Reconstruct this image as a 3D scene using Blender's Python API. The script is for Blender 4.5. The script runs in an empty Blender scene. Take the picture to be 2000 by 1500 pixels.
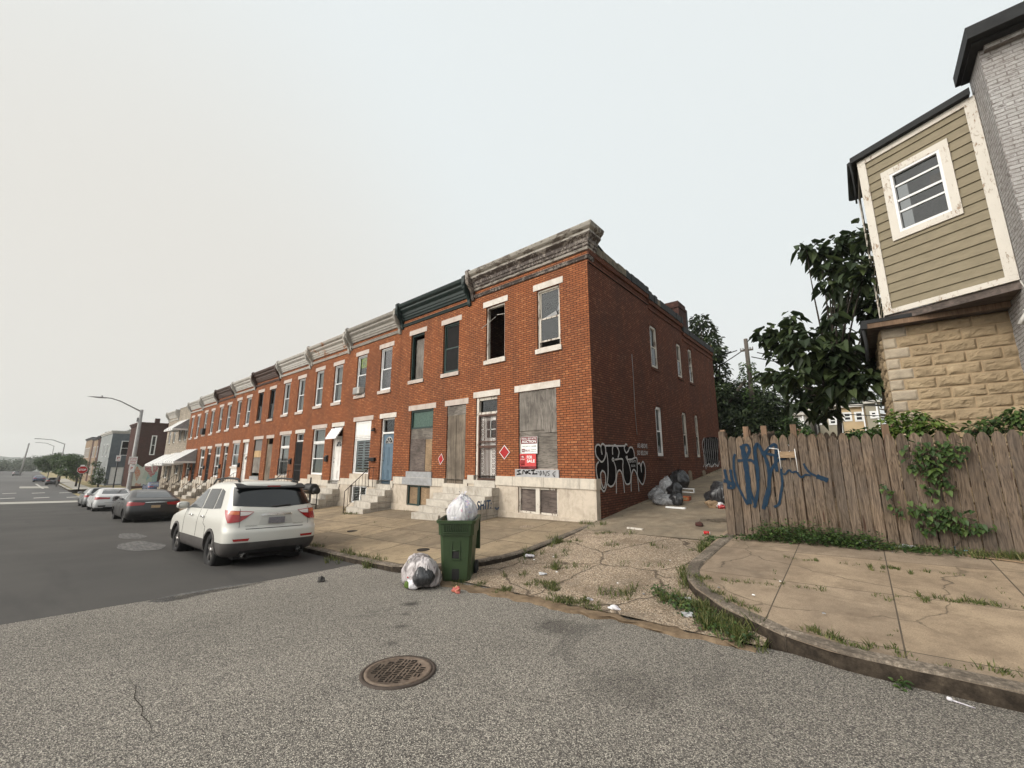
import bpy, bmesh, math, random
import numpy as np
from mathutils import Vector, Matrix, noise
from mathutils.geometry import tessellate_polygon
SC = bpy.context.scene
COL = SC.collection
R_ = random.Random(7)
rad = math.radians

# ---------------------------------------------------------------- camera
FPX, PITCH, YAW = 793.0, math.atan(150/793.0), rad(40.33)
cd = bpy.data.cameras.new('camera'); cam = bpy.data.objects.new('camera', cd); COL.objects.link(cam)
cam.location = (0, 0, 0); cam.rotation_euler = (math.pi/2+PITCH, 0, YAW)
cd.sensor_fit = 'HORIZONTAL'; cd.sensor_width = 36; cd.lens = FPX/2000*36
cd.clip_start = 0.05; cd.clip_end = 6000
SC.camera = cam
# ---------------------------------------------------------------- world, sun, exposure
SUN_EL, SUN_AZ = rad(32), rad(205)     # azimuth of the sun, clockwise from +Y
w = bpy.data.worlds.new('World'); SC.world = w; w.use_nodes = True
nt = w.node_tree; nt.nodes.clear()
def wn(t, **k):
    n = nt.nodes.new(t)
    for a, v in k.items(): setattr(n, a, v)
    return n
sky = wn('ShaderNodeTexSky', sky_type='NISHITA', sun_disc=False, sun_elevation=SUN_EL, sun_rotation=SUN_AZ,
         air_density=1.2, dust_density=6.0, ozone_density=1.0, altitude=50)
tc = wn('ShaderNodeTexCoord')
sep = wn('ShaderNodeSeparateXYZ'); nt.links.new(tc.outputs['Generated'], sep.inputs[0])
rmp = wn('ShaderNodeValToRGB')      # overcast: brighter overhead than near the horizon
rmp.color_ramp.elements[0].position = 0.0; rmp.color_ramp.elements[0].color = (.80, .80, .765, 1)
rmp.color_ramp.elements[1].position = 1.0; rmp.color_ramp.elements[1].color = (.83, .88, .89, 1)
e = rmp.color_ramp.elements.new(0.42); e.color = (.835, .885, .89, 1)
e = rmp.color_ramp.elements.new(0.16); e.color = (.87, .895, .885, 1)
nt.links.new(sep.outputs['Z'], rmp.inputs[0])
scl = wn('ShaderNodeVectorMath', operation='SCALE'); scl.inputs['Scale'].default_value = 10.0
wmx = wn('ShaderNodeMix', data_type='RGBA'); wmr = wn('ShaderNodeMapRange', interpolation_type='SMOOTHSTEP')   # smokier, warmer air down the street (-X)
nt.links.new(sep.outputs['X'], wmr.inputs['Value']); wmr.inputs['From Min'].default_value = -.55; wmr.inputs['From Max'].default_value = -.95
nt.links.new(wmr.outputs[0], wmx.inputs['Factor']); nt.links.new(rmp.outputs[0], wmx.inputs['A']); wmx.inputs['B'].default_value = (.80, .78, .73, 1)
nt.links.new(wmx.outputs['Result'], scl.inputs[0])
# bright lobe added round the unseen sun, out of frame, to lift the lighting
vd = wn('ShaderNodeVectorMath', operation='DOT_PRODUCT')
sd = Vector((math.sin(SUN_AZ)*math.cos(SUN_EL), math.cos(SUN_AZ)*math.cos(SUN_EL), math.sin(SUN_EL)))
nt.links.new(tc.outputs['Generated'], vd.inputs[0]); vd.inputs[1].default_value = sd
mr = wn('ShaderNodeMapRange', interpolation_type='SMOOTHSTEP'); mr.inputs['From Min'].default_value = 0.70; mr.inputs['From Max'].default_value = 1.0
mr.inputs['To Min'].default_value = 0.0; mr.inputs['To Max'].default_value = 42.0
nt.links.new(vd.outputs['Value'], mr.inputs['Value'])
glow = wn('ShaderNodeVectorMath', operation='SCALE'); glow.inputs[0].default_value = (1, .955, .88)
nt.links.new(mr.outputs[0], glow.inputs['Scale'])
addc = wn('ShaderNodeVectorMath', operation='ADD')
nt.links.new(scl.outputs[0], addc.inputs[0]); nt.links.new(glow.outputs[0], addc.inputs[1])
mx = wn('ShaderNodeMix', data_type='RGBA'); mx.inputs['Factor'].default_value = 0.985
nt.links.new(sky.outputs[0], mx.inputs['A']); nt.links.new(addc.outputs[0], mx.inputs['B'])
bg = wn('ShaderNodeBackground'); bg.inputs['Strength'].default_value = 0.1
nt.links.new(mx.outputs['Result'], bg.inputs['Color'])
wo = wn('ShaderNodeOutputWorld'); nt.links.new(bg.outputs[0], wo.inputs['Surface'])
sl = bpy.data.lights.new('sun', 'SUN'); sl.energy = 1.5; sl.angle = rad(14); sl.color = (1, .94, .84)
so = bpy.data.objects.new('sun', sl); COL.objects.link(so); so.rotation_euler = (-sd).to_track_quat('-Z', 'Y').to_euler()
SC.view_settings.view_transform = 'Standard'; SC.view_settings.look = 'None'
SC.view_settings.exposure = 0.0; SC.view_settings.gamma = 1.0
SC.view_settings.use_curve_mapping = False

# ---------------------------------------------------------------- measuring: photo pixel -> point on a real plane
_fh = Vector((-math.sin(YAW), math.cos(YAW), 0)); _r = Vector((math.cos(YAW), math.sin(YAW), 0)); _z = Vector((0, 0, 1))
_F = _fh*math.cos(PITCH)+_z*math.sin(PITCH); _U = -_fh*math.sin(PITCH)+_z*math.cos(PITCH)
def ray(x, y): return _F*FPX+_r*(x-1000)-_U*(y-750)
def at_y(x, y, Y): v = ray(x, y); return v*(Y/v.y)
def at_x(x, y, X): v = ray(x, y); return v*(X/v.x)

# ---------------------------------------------------------------- mesh helper
def ident(a, b, c): return (a, b, c)
class MB:
    def __init__(s, P=None): s.v = []; s.f = []; s.m = []; s.P = P or ident; s.sm = []; s.rc = 0
    def vt(s, p): s.v.append(s.P(*p)); return len(s.v)-1
    def face(s, pts, mi=0, smooth=False):
        s.f.append([s.vt(p) for p in pts]); s.m.append(mi); s.sm.append(smooth)
    def idx(s, ids, mi=0, smooth=False): s.f.append(list(ids)); s.m.append(mi); s.sm.append(smooth)
    def box(s, a0, a1, b0, b1, c0, c1, mi=0):
        q = [s.vt((a, b, c)) for c in (c0, c1) for (a, b) in ((a0, b0), (a1, b0), (a1, b1), (a0, b1))]
        for f in ((0, 3, 2, 1), (4, 5, 6, 7), (0, 1, 5, 4), (1, 2, 6, 5), (2, 3, 7, 6), (3, 0, 4, 7)): s.idx([q[i] for i in f], mi)
    def prism(s, poly, lo, hi, ax=0, mi=0):   # poly in the two other axes, extruded along ax
        def mk(p, t):
            l = list(p); l.insert(ax, t); return tuple(l)
        A = [s.vt(mk(p, lo)) for p in poly]; B = [s.vt(mk(p, hi)) for p in poly]
        s.idx(A[::-1], mi); s.idx(B, mi); n = len(poly)
        for i in range(n): s.idx([A[i], A[(i+1) % n], B[(i+1) % n], B[i]], mi)
    def tube(s, pts, r, n=8, mi=0, cap=True, smooth=True):
        pts = [Vector(p) for p in pts]; rs = r if isinstance(r, (list, tuple)) else [r]*len(pts)
        prev = None; rings = []
        for i, p in enumerate(pts):
            t = (pts[min(i+1, len(pts)-1)]-pts[max(i-1, 0)])
            if t.length < 1e-9: t = Vector((0, 0, 1))
            t.normalize()
            a = prev if prev is not None else (Vector((0, 0, 1)) if abs(t.z) < .9 else Vector((1, 0, 0)))
            u = (a-t*a.dot(t)); u = u.normalized() if u.length > 1e-6 else t.orthogonal().normalized()
            prev = u; v = t.cross(u)
            rings.append([s.vt(tuple(p+(u*math.cos(k*2*math.pi/n)+v*math.sin(k*2*math.pi/n))*rs[i])) for k in range(n)])
        for a, b in zip(rings, rings[1:]):
            for k in range(n): s.idx([a[k], a[(k+1) % n], b[(k+1) % n], b[k]], mi, smooth)
        if cap: s.idx(rings[0][::-1], mi); s.idx(rings[-1], mi)
    def revolve(s, prof, c=(0, 0, 0), ax='z', n=24, mi=0, smooth=True, caps=True):
        rings = []
        for (r, h) in prof:
            ring = []
            for k in range(n):
                a = 2*math.pi*k/n; x, y = r*math.cos(a), r*math.sin(a)
                p = (x, y, h) if ax == 'z' else ((x, h, y) if ax == 'y' else (h, x, y))
                ring.append(s.vt((p[0]+c[0], p[1]+c[1], p[2]+c[2])))
            rings.append(ring)
        for a, b in zip(rings, rings[1:]):
            for k in range(n): s.idx([a[k], a[(k+1) % n], b[(k+1) % n], b[k]], mi, smooth)
        if caps: s.idx(rings[0][::-1], mi); s.idx(rings[-1], mi)
    def grid(s, fn, nu, nv, mi=0, smooth=True, keep=None):
        I = [[s.vt(fn(i/nu, j/nv)) for j in range(nv+1)] for i in range(nu+1)]
        for i in range(nu):
            for j in range(nv):
                if keep is None or keep((i+.5)/nu, (j+.5)/nv): s.idx([I[i][j], I[i+1][j], I[i+1][j+1], I[i][j+1]], mi, smooth)
        return I
    def wall(s, u0, u1, z0, z1, holes, t, d=0.0, mi=0, rmi=None):   # (u, d, z); openings with reveals t deep
        us = sorted({u0, u1, *[h[0] for h in holes], *[h[1] for h in holes]}); zs = sorted({z0, z1, *[h[2] for h in holes], *[h[3] for h in holes]})
        for a, b in zip(us, us[1:]):
            for c, e in zip(zs, zs[1:]):
                m, n = (a+b)/2, (c+e)/2
                if any(h[0] < m < h[1] and h[2] < n < h[3] for h in holes): continue
                s.face([(a, d, c), (b, d, c), (b, d, e), (a, d, e)], mi)
        r = mi if rmi is None else rmi
        for (a, b, c, e) in [h[:4] for h in holes]:
            for p, q in (((a, c), (b, c)), ((b, c), (b, e)), ((b, e), (a, e)), ((a, e), (a, c))):
                s.face([(p[0], d, p[1]), (p[0], d-t, p[1]), (q[0], d-t, q[1]), (q[0], d, q[1])], r)
    def sweep(s, path, prof, mi=0, smooth=False, caps=True, zf=None, closed=True, mis=None):   # path of (x, y); prof of (d, z), d to the right of travel
        n = len(path); rings = []
        for i in range(n):
            d0 = Vector((path[i][0]-path[i-1][0], path[i][1]-path[i-1][1])) if i else None
            d1 = Vector((path[i+1][0]-path[i][0], path[i+1][1]-path[i][1])) if i < n-1 else None
            if d0 is None: d0 = d1
            if d1 is None: d1 = d0
            d0 = d0.normalized(); d1 = d1.normalized()
            n0 = Vector((d0.y, -d0.x)); n1 = Vector((d1.y, -d1.x)); m = (n0+n1).normalized(); m = m/max(.3, m.dot(n0))
            ring = []
            for (d, z) in prof:
                x, y = path[i][0]+m.x*d, path[i][1]+m.y*d
                ring.append(s.vt((x, y, z+(zf(path[i][0], path[i][1]) if zf else 0))))
            rings.append(ring)
        k = len(prof)
        for a, b in zip(rings, rings[1:]):
            for j in range(k if closed else k-1): s.idx([a[j], b[j], b[(j+1) % k], a[(j+1) % k]], mis[j] if mis else mi, smooth)
        if caps and closed: s.idx(rings[0], mi); s.idx(rings[-1][::-1], mi)
    def ribbon(s, pts, wd, mi=0):   # a painted stroke in (u, z) of the plane (u, d, z), with d fixed by caller through P
        pts = [Vector((p[0], p[1])) for p in pts]; s.rc += 1; dd = s.rc*.0005
        if len(pts) > 2:            # smooth it
            q = []
            for i in range(len(pts)-1):
                p0 = pts[max(i-1, 0)]; p1 = pts[i]; p2 = pts[i+1]; p3 = pts[min(i+2, len(pts)-1)]
                for k in range(5):
                    t = k/5; q.append(.5*((2*p1)+(p2-p0)*t+(2*p0-5*p1+4*p2-p3)*t*t+(3*p1-p0-3*p2+p3)*t**3))
            q.append(pts[-1]); pts = q
        L = []
        for i, p in enumerate(pts):
            t = pts[min(i+1, len(pts)-1)]-pts[max(i-1, 0)]; t = t.normalized() if t.length > 1e-9 else Vector((1, 0))
            nn = Vector((-t.y, t.x))*wd/2*(1+.12*math.sin(i*1.7)); L.append((s.vt((p.x+nn.x, dd, p.y+nn.y)), s.vt((p.x-nn.x, dd, p.y-nn.y))))
        for a, b in zip(L, L[1:]): s.idx([a[0], a[1], b[1], b[0]], mi)
    def poly(s, loops, mi=0):       # filled (u, z) outline with holes
        tri = tessellate_polygon([[Vector((p[0], p[1], 0)) for p in l] for l in loops]); flat = [p for l in loops for p in l]
        ids = [s.vt((p[0], 0, p[1])) for p in flat]
        for t in tri: s.idx([ids[i] for i in t], mi)
    def build(s, name, mats, parent=None, loc=None, rot=None, recalc=False):
        me = bpy.data.meshes.new(name); me.from_pydata(s.v, [], s.f)
        for m in (mats if isinstance(mats, (list, tuple)) else [mats]): me.materials.append(m)
        me.polygons.foreach_set('material_index', s.m); me.polygons.foreach_set('use_smooth', s.sm); me.update()
        if recalc:
            bm = bmesh.new(); bm.from_mesh(me); bmesh.ops.recalc_face_normals(bm, faces=bm.faces); bm.to_mesh(me); bm.free()
        o = bpy.data.objects.new(name, me); COL.objects.link(o)
        if parent: o.parent = parent
        if loc: o.location = loc
        if rot: o.rotation_euler = rot
        return o
def tag(o, label=None, cat=None, group=None, kind=None):
    if label: o['label'] = label
    if cat: o['category'] = cat
    if group: o['group'] = group
    if kind: o['kind'] = kind
    return o
def thing(name, label, cat, loc=(0, 0, 0), rz=0, group=None):
    o = bpy.data.objects.new(name, None); COL.objects.link(o); o.location = loc; o.rotation_euler = (0, 0, rz)
    o.empty_display_size = .2
    return tag(o, label, cat, group)
def struct(o): o['kind'] = 'structure'; return o
def text_into(mb, s, x0, z0, w_, h_, mi=0, bold=0.0, d=0.0, shear=0.0):  # lettering fitted to a box in (u, z)
    c = bpy.data.curves.new('t', 'FONT'); c.body = s; c.offset = bold; c.resolution_u = 3
    o = bpy.data.objects.new('t', c); COL.objects.link(o); bpy.context.view_layer.update()
    me = o.to_mesh(); V = [v.co.copy() for v in me.vertices]; Fc = [list(p.vertices) for p in me.polygons]; o.to_mesh_clear()
    bpy.data.objects.remove(o); bpy.data.curves.remove(c)
    if not V: return
    xa, xb = min(v.x for v in V), max(v.x for v in V); ya, yb = min(v.y for v in V), max(v.y for v in V)
    ids = [mb.vt((x0+((v.x-xa)+(v.y-ya)*shear)/(xb-xa)*w_, d, z0+(v.y-ya)/(yb-ya)*h_)) for v in V]
    for f in Fc: mb.idx([ids[i] for i in f], mi)

# ---------------------------------------------------------------- materials
MATS = {}
class NG:
    def __init__(s, name, rough=.8, spec=.3):
        s.mat = bpy.data.materials.new(name); s.mat.use_nodes = True; s.t = s.mat.node_tree; s.b = s.t.nodes['Principled BSDF']
        s.b.inputs['Roughness'].default_value = rough; s.b.inputs['Specular IOR Level'].default_value = spec
        s.pos = s.n('ShaderNodeNewGeometry').outputs['Position']; s.tc = s.n('ShaderNodeTexCoord')
        MATS[name] = s.mat
    def n(s, t, **k):
        n = s.t.nodes.new(t)
        for a, v in k.items(): setattr(n, a, v)
        return n
    def l(s, a, b): s.t.links.new(a, b)
    def noise(s, scale, detail=4, rough=.6, vec=None, stretch=None, dist=0.0, dim='3D'):
        n = s.n('ShaderNodeTexNoise'); n.inputs['Scale'].default_value = scale; n.inputs['Detail'].default_value = detail
        n.inputs['Roughness'].default_value = rough; n.inputs['Distortion'].default_value = dist
        v = vec or s.pos
        if stretch:
            m = s.n('ShaderNodeVectorMath', operation='MULTIPLY'); s.l(v, m.inputs[0]); m.inputs[1].default_value = stretch; v = m.outputs[0]
        s.l(v, n.inputs['Vector']); return n.outputs['Fac']
    def ramp(s, fac, stops, const=False):
        r = s.n('ShaderNodeValToRGB'); el = r.color_ramp.elements
        if const: r.color_ramp.interpolation = 'CONSTANT'
        for i, (p, c) in enumerate(stops):
            c = (c, c, c) if isinstance(c, (int, float)) else c
            q = el[i] if i < 2 else el.new(p)
            q.position = p; q.color = (*c, 1)
        s.l(fac, r.inputs[0]); return r.outputs[0]
    def mix(s, fac, a, b, mode='MIX'):
        m = s.n('ShaderNodeMix', data_type='RGBA', blend_type=mode)
        for k, v in (('Factor', fac), ('A', a), ('B', b)):
            i = m.inputs[k] if k != 'Factor' else m.inputs[0]
            if k == 'A': i = m.inputs[6]
            if k == 'B': i = m.inputs[7]
            if hasattr(v, 'links'): s.l(v, i)
            elif isinstance(v, (int, float)): i.default_value = v if k == 'Factor' else (v, v, v, 1)
            else: i.default_value = (*v, 1)
        return m.outputs[2]
    def math(s, op, a, b=None):
        m = s.n('ShaderNodeMath', operation=op)
        for i, v in enumerate((a, b)):
            if v is None: continue
            if hasattr(v, 'links'): s.l(v, m.inputs[i])
            else: m.inputs[i].default_value = v
        return m.outputs[0]
    def col(s, c):
        if hasattr(c, 'links'): s.l(c, s.b.inputs['Base Color'])
        else: s.b.inputs['Base Color'].default_value = (*c, 1)
    def bump(s, h, dist=.01, strength=.6):
        b = s.n('ShaderNodeBump'); b.inputs['Distance'].default_value = dist; b.inputs['Strength'].default_value = strength
        s.l(h, b.inputs['Height']); s.l(b.outputs[0], s.b.inputs['Normal'])
    def wallvec(s):     # (along the wall, up, 0) for axis-aligned walls
        g = s.n('ShaderNodeNewGeometry'); sp = s.n('ShaderNodeSeparateXYZ'); s.l(g.outputs['Position'], sp.inputs[0])
        sn = s.n('ShaderNodeSeparateXYZ'); s.l(g.outputs['True Normal'], sn.inputs[0])
        ax = s.math('ABSOLUTE', sn.outputs['X']); ay = s.math('ABSOLUTE', sn.outputs['Y']); gt = s.math('GREATER_THAN', ax, ay)
        m = s.n('ShaderNodeMix'); s.l(gt, m.inputs[0]); s.l(sp.outputs['X'], m.inputs[2]); s.l(sp.outputs['Y'], m.inputs[3])
        c = s.n('ShaderNodeCombineXYZ'); s.l(m.outputs[0], c.inputs[0]); s.l(sp.outputs['Z'], c.inputs[1]); return c.outputs[0]
    def brick(s, vec, c1, c2, mo, bw, bh, mort, off=.5, bias=0.0, smooth=.1):
        b = s.n('ShaderNodeTexBrick', offset=off, squash=1); s.l(vec, b.inputs['Vector'])
        for k, v in (('Color1', c1), ('Color2', c2), ('Mortar', mo)):
            if hasattr(v, 'links'): s.l(v, b.inputs[k])
            else: b.inputs[k].default_value = (*v, 1)
        b.inputs['Scale'].default_value = 1; b.inputs['Mortar Size'].default_value = mort; b.inputs['Mortar Smooth'].default_value = smooth
        b.inputs['Bias'].default_value = bias; b.inputs['Brick Width'].default_value = bw; b.inputs['Row Height'].default_value = bh
        return b.outputs['Color'], b.outputs['Fac']
def plain(name, c1, c2=None, scale=6, rough=.7, bump=0.0, spec=.3, metal=0, stretch=None, c3=None):
    g = NG(name, rough, spec); c2 = c2 or tuple(x*.72 for x in c1)
    f = g.noise(scale, 6, .65, stretch=stretch); st = [(.3, c2), (.62, c1)]
    if c3: st.append((.75, c3))
    g.col(g.ramp(f, st)); g.b.inputs['Metallic'].default_value = metal
    if bump: g.bump(g.noise(scale*4, 5, .6, stretch=stretch), bump)
    return g.mat
def brickmat(name, c1, c2, c3, mo, dirt=.35, bw=.215, bh=.0665, mort=.006, white=0.0, stain=(.05, .035, .03), flecks=False):
    g = NG(name, .9, .08); v = g.wallvec()
    a = g.mix(g.math('MULTIPLY', g.noise(9, 2), 1.0), c1, c2)
    c, f = g.brick(v, a, c2, mo, bw, bh, mort, smooth=.3)
    c_b, _ = g.brick(v, (1, 1, 1), (0, 0, 0), (.5, .5, .5), bw, bh, mort)
    wn_ = g.n('ShaderNodeTexWhiteNoise', noise_dimensions='2D')
    q = g.n('ShaderNodeVectorMath', operation='DIVIDE'); g.l(v, q.inputs[0]); q.inputs[1].default_value = (bw*.5, bh, 1)
    fl = g.n('ShaderNodeVectorMath', operation='FLOOR'); g.l(q.outputs[0], fl.inputs[0]); g.l(fl.outputs[0], wn_.inputs['Vector'])
    spk = g.math('MULTIPLY', g.ramp(wn_.outputs['Value'], [(.82, 0.0), (.90, .8)]), g.math('SUBTRACT', 1.0, f))
    c = g.mix(spk, c, c3)
    c = g.mix(g.math('MULTIPLY', g.ramp(g.noise(.9, 6, .7, stretch=(1.6, 1.6, .22)), [(.50, 0.0), (.68, 1.0)]), dirt*.9), c, stain)
    c = g.mix(g.math('MULTIPLY', g.ramp(g.noise(1.1, 5, .6, stretch=(1, 1, .6)), [(.38, 1.0), (.62, 0.0)]), dirt), c, stain)
    c = g.mix(g.math('MULTIPLY', g.ramp(g.noise(70, 3, .7), [(.35, 1.0), (.6, 0.0)]), .30), c, (.03, .02, .02))
    if flecks:
        c = g.mix(g.math('MULTIPLY', g.ramp(g.noise(7, 6, .75, stretch=(1, 1, 4.5)), [(.54, 0.0), (.62, 1.0)]), .8), c, (.085, .065, .06)); c = g.mix(g.math('MULTIPLY', g.ramp(g.noise(13, 5, .7, stretch=(1, 1, 2)), [(.50, 0.0), (.7, 1.0)]), .35), c, (.5, .49, .5))
    if white: c = g.mix(g.math('MULTIPLY', g.ramp(g.noise(2.3, 8, .75), [(.60, 0.0), (.72, 1.0)]), white), c, (.42, .36, .32))
    g.col(c); g.bump(g.math('SUBTRACT', g.noise(60, 3), f), .006, .8); return g.mat
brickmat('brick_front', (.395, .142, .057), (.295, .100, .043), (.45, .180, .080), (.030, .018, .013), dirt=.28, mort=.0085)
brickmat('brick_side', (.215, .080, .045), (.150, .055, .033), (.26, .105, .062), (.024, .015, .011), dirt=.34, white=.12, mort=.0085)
brickmat('brick_corner', (.34, .105, .040), (.26, .072, .030), (.40, .14, .06), (.050, .030, .025), dirt=.3)
brickmat('brick_brown', (.095, .042, .034), (.065, .028, .024), (.13, .06, .046), (.05, .035, .03), dirt=.4)
brickmat('brick_gray_paint', (.44, .435, .425), (.39, .385, .375), (.48, .475, .465), (.21, .195, .185), dirt=.30, stain=(.20, .165, .15), flecks=True, white=.0, mort=.009)
brickmat('formstone', (.44, .38, .30), (.33, .29, .24), (.52, .45, .35), (.20, .17, .14), dirt=.2, bw=.42, bh=.17, mort=.012)
brickmat('tan_brick', (.36, .27, .19), (.30, .22, .15), (.42, .33, .24), (.2, .16, .12), dirt=.2)
def peel(name, paint, under, amt=.5, stretch=(1, 1, .25), rough=.6, sc=14):
    g = NG(name, rough, .3); f = g.noise(sc, 8, .75, stretch=stretch, dist=.6)
    big = g.noise(1.7, 3)
    f2 = g.math('ADD', f, g.math('MULTIPLY', g.math('SUBTRACT', big, .5), .5))
    m = g.ramp(f2, [(amt-.03, 1.0), (amt+.03, 0.0)])
    p2 = g.mix(g.noise(3, 5), tuple(x*.8 for x in paint), paint)
    g.col(g.mix(m, p2, under)); g.bump(g.math('SUBTRACT', g.noise(sc*2, 4, .7, stretch=stretch), m), .004); return g.mat
peel('peeling_white', (.60, .55, .48), (.17, .125, .10), .43)
peel('peeling_cornice', (.36, .325, .275), (.075, .056, .046), .53, stretch=(1, 1, 1), sc=10)
peel('peeling_trim', (.58, .54, .48), (.27, .19, .13), .395, sc=28, stretch=(1, 1, .35))
peel('paint_gray', (.38, .38, .39), (.30, .28, .26), .36)
plain('cornice_gray', (.30, .28, .25), (.20, .185, .165), 5, .65)
plain('cornice_light', (.46, .44, .41), (.34, .32, .29), 5, .65)
peel('cornice_rust', (.42, .39, .35), (.26, .12, .06), .40, stretch=(.4, 1, 1), sc=5)
plain('cornice_green', (.012, .024, .022), (.007, .014, .014), 4, .55)
plain('cornice_brown', (.075, .042, .032), (.045, .026, .022), 4, .55)
plain('tar', (.018, .019, .020), (.010, .010, .011), 5, .75, .004)
plain('tar_worn', (.17, .14, .10), (.05, .045, .035), 6, .85, .006)
plain('roof_felt', (.05, .05, .052), (.035, .035, .036), 2, .9)
plain('white_paint', (.74, .73, .71), (.62, .60, .57), 5, .45)
plain('vinyl_white', (.66, .66, .66), (.58, .58, .57), 3, .4)
plain('green_frame', (.022, .045, .040), (.012, .025, .022), 12, .5)
plain('black_iron', (.016, .015, .015), (.010, .009, .009), 12, .5)
plain('rust_iron', (.085, .042, .030), (.05, .026, .02), 12, .65)
plain('rail_iron', (.045, .03, .026), (.025, .02, .018), 14, .6)
plain('dark_void', (.012, .011, .011), (.006, .006, .006), 2, .95)
plain('interior_gray', (.16, .15, .145), (.11, .105, .10), 1.5, .9)
plain('blue_door', (.095, .145, .19), (.075, .115, .155), 3, .5)
plain('white_door', (.70, .67, .64), (.58, .55, .52), 3, .5)
plain('curtain_white', (.55, .53, .50), (.38, .37, .35), 6, .9, stretch=(8, 1, .2))
plain('curtain_purple', (.20, .14, .16), (.10, .07, .085), 6, .9, stretch=(8, 1, .2))
plain('curtain_dark', (.06, .05, .05), (.03, .026, .026), 6, .9, stretch=(8, 1, .2))
g = NG('lime_cloth', .9, .1); g.col(g.ramp(g.noise(9, 2, stretch=(1.4, 1, .8)), [(.47, (.50, .60, .02)), (.52, (.05, .12, .03)), (.6, (.55, .62, .03))], True))
def marble(name, a, b, stain, joints=None):
    g = NG(name, .6, .35); c = g.ramp(g.noise(2.2, 7, .7, dist=1.2), [(.35, b), (.6, a)])
    s_ = g.ramp(g.noise(5, 7, .75, stretch=(1, 1, .35)), [(.5, 0.0), (.66, 1.0)]); c = g.mix(g.math('MULTIPLY', s_, .55), c, stain)
    if joints:
        cc, f = g.brick(g.wallvec(), (1, 1, 1), (.8, .8, .8), (0, 0, 0), joints[0], joints[1], .006); c = g.mix(g.math('MULTIPLY', f, .8), c, (.07, .06, .05))
    g.col(c); g.bump(g.noise(30, 5), .003); return g.mat
marble('marble', (.50, .43, .35), (.39, .33, .265), (.22, .18, .14))
marble('marble_course', (.54, .485, .41), (.43, .385, .325), (.26, .23, .20), (1.15, 5.0))
marble('marble_step', (.48, .44, .385), (.34, .305, .26), (.15, .125, .10))
marble('marble_step_side', (.42, .38, .33), (.30, .27, .23), (.12, .10, .085), (.62, .20))
marble('lintel_white', (.56, .52, .47), (.47, .42, .37), (.36, .29, .23))
marble('lintel_pink', (.46, .39, .345), (.38, .32, .28), (.30, .22, .18))
plain('sill_gray', (.30, .30, .305), (.22, .22, .22), 7, .7)
def ply(name, a, b, st=(1, 1, .07), sc=16, dist=2.5):
    g = NG(name, .85, .15); f = g.noise(sc, 7, .7, stretch=st, dist=dist); big = g.noise(1.6, 4)
    c = g.ramp(f, [(.3, b), (.55, a), (.7, tuple(x*1.25 for x in a))]); c = g.mix(g.math('MULTIPLY', g.ramp(big, [(.4, 1.0), (.65, 0.0)]), .5), c, tuple(x*.45 for x in b))
    g.col(c); g.bump(f, .006); return g.mat
ply('ply_gray', (.24, .215, .19), (.060, .051, .045), st=(1, 1, .10), sc=9, dist=3.5)
ply('ply_gray_h', (.22, .195, .17), (.055, .047, .041), st=(.12, 1, 1.3), sc=9, dist=3.5)
ply('ply_stained', (.15, .12, .105), (.055, .045, .042), st=(.15, 1, .9), sc=11)
ply('ply_tan', (.30, .21, .13), (.16, .11, .07), st=(.2, 1, 1))
ply('ply_fresh', (.48, .33, .18), (.36, .24, .13), st=(.2, 1, .6))
ply('plank_gray', (.22, .18, .14), (.075, .06, .048), st=(1, 1, .035), sc=26, dist=1.0)
ply('plank_brown', (.20, .13, .085), (.10, .065, .045))
g = NG('green_glass_paint', .5, .4); g.col(g.ramp(g.noise(14, 8, .8, stretch=(1, 1, 1)), [(.4, (.025, .06, .045)), (.62, (.055, .10, .08)), (.7, (.26, .25, .19))]))
def glassmat(name, tint=(.75, .8, .8), ior=1.5, tr=.9):
    g = NG(name, .05); t = g.t; t.nodes.remove(g.b); out = [n for n in t.nodes if n.type == 'OUTPUT_MATERIAL'][0]
    gl = g.n('ShaderNodeBsdfGlossy'); gl.inputs['Roughness'].default_value = .03; gl.inputs['Color'].default_value = (.9, .93, .95, 1)
    tp = g.n('ShaderNodeBsdfTransparent'); tp.inputs['Color'].default_value = (*[x*tr for x in tint], 1)
    fr = g.n('ShaderNodeFresnel'); fr.inputs['IOR'].default_value = ior
    bp = g.n('ShaderNodeBump'); bp.inputs['Distance'].default_value = .02; bp.inputs['Strength'].default_value = .25
    g.l(g.noise(2.2, 2), bp.inputs['Height']); g.l(bp.outputs[0], gl.inputs['Normal'])
    m = g.n('ShaderNodeMixShader'); g.l(fr.outputs[0], m.inputs[0]); g.l(tp.outputs[0], m.inputs[1]); g.l(gl.outputs[0], m.inputs[2]); g.l(m.outputs[0], out.inputs[0]); return g.mat
glassmat('glass', ior=1.65)
glassmat('glass_murky', (.45, .44, .42), 1.45, .6)
def coat(name, c, rough=.35, metal=0.0, cc=1.0, fl=0.0):
    g = NG(name, rough, .5); g.col(g.mix(g.math('MULTIPLY', g.noise(1.4, 4), .25), c, tuple(x*.8 for x in c))); g.b.inputs['Metallic'].default_value = metal
    g.b.inputs['Coat Weight'].default_value = cc*.45; g.b.inputs['Coat Roughness'].default_value = .10; return g.mat
coat('car_white', (.55, .535, .49)); coat('car_white_cool', (.52, .52, .52)); coat('car_gray', (.034, .032, .032), .4, .5); coat('car_silver', (.22, .22, .22), .4, .5)
coat('car_black', (.015, .016, .02), .4, .2); coat('car_glass', (.006, .007, .008), .12, 0, .5); coat('car_glass_light', (.05, .055, .06), .1, 0, 1); coat('car_blue', (.05, .07, .14), .4, .2)
coat('lamp_red', (.30, .012, .014), .2); coat('lamp_white', (.62, .55, .52), .2); coat('lamp_amber', (.45, .10, .03), .2)
plain('clad_gray', (.070, .063, .060), (.052, .047, .044), 6, .6)
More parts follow.
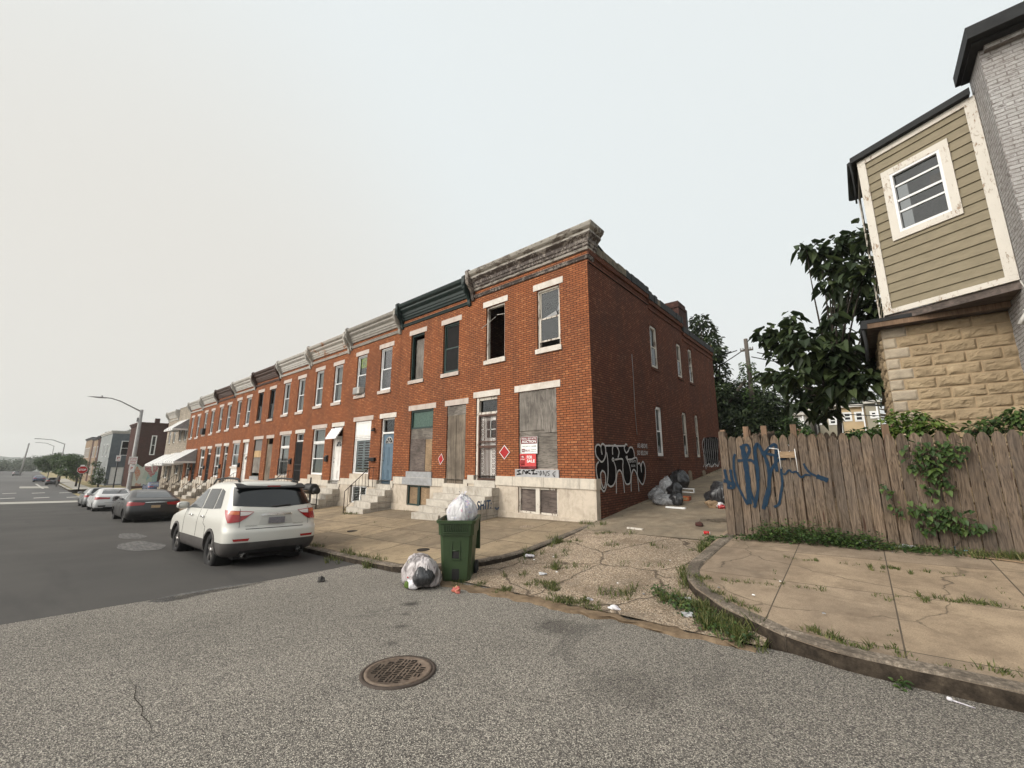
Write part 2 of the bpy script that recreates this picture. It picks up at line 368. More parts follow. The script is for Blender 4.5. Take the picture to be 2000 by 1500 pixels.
plain('car_trim', (.022, .021, .021), (.014, .013, .013), 9, .6)
plain('tyre', (.020, .019, .019), (.013, .012, .012), 20, .85)
plain('alloy', (.40, .38, .36), (.28, .26, .25), 9, .3, metal=.8)
plain('chrome', (.66, .65, .63), (.5, .49, .48), 3, .2, metal=.9)
plain('plate_gray', (.22, .21, .22), (.13, .12, .14), 28, .5)
plain('plate_tan', (.45, .33, .2), (.33, .24, .15), 30, .5)
# ---------------------------------------------------------------- ground heights
_FX = ([-2000, -420, -300, -200, -130, -90, -75, -60, 60], [-60, -22, -3.2, -3.1, -2.95, -2.62, -2.45, -2.16, 2.16])
def FX(X): return float(np.interp(X, *_FX))
def zroad(X, Y): return -1.6+FX(X)-.037*max(-6, min(Y, 4.65))
def zalley(X, Y):
    if Y < 4.7: return zroad(X, Y)
    return zroad(X, 4.65)+.092*(min(Y, 24)-4.7)+.02*max(0, Y-24)
def zleft(X, Y): return -1.53+FX(X)+.191-(9.56-Y)*.068+ (0 if Y < 9.7 else .0)
def zright(X, Y): return -1.64+FX(X)+.08*(Y-4.85)
def ground(name, x0, x1, y0, y1, step, zf, mat, yb=None, dz=0.0, stepy=None):
    nx = max(1, int((x1-x0)/step)); ny = max(1, int((y1-y0)/(stepy or step))); mb = MB()
    def fn(u, v):
        X = x0+(x1-x0)*u; lo = yb(X) if yb else y0; Y = lo+(y1-lo)*v
        return (X, Y, zf(X, Y)+dz)
    mb.grid(fn, nx, ny); return struct(mb.build(name, mat))
# ---- ground materials
def aggregate(name, cols, scale, rough=.9, big=(.9, 1.1), stains=True, bump=.006, spots=(), brown=False):
    g = NG(name, rough, .25); v = g.n('ShaderNodeTexVoronoi', feature='F1'); v.inputs['Scale'].default_value = scale; g.l(g.pos, v.inputs['Vector'])
    wh = g.n('ShaderNodeSeparateColor'); g.l(v.outputs['Color'], wh.inputs[0])
    c = g.ramp(wh.outputs[0], cols)
    edge = g.ramp(v.outputs['Distance'], [(.35, 1.0), (.75, .35)]); c = g.mix(1.0, c, edge, 'MULTIPLY')
    c = g.mix(1.0, c, g.ramp(g.noise(.55, 6, .6), [(.3, big[0]), (.7, big[1])]), 'MULTIPLY')
    if stains:
        st = g.ramp(g.noise(.9, 5, .65, dist=.8), [(.61, 0.0), (.70, 1.0)]); c = g.mix(g.math('MULTIPLY', st, .35), c, (.05, .045, .042))
    for (sx, sy, sr, sa) in spots:
        dv = g.n('ShaderNodeVectorMath', operation='DISTANCE'); ad = g.n('ShaderNodeVectorMath', operation='MULTIPLY'); g.l(g.pos, ad.inputs[0]); ad.inputs[1].default_value = (1, 1, 0); g.l(ad.outputs[0], dv.inputs[0]); dv.inputs[1].default_value = (sx, sy, 0)
        q = g.math('ADD', dv.outputs['Value'], g.math('MULTIPLY', g.noise(4, 4, .7), sr*1.6)); c = g.mix(g.math('MULTIPLY', g.ramp(g.math('DIVIDE', q, sr*2.4), [(.45, 1.0), (.72, 0.0)]), sa), c, (.022, .019, .017))
    if brown:
        c = g.mix(g.math('MULTIPLY', g.ramp(g.noise(1.0, 7, .7, dist=.8), [(.50, 0.0), (.64, 1.0)]), .6), c, (.11, .078, .052)); c = g.mix(g.math('MULTIPLY', g.ramp(g.noise(3.0, 7, .7), [(.55, 0.0), (.7, 1.0)]), .5), c, (.20, .17, .14))
        ve = g.n('ShaderNodeTexVoronoi', feature='DISTANCE_TO_EDGE'); ve.inputs['Scale'].default_value = .8; nz = g.n('ShaderNodeTexNoise'); nz.inputs['Scale'].default_value = 2.5; nz.inputs['Detail'].default_value = 6; g.l(g.pos, nz.inputs['Vector'])
        dm = g.n('ShaderNodeMix', data_type='RGBA', blend_type='LINEAR_LIGHT'); dm.inputs[0].default_value = .2; g.l(g.pos, dm.inputs[6]); g.l(nz.outputs['Color'], dm.inputs[7]); g.l(dm.outputs[2], ve.inputs['Vector']); c = g.mix(g.ramp(ve.outputs['Distance'], [(.004, .85), (.022, 0.0)]), c, (.05, .036, .025))
    c = g.mix(1.0, c, g.ramp(g.noise(.16, 4, .6, stretch=(1, .5, 1)), [(.35, .86), (.65, 1.12)]), 'MULTIPLY')
    g.col(c); g.bump(v.outputs['Distance'], bump, 1.0); g._v = v; return g
aggregate('asphalt_aggregate', [(0.0, (.078, .069, .063)), (.3, (.155, .139, .125)), (.55, (.24, .217, .188)), (.78, (.345, .313, .265)), (.95, (.52, .475, .405))], 135, spots=((-4.9, 3.65, .16, .8), (-4.25, 3.05, .12, .6), (-4.6, 3.35, .08, .5), (-.95, 2.2, .10, .7), (-2.9, 4.2, .35, .5), (-3.9, 2.7, .10, .45), (-1.6, 3.4, .5, .3)))
aggregate('apron_aggregate', [(0.0, (.22, .165, .115)), (.35, (.32, .240, .168)), (.65, (.40, .31, .222)), (.93, (.50, .41, .315))], 60, big=(.75, 1.15), stains=True, brown=True)
g = NG('asphalt_dark', .9, .2)
c = g.ramp(g.noise(.35, 5, .55), [(.3, (.046, .043, .041)), (.7, (.070, .065, .060))]); c = g.mix(g.ramp(g.noise(130, 2), [(.62, 0.0), (.72, 1.0)]), c, (.09, .086, .08))
c = g.mix(g.ramp(g.noise(.8, 4, .6, stretch=(.25, 1.5, 1)), [(.6, 0.0), (.72, .55)]), c, (.04, .038, .037)); g.col(c); g.bump(g.noise(90, 3), .003)
g = NG('asphalt_light', .88, .3); c = g.ramp(g.noise(40, 4, .8), [(.3, (.07, .067, .065)), (.7, (.17, .16, .15))]); g.col(g.mix(g.ramp(g.noise(9, 6, .75, stretch=(.35, 1.6, 1)), [(.44, 0.0), (.56, 1.0)]), c, (.068, .065, .064)))
g = NG('old_paint', .8, .3); f = g.noise(7, 7, .8); g.col(g.ramp(f, [(.46, (.075, .07, .068)), (.56, (.50, .48, .45))]))
g = NG('far_asphalt', .9, .2); g.col(g.ramp(g.noise(.08, 4, stretch=(.3, 1, 1)), [(.35, (.075, .073, .072)), (.65, (.115, .11, .107))]))
g = NG('far_concrete', .9, .2); g.col(g.ramp(g.noise(.5, 4), [(.35, (.30, .28, .25)), (.65, (.38, .36, .32))]))
g = NG('soil', .95, .1); g.col(g.ramp(g.noise(6, 7, .7), [(.35, (.10, .07, .045)), (.65, (.20, .145, .095))])); g.bump(g.noise(40, 5), .02)
g = NG('dry_grass_ground', .95, .1); g.col(g.ramp(g.noise(.8, 7, .7), [(.35, (.10, .12, .045)), (.5, (.27, .22, .12)), (.65, (.36, .29, .18))]))
def concrete(name, a, b, slab, seed=0, crack=1.0):
    g = NG(name, .88, .25); mp = g.n('ShaderNodeVectorMath', operation='ADD'); g.l(g.pos, mp.inputs[0]); mp.inputs[1].default_value = slab[2]
    g.l(mp.outputs[0], mp.inputs[0]) if False else None
    cc, f = g.brick(mp.outputs[0], (1.12, 1.09, 1.0), (slab[4], slab[4], slab[4]), (.5, .5, .5), slab[0], slab[1], slab[3], off=0)
    c = g.ramp(g.noise(1.3, 7, .65, dist=.5), [(.3, b), (.65, a)]); c = g.mix(1.0, c, cc, 'MULTIPLY') if False else g.mix(.9, c, g.mix(1.0, c, cc, 'MULTIPLY'))
    c = g.mix(1.0, c, g.ramp(g.noise(95, 4, .8), [(.25, .50), (.5, 1.0), (.8, 1.35)]), 'MULTIPLY')
    ve = g.n('ShaderNodeTexVoronoi', feature='DISTANCE_TO_EDGE'); ve.inputs['Scale'].default_value = .55
    nz = g.n('ShaderNodeTexNoise'); nz.inputs['Scale'].default_value = 2.2; nz.inputs['Detail'].default_value = 6; g.l(g.pos, nz.inputs['Vector'])
    dm = g.n('ShaderNodeMix', data_type='RGBA', blend_type='LINEAR_LIGHT'); dm.inputs[0].default_value = .22; g.l(g.pos, dm.inputs[6]); g.l(nz.outputs['Color'], dm.inputs[7]); g.l(dm.outputs[2], ve.inputs['Vector'])
    ck = g.math('MULTIPLY', g.ramp(ve.outputs['Distance'], [(.002, 1.0), (.007, 0.0)]), g.ramp(g.noise(.5, 3), [(.44, 0.0), (.54, crack)]))
    c = g.mix(g.math('MULTIPLY', ck, .8), c, (.045, .035, .025)); c = g.mix(g.math('MULTIPLY', f, .85), c, (.05, .04, .03))
    c = g.mix(g.math('MULTIPLY', g.ramp(g.noise(2.6, 6, .7), [(.48, 0.0), (.66, 1.0)]), .55), c, (.12, .085, .058))
    c = g.mix(g.math('MULTIPLY', g.ramp(g.noise(.8, 6, .6, dist=1), [(.54, 0.0), (.66, 1.0)]), .55), c, (.115, .088, .064))
    g.col(c); g.bump(g.noise(80, 4), .003, .7); return g
concrete('concrete_walk', (.31, .24, .175), (.20, .152, .112), (1.06, 1.45, (20.06, 20.0-6.3+1.45*0, 0), .007, .82))
concrete('concrete_walk_left', (.325, .255, .175), (.21, .165, .115), (1.86, 1.12, (10.18+1.86*30, 20-6.92+1.12*0, 0), .014, .66))
concrete('concrete_alley', (.29, .235, .17), (.14, .115, .088), (30, 3.4, (90, 13.6-8.62, 0), .01, .8), crack=1.0)
g = NG('granite_kerb', .85, .3); c = g.ramp(g.noise(26, 7, .8), [(.35, (.055, .045, .037)), (.52, (.16, .13, .10)), (.62, (.30, .25, .20))]); c = g.mix(g.ramp(g.noise(2.2, 5), [(.42, .75), (.6, 0.0)]), c, (.07, .055, .042)); g.col(c); g.bump(g.noise(30, 6, .7), .012)

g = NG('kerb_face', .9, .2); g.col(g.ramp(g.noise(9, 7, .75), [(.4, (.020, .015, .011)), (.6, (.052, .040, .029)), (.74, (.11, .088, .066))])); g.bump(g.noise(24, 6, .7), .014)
# ---- sheets
base = ground("ground", -1500, 500, -300, 900, 25, lambda X, Y: zalley(X, min(Y, 60))-(1.6 if X > -70 and Y < 55 else .9), MATS["dry_grass_ground"])
street = ground('street', -62, -7.62, -30, 4.72, 1.0, zroad, MATS['asphalt_dark'])
far_st = ground('far_road', -296, -62.2, -60, 4.72, 3.0, zroad, MATS['far_asphalt'])
cross = ground('intersection_road', -7.9, 30, -25, 4.95, .25, lambda X, Y: zroad(X, Y), MATS['asphalt_aggregate'], dz=.006)
# ragged edge of the old surface over the new asphalt
mb = MB(); nseg = 160; pts = []
for i in range(nseg+1):
    Y = -14+18.9*i/nseg; xe = -7.30-.16*max(0, Y)+.05*noise.noise(Vector((Y*1.3, 0, 0)))+.05*noise.noise(Vector((Y*5, 3, 0)))
    pts.append((xe, Y))
for a, b in zip(pts, pts[1:]):
    mb.face([(a[0], a[1], zroad(a[0], a[1])+.016), (-6.5, a[1], zroad(-6.5, a[1])+.003), (-6.5, b[1], zroad(-6.5, b[1])+.003), (b[0], b[1], zroad(b[0], b[1])+.016)])
    mb.face([(a[0], a[1], zroad(a[0], a[1])-.01), (a[0], a[1], zroad(a[0], a[1])+.016), (b[0], b[1], zroad(b[0], b[1])+.016), (b[0], b[1], zroad(b[0], b[1])-.01)])
struct(mb.build('road_edge', MATS['asphalt_aggregate']))
def ybl(X): return float(np.interp(X, [-60, -7.4, -6.85, -6.55, -6.2, -5.9, -5.65, -5.45, -5.3, -5.2, -5.16], [4.65, 4.64, 4.66, 4.74, 4.92, 5.14, 5.38, 5.64, 5.98, 6.4, 6.75]))
def xbr(Y): return float(np.interp(Y, [4.8, 4.85, 4.98, 5.12, 5.4, 5.85, 6.2, 6.6, 7.0, 8.0, 9, 14], [-.3, -.45, -.8, -1.0, -1.42, -1.85, -2.07, -2.2, -2.25, -2.22, -2.18, -2.15]))
sw = ground('sidewalk', -61, -5.17, 4.65, 9.62, .18, lambda X, Y: zleft(X, Y)+.012*noise.noise(Vector((X*.5, Y*.5, 1))), MATS['concrete_walk_left'], yb=ybl, stepy=.25)
def ybr(X): return float(np.interp(X, [-2.25, -2.2, -2.07, -1.85, -1.42, -1.0, -.8, -.45, -.3, .3, 14], [7.0, 6.6, 6.2, 5.85, 5.4, 5.12, 4.98, 4.85, 4.83, 4.80, 4.75]))
sw2 = ground('right_sidewalk', -2.25, 14, 4.7, 9.4, .14, lambda X, Y: zright(X, Y)+.010*noise.noise(Vector((X*.6, Y*.6, 5))), MATS['concrete_walk'], yb=ybr, stepy=.25)
struct(ground('yard', -2.2, 14, 9.4, 30, 1, lambda X, Y: zright(X, Y)-.03, MATS['soil']))
ground('alley_apron', -6.9, -.95, 4.9, 8.62, .12, lambda X, Y: zalley(X, Y)+.02*noise.noise(Vector((X*.9, Y*.9, 2)))+.012, MATS['apron_aggregate'])
ground('alley', -5.34, -1.9, 8.62, 60, .3, lambda X, Y: zalley(X, Y)+.012*noise.noise(Vector((X*.9, Y*.9, 2)))+.018, MATS['concrete_alley'])
mb = MB()   # dirt washed along the edge between asphalt and apron
def dirt(u, v):
    X = -6.3+5.3*u; Y = 4.62+.18*u+.24*v*min(1, (1-u)*2.2+.03)+.13*noise.noise(Vector((X*1.5, v, 0)))+.09*noise.noise(Vector((X*5, v*2, 4)))-.1*(1-u)
    return (X, Y, zalley(X, Y)+.022+.02*math.sin(v*math.pi)*max(0, noise.noise(Vector((X*2, Y*2, 0)))+.4)-.03*(v < .01 or v > .99)-.03*(u > .97))
mb.grid(dirt, 80, 8); struct(mb.build('soil_strip', MATS['soil']))
def kerb(name, path, zf, h=.17, wd=.17, seg=2.2, label=None):
    # split the run into separate stones
    P = [Vector(p) for p in path]; L = [0]
    for a, b in zip(P, P[1:]): L.append(L[-1]+(b-a).length)
    def at(s):
        s = max(0, min(L[-1], s)); i = max(j for j in range(len(L)) if L[j] <= s+1e-9); i = min(i, len(P)-2)
        t = (s-L[i])/(L[i+1]-L[i]); return P[i].lerp(P[i+1], t)
    mb = MB(); s = 0
    while s < L[-1]-.05:
        e = min(s+seg*R_.uniform(.85, 1.1), L[-1]); k = max(2, int((e-s)/.15)); pp = [at(s+.008+(e-s-.016)*i/k) for i in range(k+1)]
        jz = R_.uniform(-.008, .008)
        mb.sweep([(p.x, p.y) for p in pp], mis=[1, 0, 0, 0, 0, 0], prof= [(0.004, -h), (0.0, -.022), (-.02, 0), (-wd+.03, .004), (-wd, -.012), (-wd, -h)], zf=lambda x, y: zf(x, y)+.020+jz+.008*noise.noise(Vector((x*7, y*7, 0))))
        s = e
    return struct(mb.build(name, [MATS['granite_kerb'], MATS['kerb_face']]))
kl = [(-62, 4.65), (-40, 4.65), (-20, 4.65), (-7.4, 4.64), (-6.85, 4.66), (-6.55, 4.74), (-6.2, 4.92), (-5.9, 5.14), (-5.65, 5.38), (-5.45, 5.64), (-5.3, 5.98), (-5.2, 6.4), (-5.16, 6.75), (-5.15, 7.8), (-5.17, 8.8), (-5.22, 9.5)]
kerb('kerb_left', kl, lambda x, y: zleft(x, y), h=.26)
krp = [(-2.18, 9.0), (-2.22, 8.0), (-2.25, 7.0), (-2.2, 6.6), (-2.07, 6.2), (-1.85, 5.85), (-1.42, 5.4), (-1.0, 5.12), (-.8, 4.98), (-.3, 4.83), (.3, 4.80), (14, 4.75)]
kerb('kerb_right', krp, lambda x, y: zright(x, y), h=.30, wd=.19)
# painted markings and patches
def patch(name, pts, mat, dz=.008, n=1):
    mb = MB(); mb.face([(x, y, zroad(x, y)+dz) for x, y in pts]); return struct(mb.build(name, MATS[mat]))
mb = MB()
for (xx, w_) in ((-69.5, 1.0), (-84, 1.1)):
    for k in range(9):
        y0 = 3.6-2.45*k; mb.face([(xx, y0, zroad(xx, y0)+.02), (xx+w_*.9, y0, zroad(xx, y0)+.02), (xx+w_*.9, y0+1.15, zroad(xx, y0)+.02), (xx, y0+1.15, zroad(xx, y0)+.02)])
struct(mb.build('crosswalk_marking', plain('road_paint', (.46, .44, .40), (.33, .31, .29), 3, .7)))
mb = MB()
for i in range(40):
    x0, x1 = -60.5, -54.8; ya, yb_ = 4.4-i*.8, 4.4-(i+1)*.8
    mb.face([(x0, ya, zroad(x0, ya)+.014), (x1, ya, zroad(x1, ya)+.014), (x1, yb_, zroad(x1, yb_)+.014), (x0, yb_, zroad(x0, yb_)+.014)])
struct(mb.build('concrete_band', MATS['far_concrete']))
patch('far_band', [(-112, 0), (-103, 0), (-103, 3.2), (-112, 3.2)], 'far_concrete', .02)
patch('far_line', [(-128, 1.9), (-100, 2.35), (-100, 2.6), (-128, 2.25)], 'road_paint', .03)
# worn concrete patches in the dark asphalt by the parked cars
mb = MB()
for (x, y, a, b) in ((-14.9, 2.3, 1.3, .45), (-17.9, 2.5, 1.1, .3), (-7.75, 2.2, .25, .8)):
    n = 28; ring = []
    for k in range(n):
        t = 2*math.pi*k/n; q = 1+.35*noise.noise(Vector((math.cos(t)*1.4+x, math.sin(t)*1.4+y, 0))); X = x+a*q*math.cos(t); Y = y+b*q*math.sin(t); ring.append((X, Y, zroad(X, Y)+.006))
    mb.face(ring)
struct(mb.build('worn_patch', MATS['asphalt_light']))
# light concrete sidewalk and lot of the far block
mb = MB()
def fblk(u, v): X = -150+61*u; Y = 4.75+9*v; return (X, Y, zroad(X, 4)+.18+.02*v)
mb.grid(fblk, 12, 4); mb.box(-150, -88.8, 4.7, 4.95, -6, zroad(-89, 4)+.2) if False else None
struct(mb.build('far_sidewalk', MATS['dry_grass_ground']))
kerb('far_kerb', [(-150, 4.72), (-91, 4.72), (-89.6, 5.2), (-89, 6.4), (-88.9, 20)], lambda x, y: zroad(max(-91, x) if y < 5 else -89, 4)*0+zroad(x, 4)+.2, h=.3, wd=.3, seg=6)
bpy.data.objects['far_kerb'].data.materials[0] = MATS['far_concrete']
mb = MB(); mb.face([(-150, 5.0, zroad(-120, 4)+.3), (-89.3, 5.2, zroad(-89, 4)+.23), (-89.2, 7.2, zroad(-89, 4)+.24), (-150, 7.0, zroad(-120, 4)+.32)])
struct(mb.build('far_path', MATS['far_concrete']))

peel('peeling_fascia', (.34, .315, .275), (.10, .08, .065), .47, stretch=(.35, 1, 1), sc=12)
peel('peeling_cornice', (.27, .235, .205), (.050, .036, .030), .55, stretch=(1, 1, 1), sc=13)
# ---------------------------------------------------------------- the brick row
ZB = 7.3      # house datum: root sits ZB below the top of the upper lintels
YF = 9.56
def PW(u, d, z): return (u, -d, z+ZB)             # front wall: u = x, d = outward
def frame_box(mb, u0, u1, z0, z1, t, d0, d1, mi=0):
    mb.box(u0, u0+t, d0, d1, z0, z1, mi); mb.box(u1-t, u1, d0, d1, z0, z1, mi)
    mb.box(u0+t, u1-t, d0, d1, z1-t, z1, mi); mb.box(u0+t, u1-t, d0, d1, z0, z0+t, mi)
def quadobj(P, name, u0, u1, z0, z1, d, mat, parent, t=.012):
    mb = MB(P); mb.box(u0, u1, d-t, d, z0, z1); return mb.build(name, MATS[mat], parent)
def window(root, P, u0, u1, z0, z1, kind='sash', fm='vinyl_white', gm='glass', back='curtain_white', lint=None, sill='lintel_white', dep=.09, lh=.2, lx=.13, ft=.055):
    mb = MB(P); a, b, c, e = u0+.004, u1-.004, z0+.004, z1-.004; zm = c+(e-c)*.5
    frame_box(mb, a, b, c, e, ft, -dep-.08, -dep+.03)
    if kind in ('sash', 'broken', 'open'):
        if kind != 'open':
            frame_box(mb, a+.055, b-.055, zm-.02, e-.055, .04, -dep-.045, -dep-.015)
            frame_box(mb, a+.055, b-.055, (c+.055 if kind == 'sash' else c+.22), zm+.02, .045, -dep-.01, -dep+.02)
    fr = mb.build('window', MATS[fm], root)
    g0 = c+.1 if kind == 'sash' else c+.26
    if kind in ('sash', 'broken'):
        q = MB(P); q.face([(a+.09, -dep-.03, zm+.02), (b-.09, -dep-.03, zm+.02), (b-.09, -dep-.03, e-.09), (a+.09, -dep-.03, e-.09)])
        q.face([(a+.1, -dep+.005, g0), (b-.1, -dep+.005, g0), (b-.1, -dep+.005, zm-.025), (a+.1, -dep+.005, zm-.025)])
        q.build('pane', MATS[gm], fr)
    if kind == 'fixed':
        q = MB(P); q.face([(a+.055, -dep-.03, c+.055), (b-.055, -dep-.03, c+.055), (b-.055, -dep-.03, e-.055), (a+.055, -dep-.03, e-.055)]); q.build('pane', MATS[gm], fr)
    if back:
        q = MB(P); n = 14
        q.grid(lambda u, v: (a+.05+(b-a-.1)*u, -dep-.14+.02*math.sin(u*n*2.4), c+.02+(e-c-.04)*v), n*3, 1); q.build('curtain', MATS[back], fr)
    if sill:
        q = MB(P); q.box(u0-.05, u1+.05, -.06, .05, z0-.14, z0-.003); q.build('sill', MATS[sill], fr)
    if lint:
        q = MB(P); q.box(u0-lx, u1+lx, -.06, .012, z1+.003, z1+lh); q.build('lintel', MATS[lint], fr)
    return fr
def boards(root, P, name, u0, u1, z0, z1, mat, d=-.06, t=.02, label=None, tilt=0.0):
    mb = MB(P)
    q = [mb.vt((u, dd, z+(tilt*(u-u0)))) for dd in (d-t, d) for (u, z) in ((u0, z0), (u1, z0), (u1, z1), (u0, z1))]
    for f in ((0, 1, 2, 3), (7, 6, 5, 4), (0, 4, 5, 1), (1, 5, 6, 2), (2, 6, 7, 3), (3, 7, 4, 0)): mb.idx([q[i] for i in f])
    o = mb.build(name, MATS[mat], root)
    if label: o['label'] = label
    return o
def door(root, P, u0, u1, z0, z1, mat, style, fm='white_paint', trans='glass', lint='lintel_white', tr_h=.42, back='dark_void'):
    dep = .13; f = MB(P); zt = z1-tr_h if tr_h else z1
    t = .06
    f.box(u0, u0+t, -dep-.06, -dep+.05, z0, z1); f.box(u1-t, u1, -dep-.06, -dep+.05, z0, z1); f.box(u0+t, u1-t, -dep-.06, -dep+.05, z1-t, z1)
    if tr_h: f.box(u0+t, u1-t, -dep-.06, -dep+.05, zt-.03, zt+.04)
    L = MB(P); L.box(u0+t+.003, u1-t-.003, -dep-.04, -dep, z0+.01, zt-.035)
    a, b = u0+t+.003, u1-t-.003; H = zt-z0
    if style == 'panel':
        for (p, q, r, s) in ((.12, .46, .08, .28), (.54, .88, .08, .28), (.12, .46, .36, .72), (.54, .88, .36, .72)):
            x0, x1, y0, y1 = a+(b-a)*p, a+(b-a)*q, z0+H*r, z0+H*s
            frame_box(L, x0, x1, y0, y1, .018, -dep-.002, -dep+.010)
    d = L.build('door', MATS[mat], root)
    fo = f.build('door_frame', MATS[fm], d)
    if style == 'panel':
        cx, cz, r = (a+b)/2, z0+H*.80, (b-a)*.30; g = MB(P); n = 12; ring = [(cx+r*math.cos(math.pi*k/n), cz+r*.95*math.sin(math.pi*k/n)) for k in range(n+1)]
        g.P = lambda u, dd, z: P(u, -dep+.004, z); g.poly([ring]); g.build('fan_light', MATS['car_glass'], d)
        s = MB(P); s.tube([(p[0], -dep+.008, p[1]) for p in ring+[ring[0]]], .012, 5)
        for k in (3, 6, 9): s.tube([(cx, -dep+.008, cz), (ring[k][0], -dep+.008, ring[k][1])], .008, 5)
        s.build('fan_light_bars', MATS['white_paint'], d)
        k = MB(P); k.revolve([(.006, 0), (.03, .008), (.034, .03), (.02, .05), (.004, .055)], (0, 0, 0), 'y', 10); k.v = [tuple(Vector(P(a+.07, -dep, z0+H*.45))+Vector((v[0], -abs(v[1]), v[2]-ZB if False else v[2]))) if False else v for v in k.v]
        h = MB(P); h.tube([(a+.07, -dep, z0+H*.46), (a+.07, -dep+.05, z0+H*.46)], [.018, .028], 8); h.tube([(a+.07, -dep, z0+H*.54), (a+.07, -dep+.02, z0+H*.54)], .022, 8); h.build('handle', MATS['chrome'], d)
    if tr_h and trans:
        g = MB(P); g.face([(u0+t, -dep-.02, zt+.04), (u1-t, -dep-.02, zt+.04), (u1-t, -dep-.02, z1-t), (u0+t, -dep-.02, z1-t)]); g.build('transom', MATS[trans], d)
    if lint:
        q = MB(P); q.box(u0-.12, u1+.12, -.06, .012, z1+.003, z1+.2); q.build('lintel', MATS[lint], d)
    return d
def stoop(root, u0, u1, ztop, base, n, P=PW, wdt=.29, mats=('marble_step', 'marble_step_side'), thr=None):
    s = MB(P); a, b = thr or (u0+.1, u1-.05)
    s.box(a, b, 0.0, .07, ztop-.2, ztop)
    o = s
    rise = (ztop-.2-base)/n
    for k in range(n):
        zt = ztop-.2-rise*k; d1 = .36+wdt*k
        s.box(u0, u1, .02 if k == 0 else .36+wdt*(k-1)-.03, d1, zt-rise+.002 if k < n-1 else zt-rise-.3, zt)
        if k: s.box(u0+.012, u1-.012, .03, .36+wdt*(k-1)-.04, zt-rise+.002 if k < n-1 else zt-rise-.3, zt-.004, 1)
    return s.build('marble_steps', [MATS[mats[0]], MATS[mats[1]]], root)
def railing(root, u, z0, z1, d0, d1, P=PW, hh=.82, extra=True):
    m = MB(P); m.tube([(u, d1, z0-.05), (u, d1, z0+hh), (u, d0, z1+hh), (u, .02, z1+hh+.02)], .016, 6)
    m.tube([(u, d1, z0+.12), (u, d0, z1+.10)], .010, 5); k = 6
    for i in range(1, k+1): t = i/(k+1); dd = d1+(d0-d1)*t; zz = z0+(z1-z0)*t; m.tube([(u, dd, zz+.11), (u, dd, zz+hh)], .009, 5)
    m.tube([(u, d0, z1+.02), (u, d0, z1+hh)], .012, 5); m.tube([(u, .12, z1+.02), (u, .12, z1+hh)], .012, 5)
    return m.build('railing', MATS['rail_iron'], root)
CP = [(0, .52), (.05, .53), (.07, .60), (.10, .63), (.11, .70), (.135, .72), (.15, .82), (.23, .90), (.25, .93), (.25, .99), (.30, 1.03), (.33, 1.06), (.36, 1.14), (.36, 1.17), (0, 1.17)]
def bracket(root, u, mat, P=PW):
    m = MB(P); pr = [(0, .18), (.05, .19), (.08, .26), (.10, .40), (.17, .56), (.28, .68), (.36, .77), (.39, .90), (.39, 1.10), (.40, 1.19), (.35, 1.25), (0, 1.25)]
    m.prism(pr, u-.065, u+.065, 0); m.prism([(0, .24), (.12, .42), (.20, .56), (.31, .68), (.41, .9), (.41, .98), (0, .98)], u-.035, u+.035, 0)
    return m.build('cornice_bracket', MATS[mat], root)
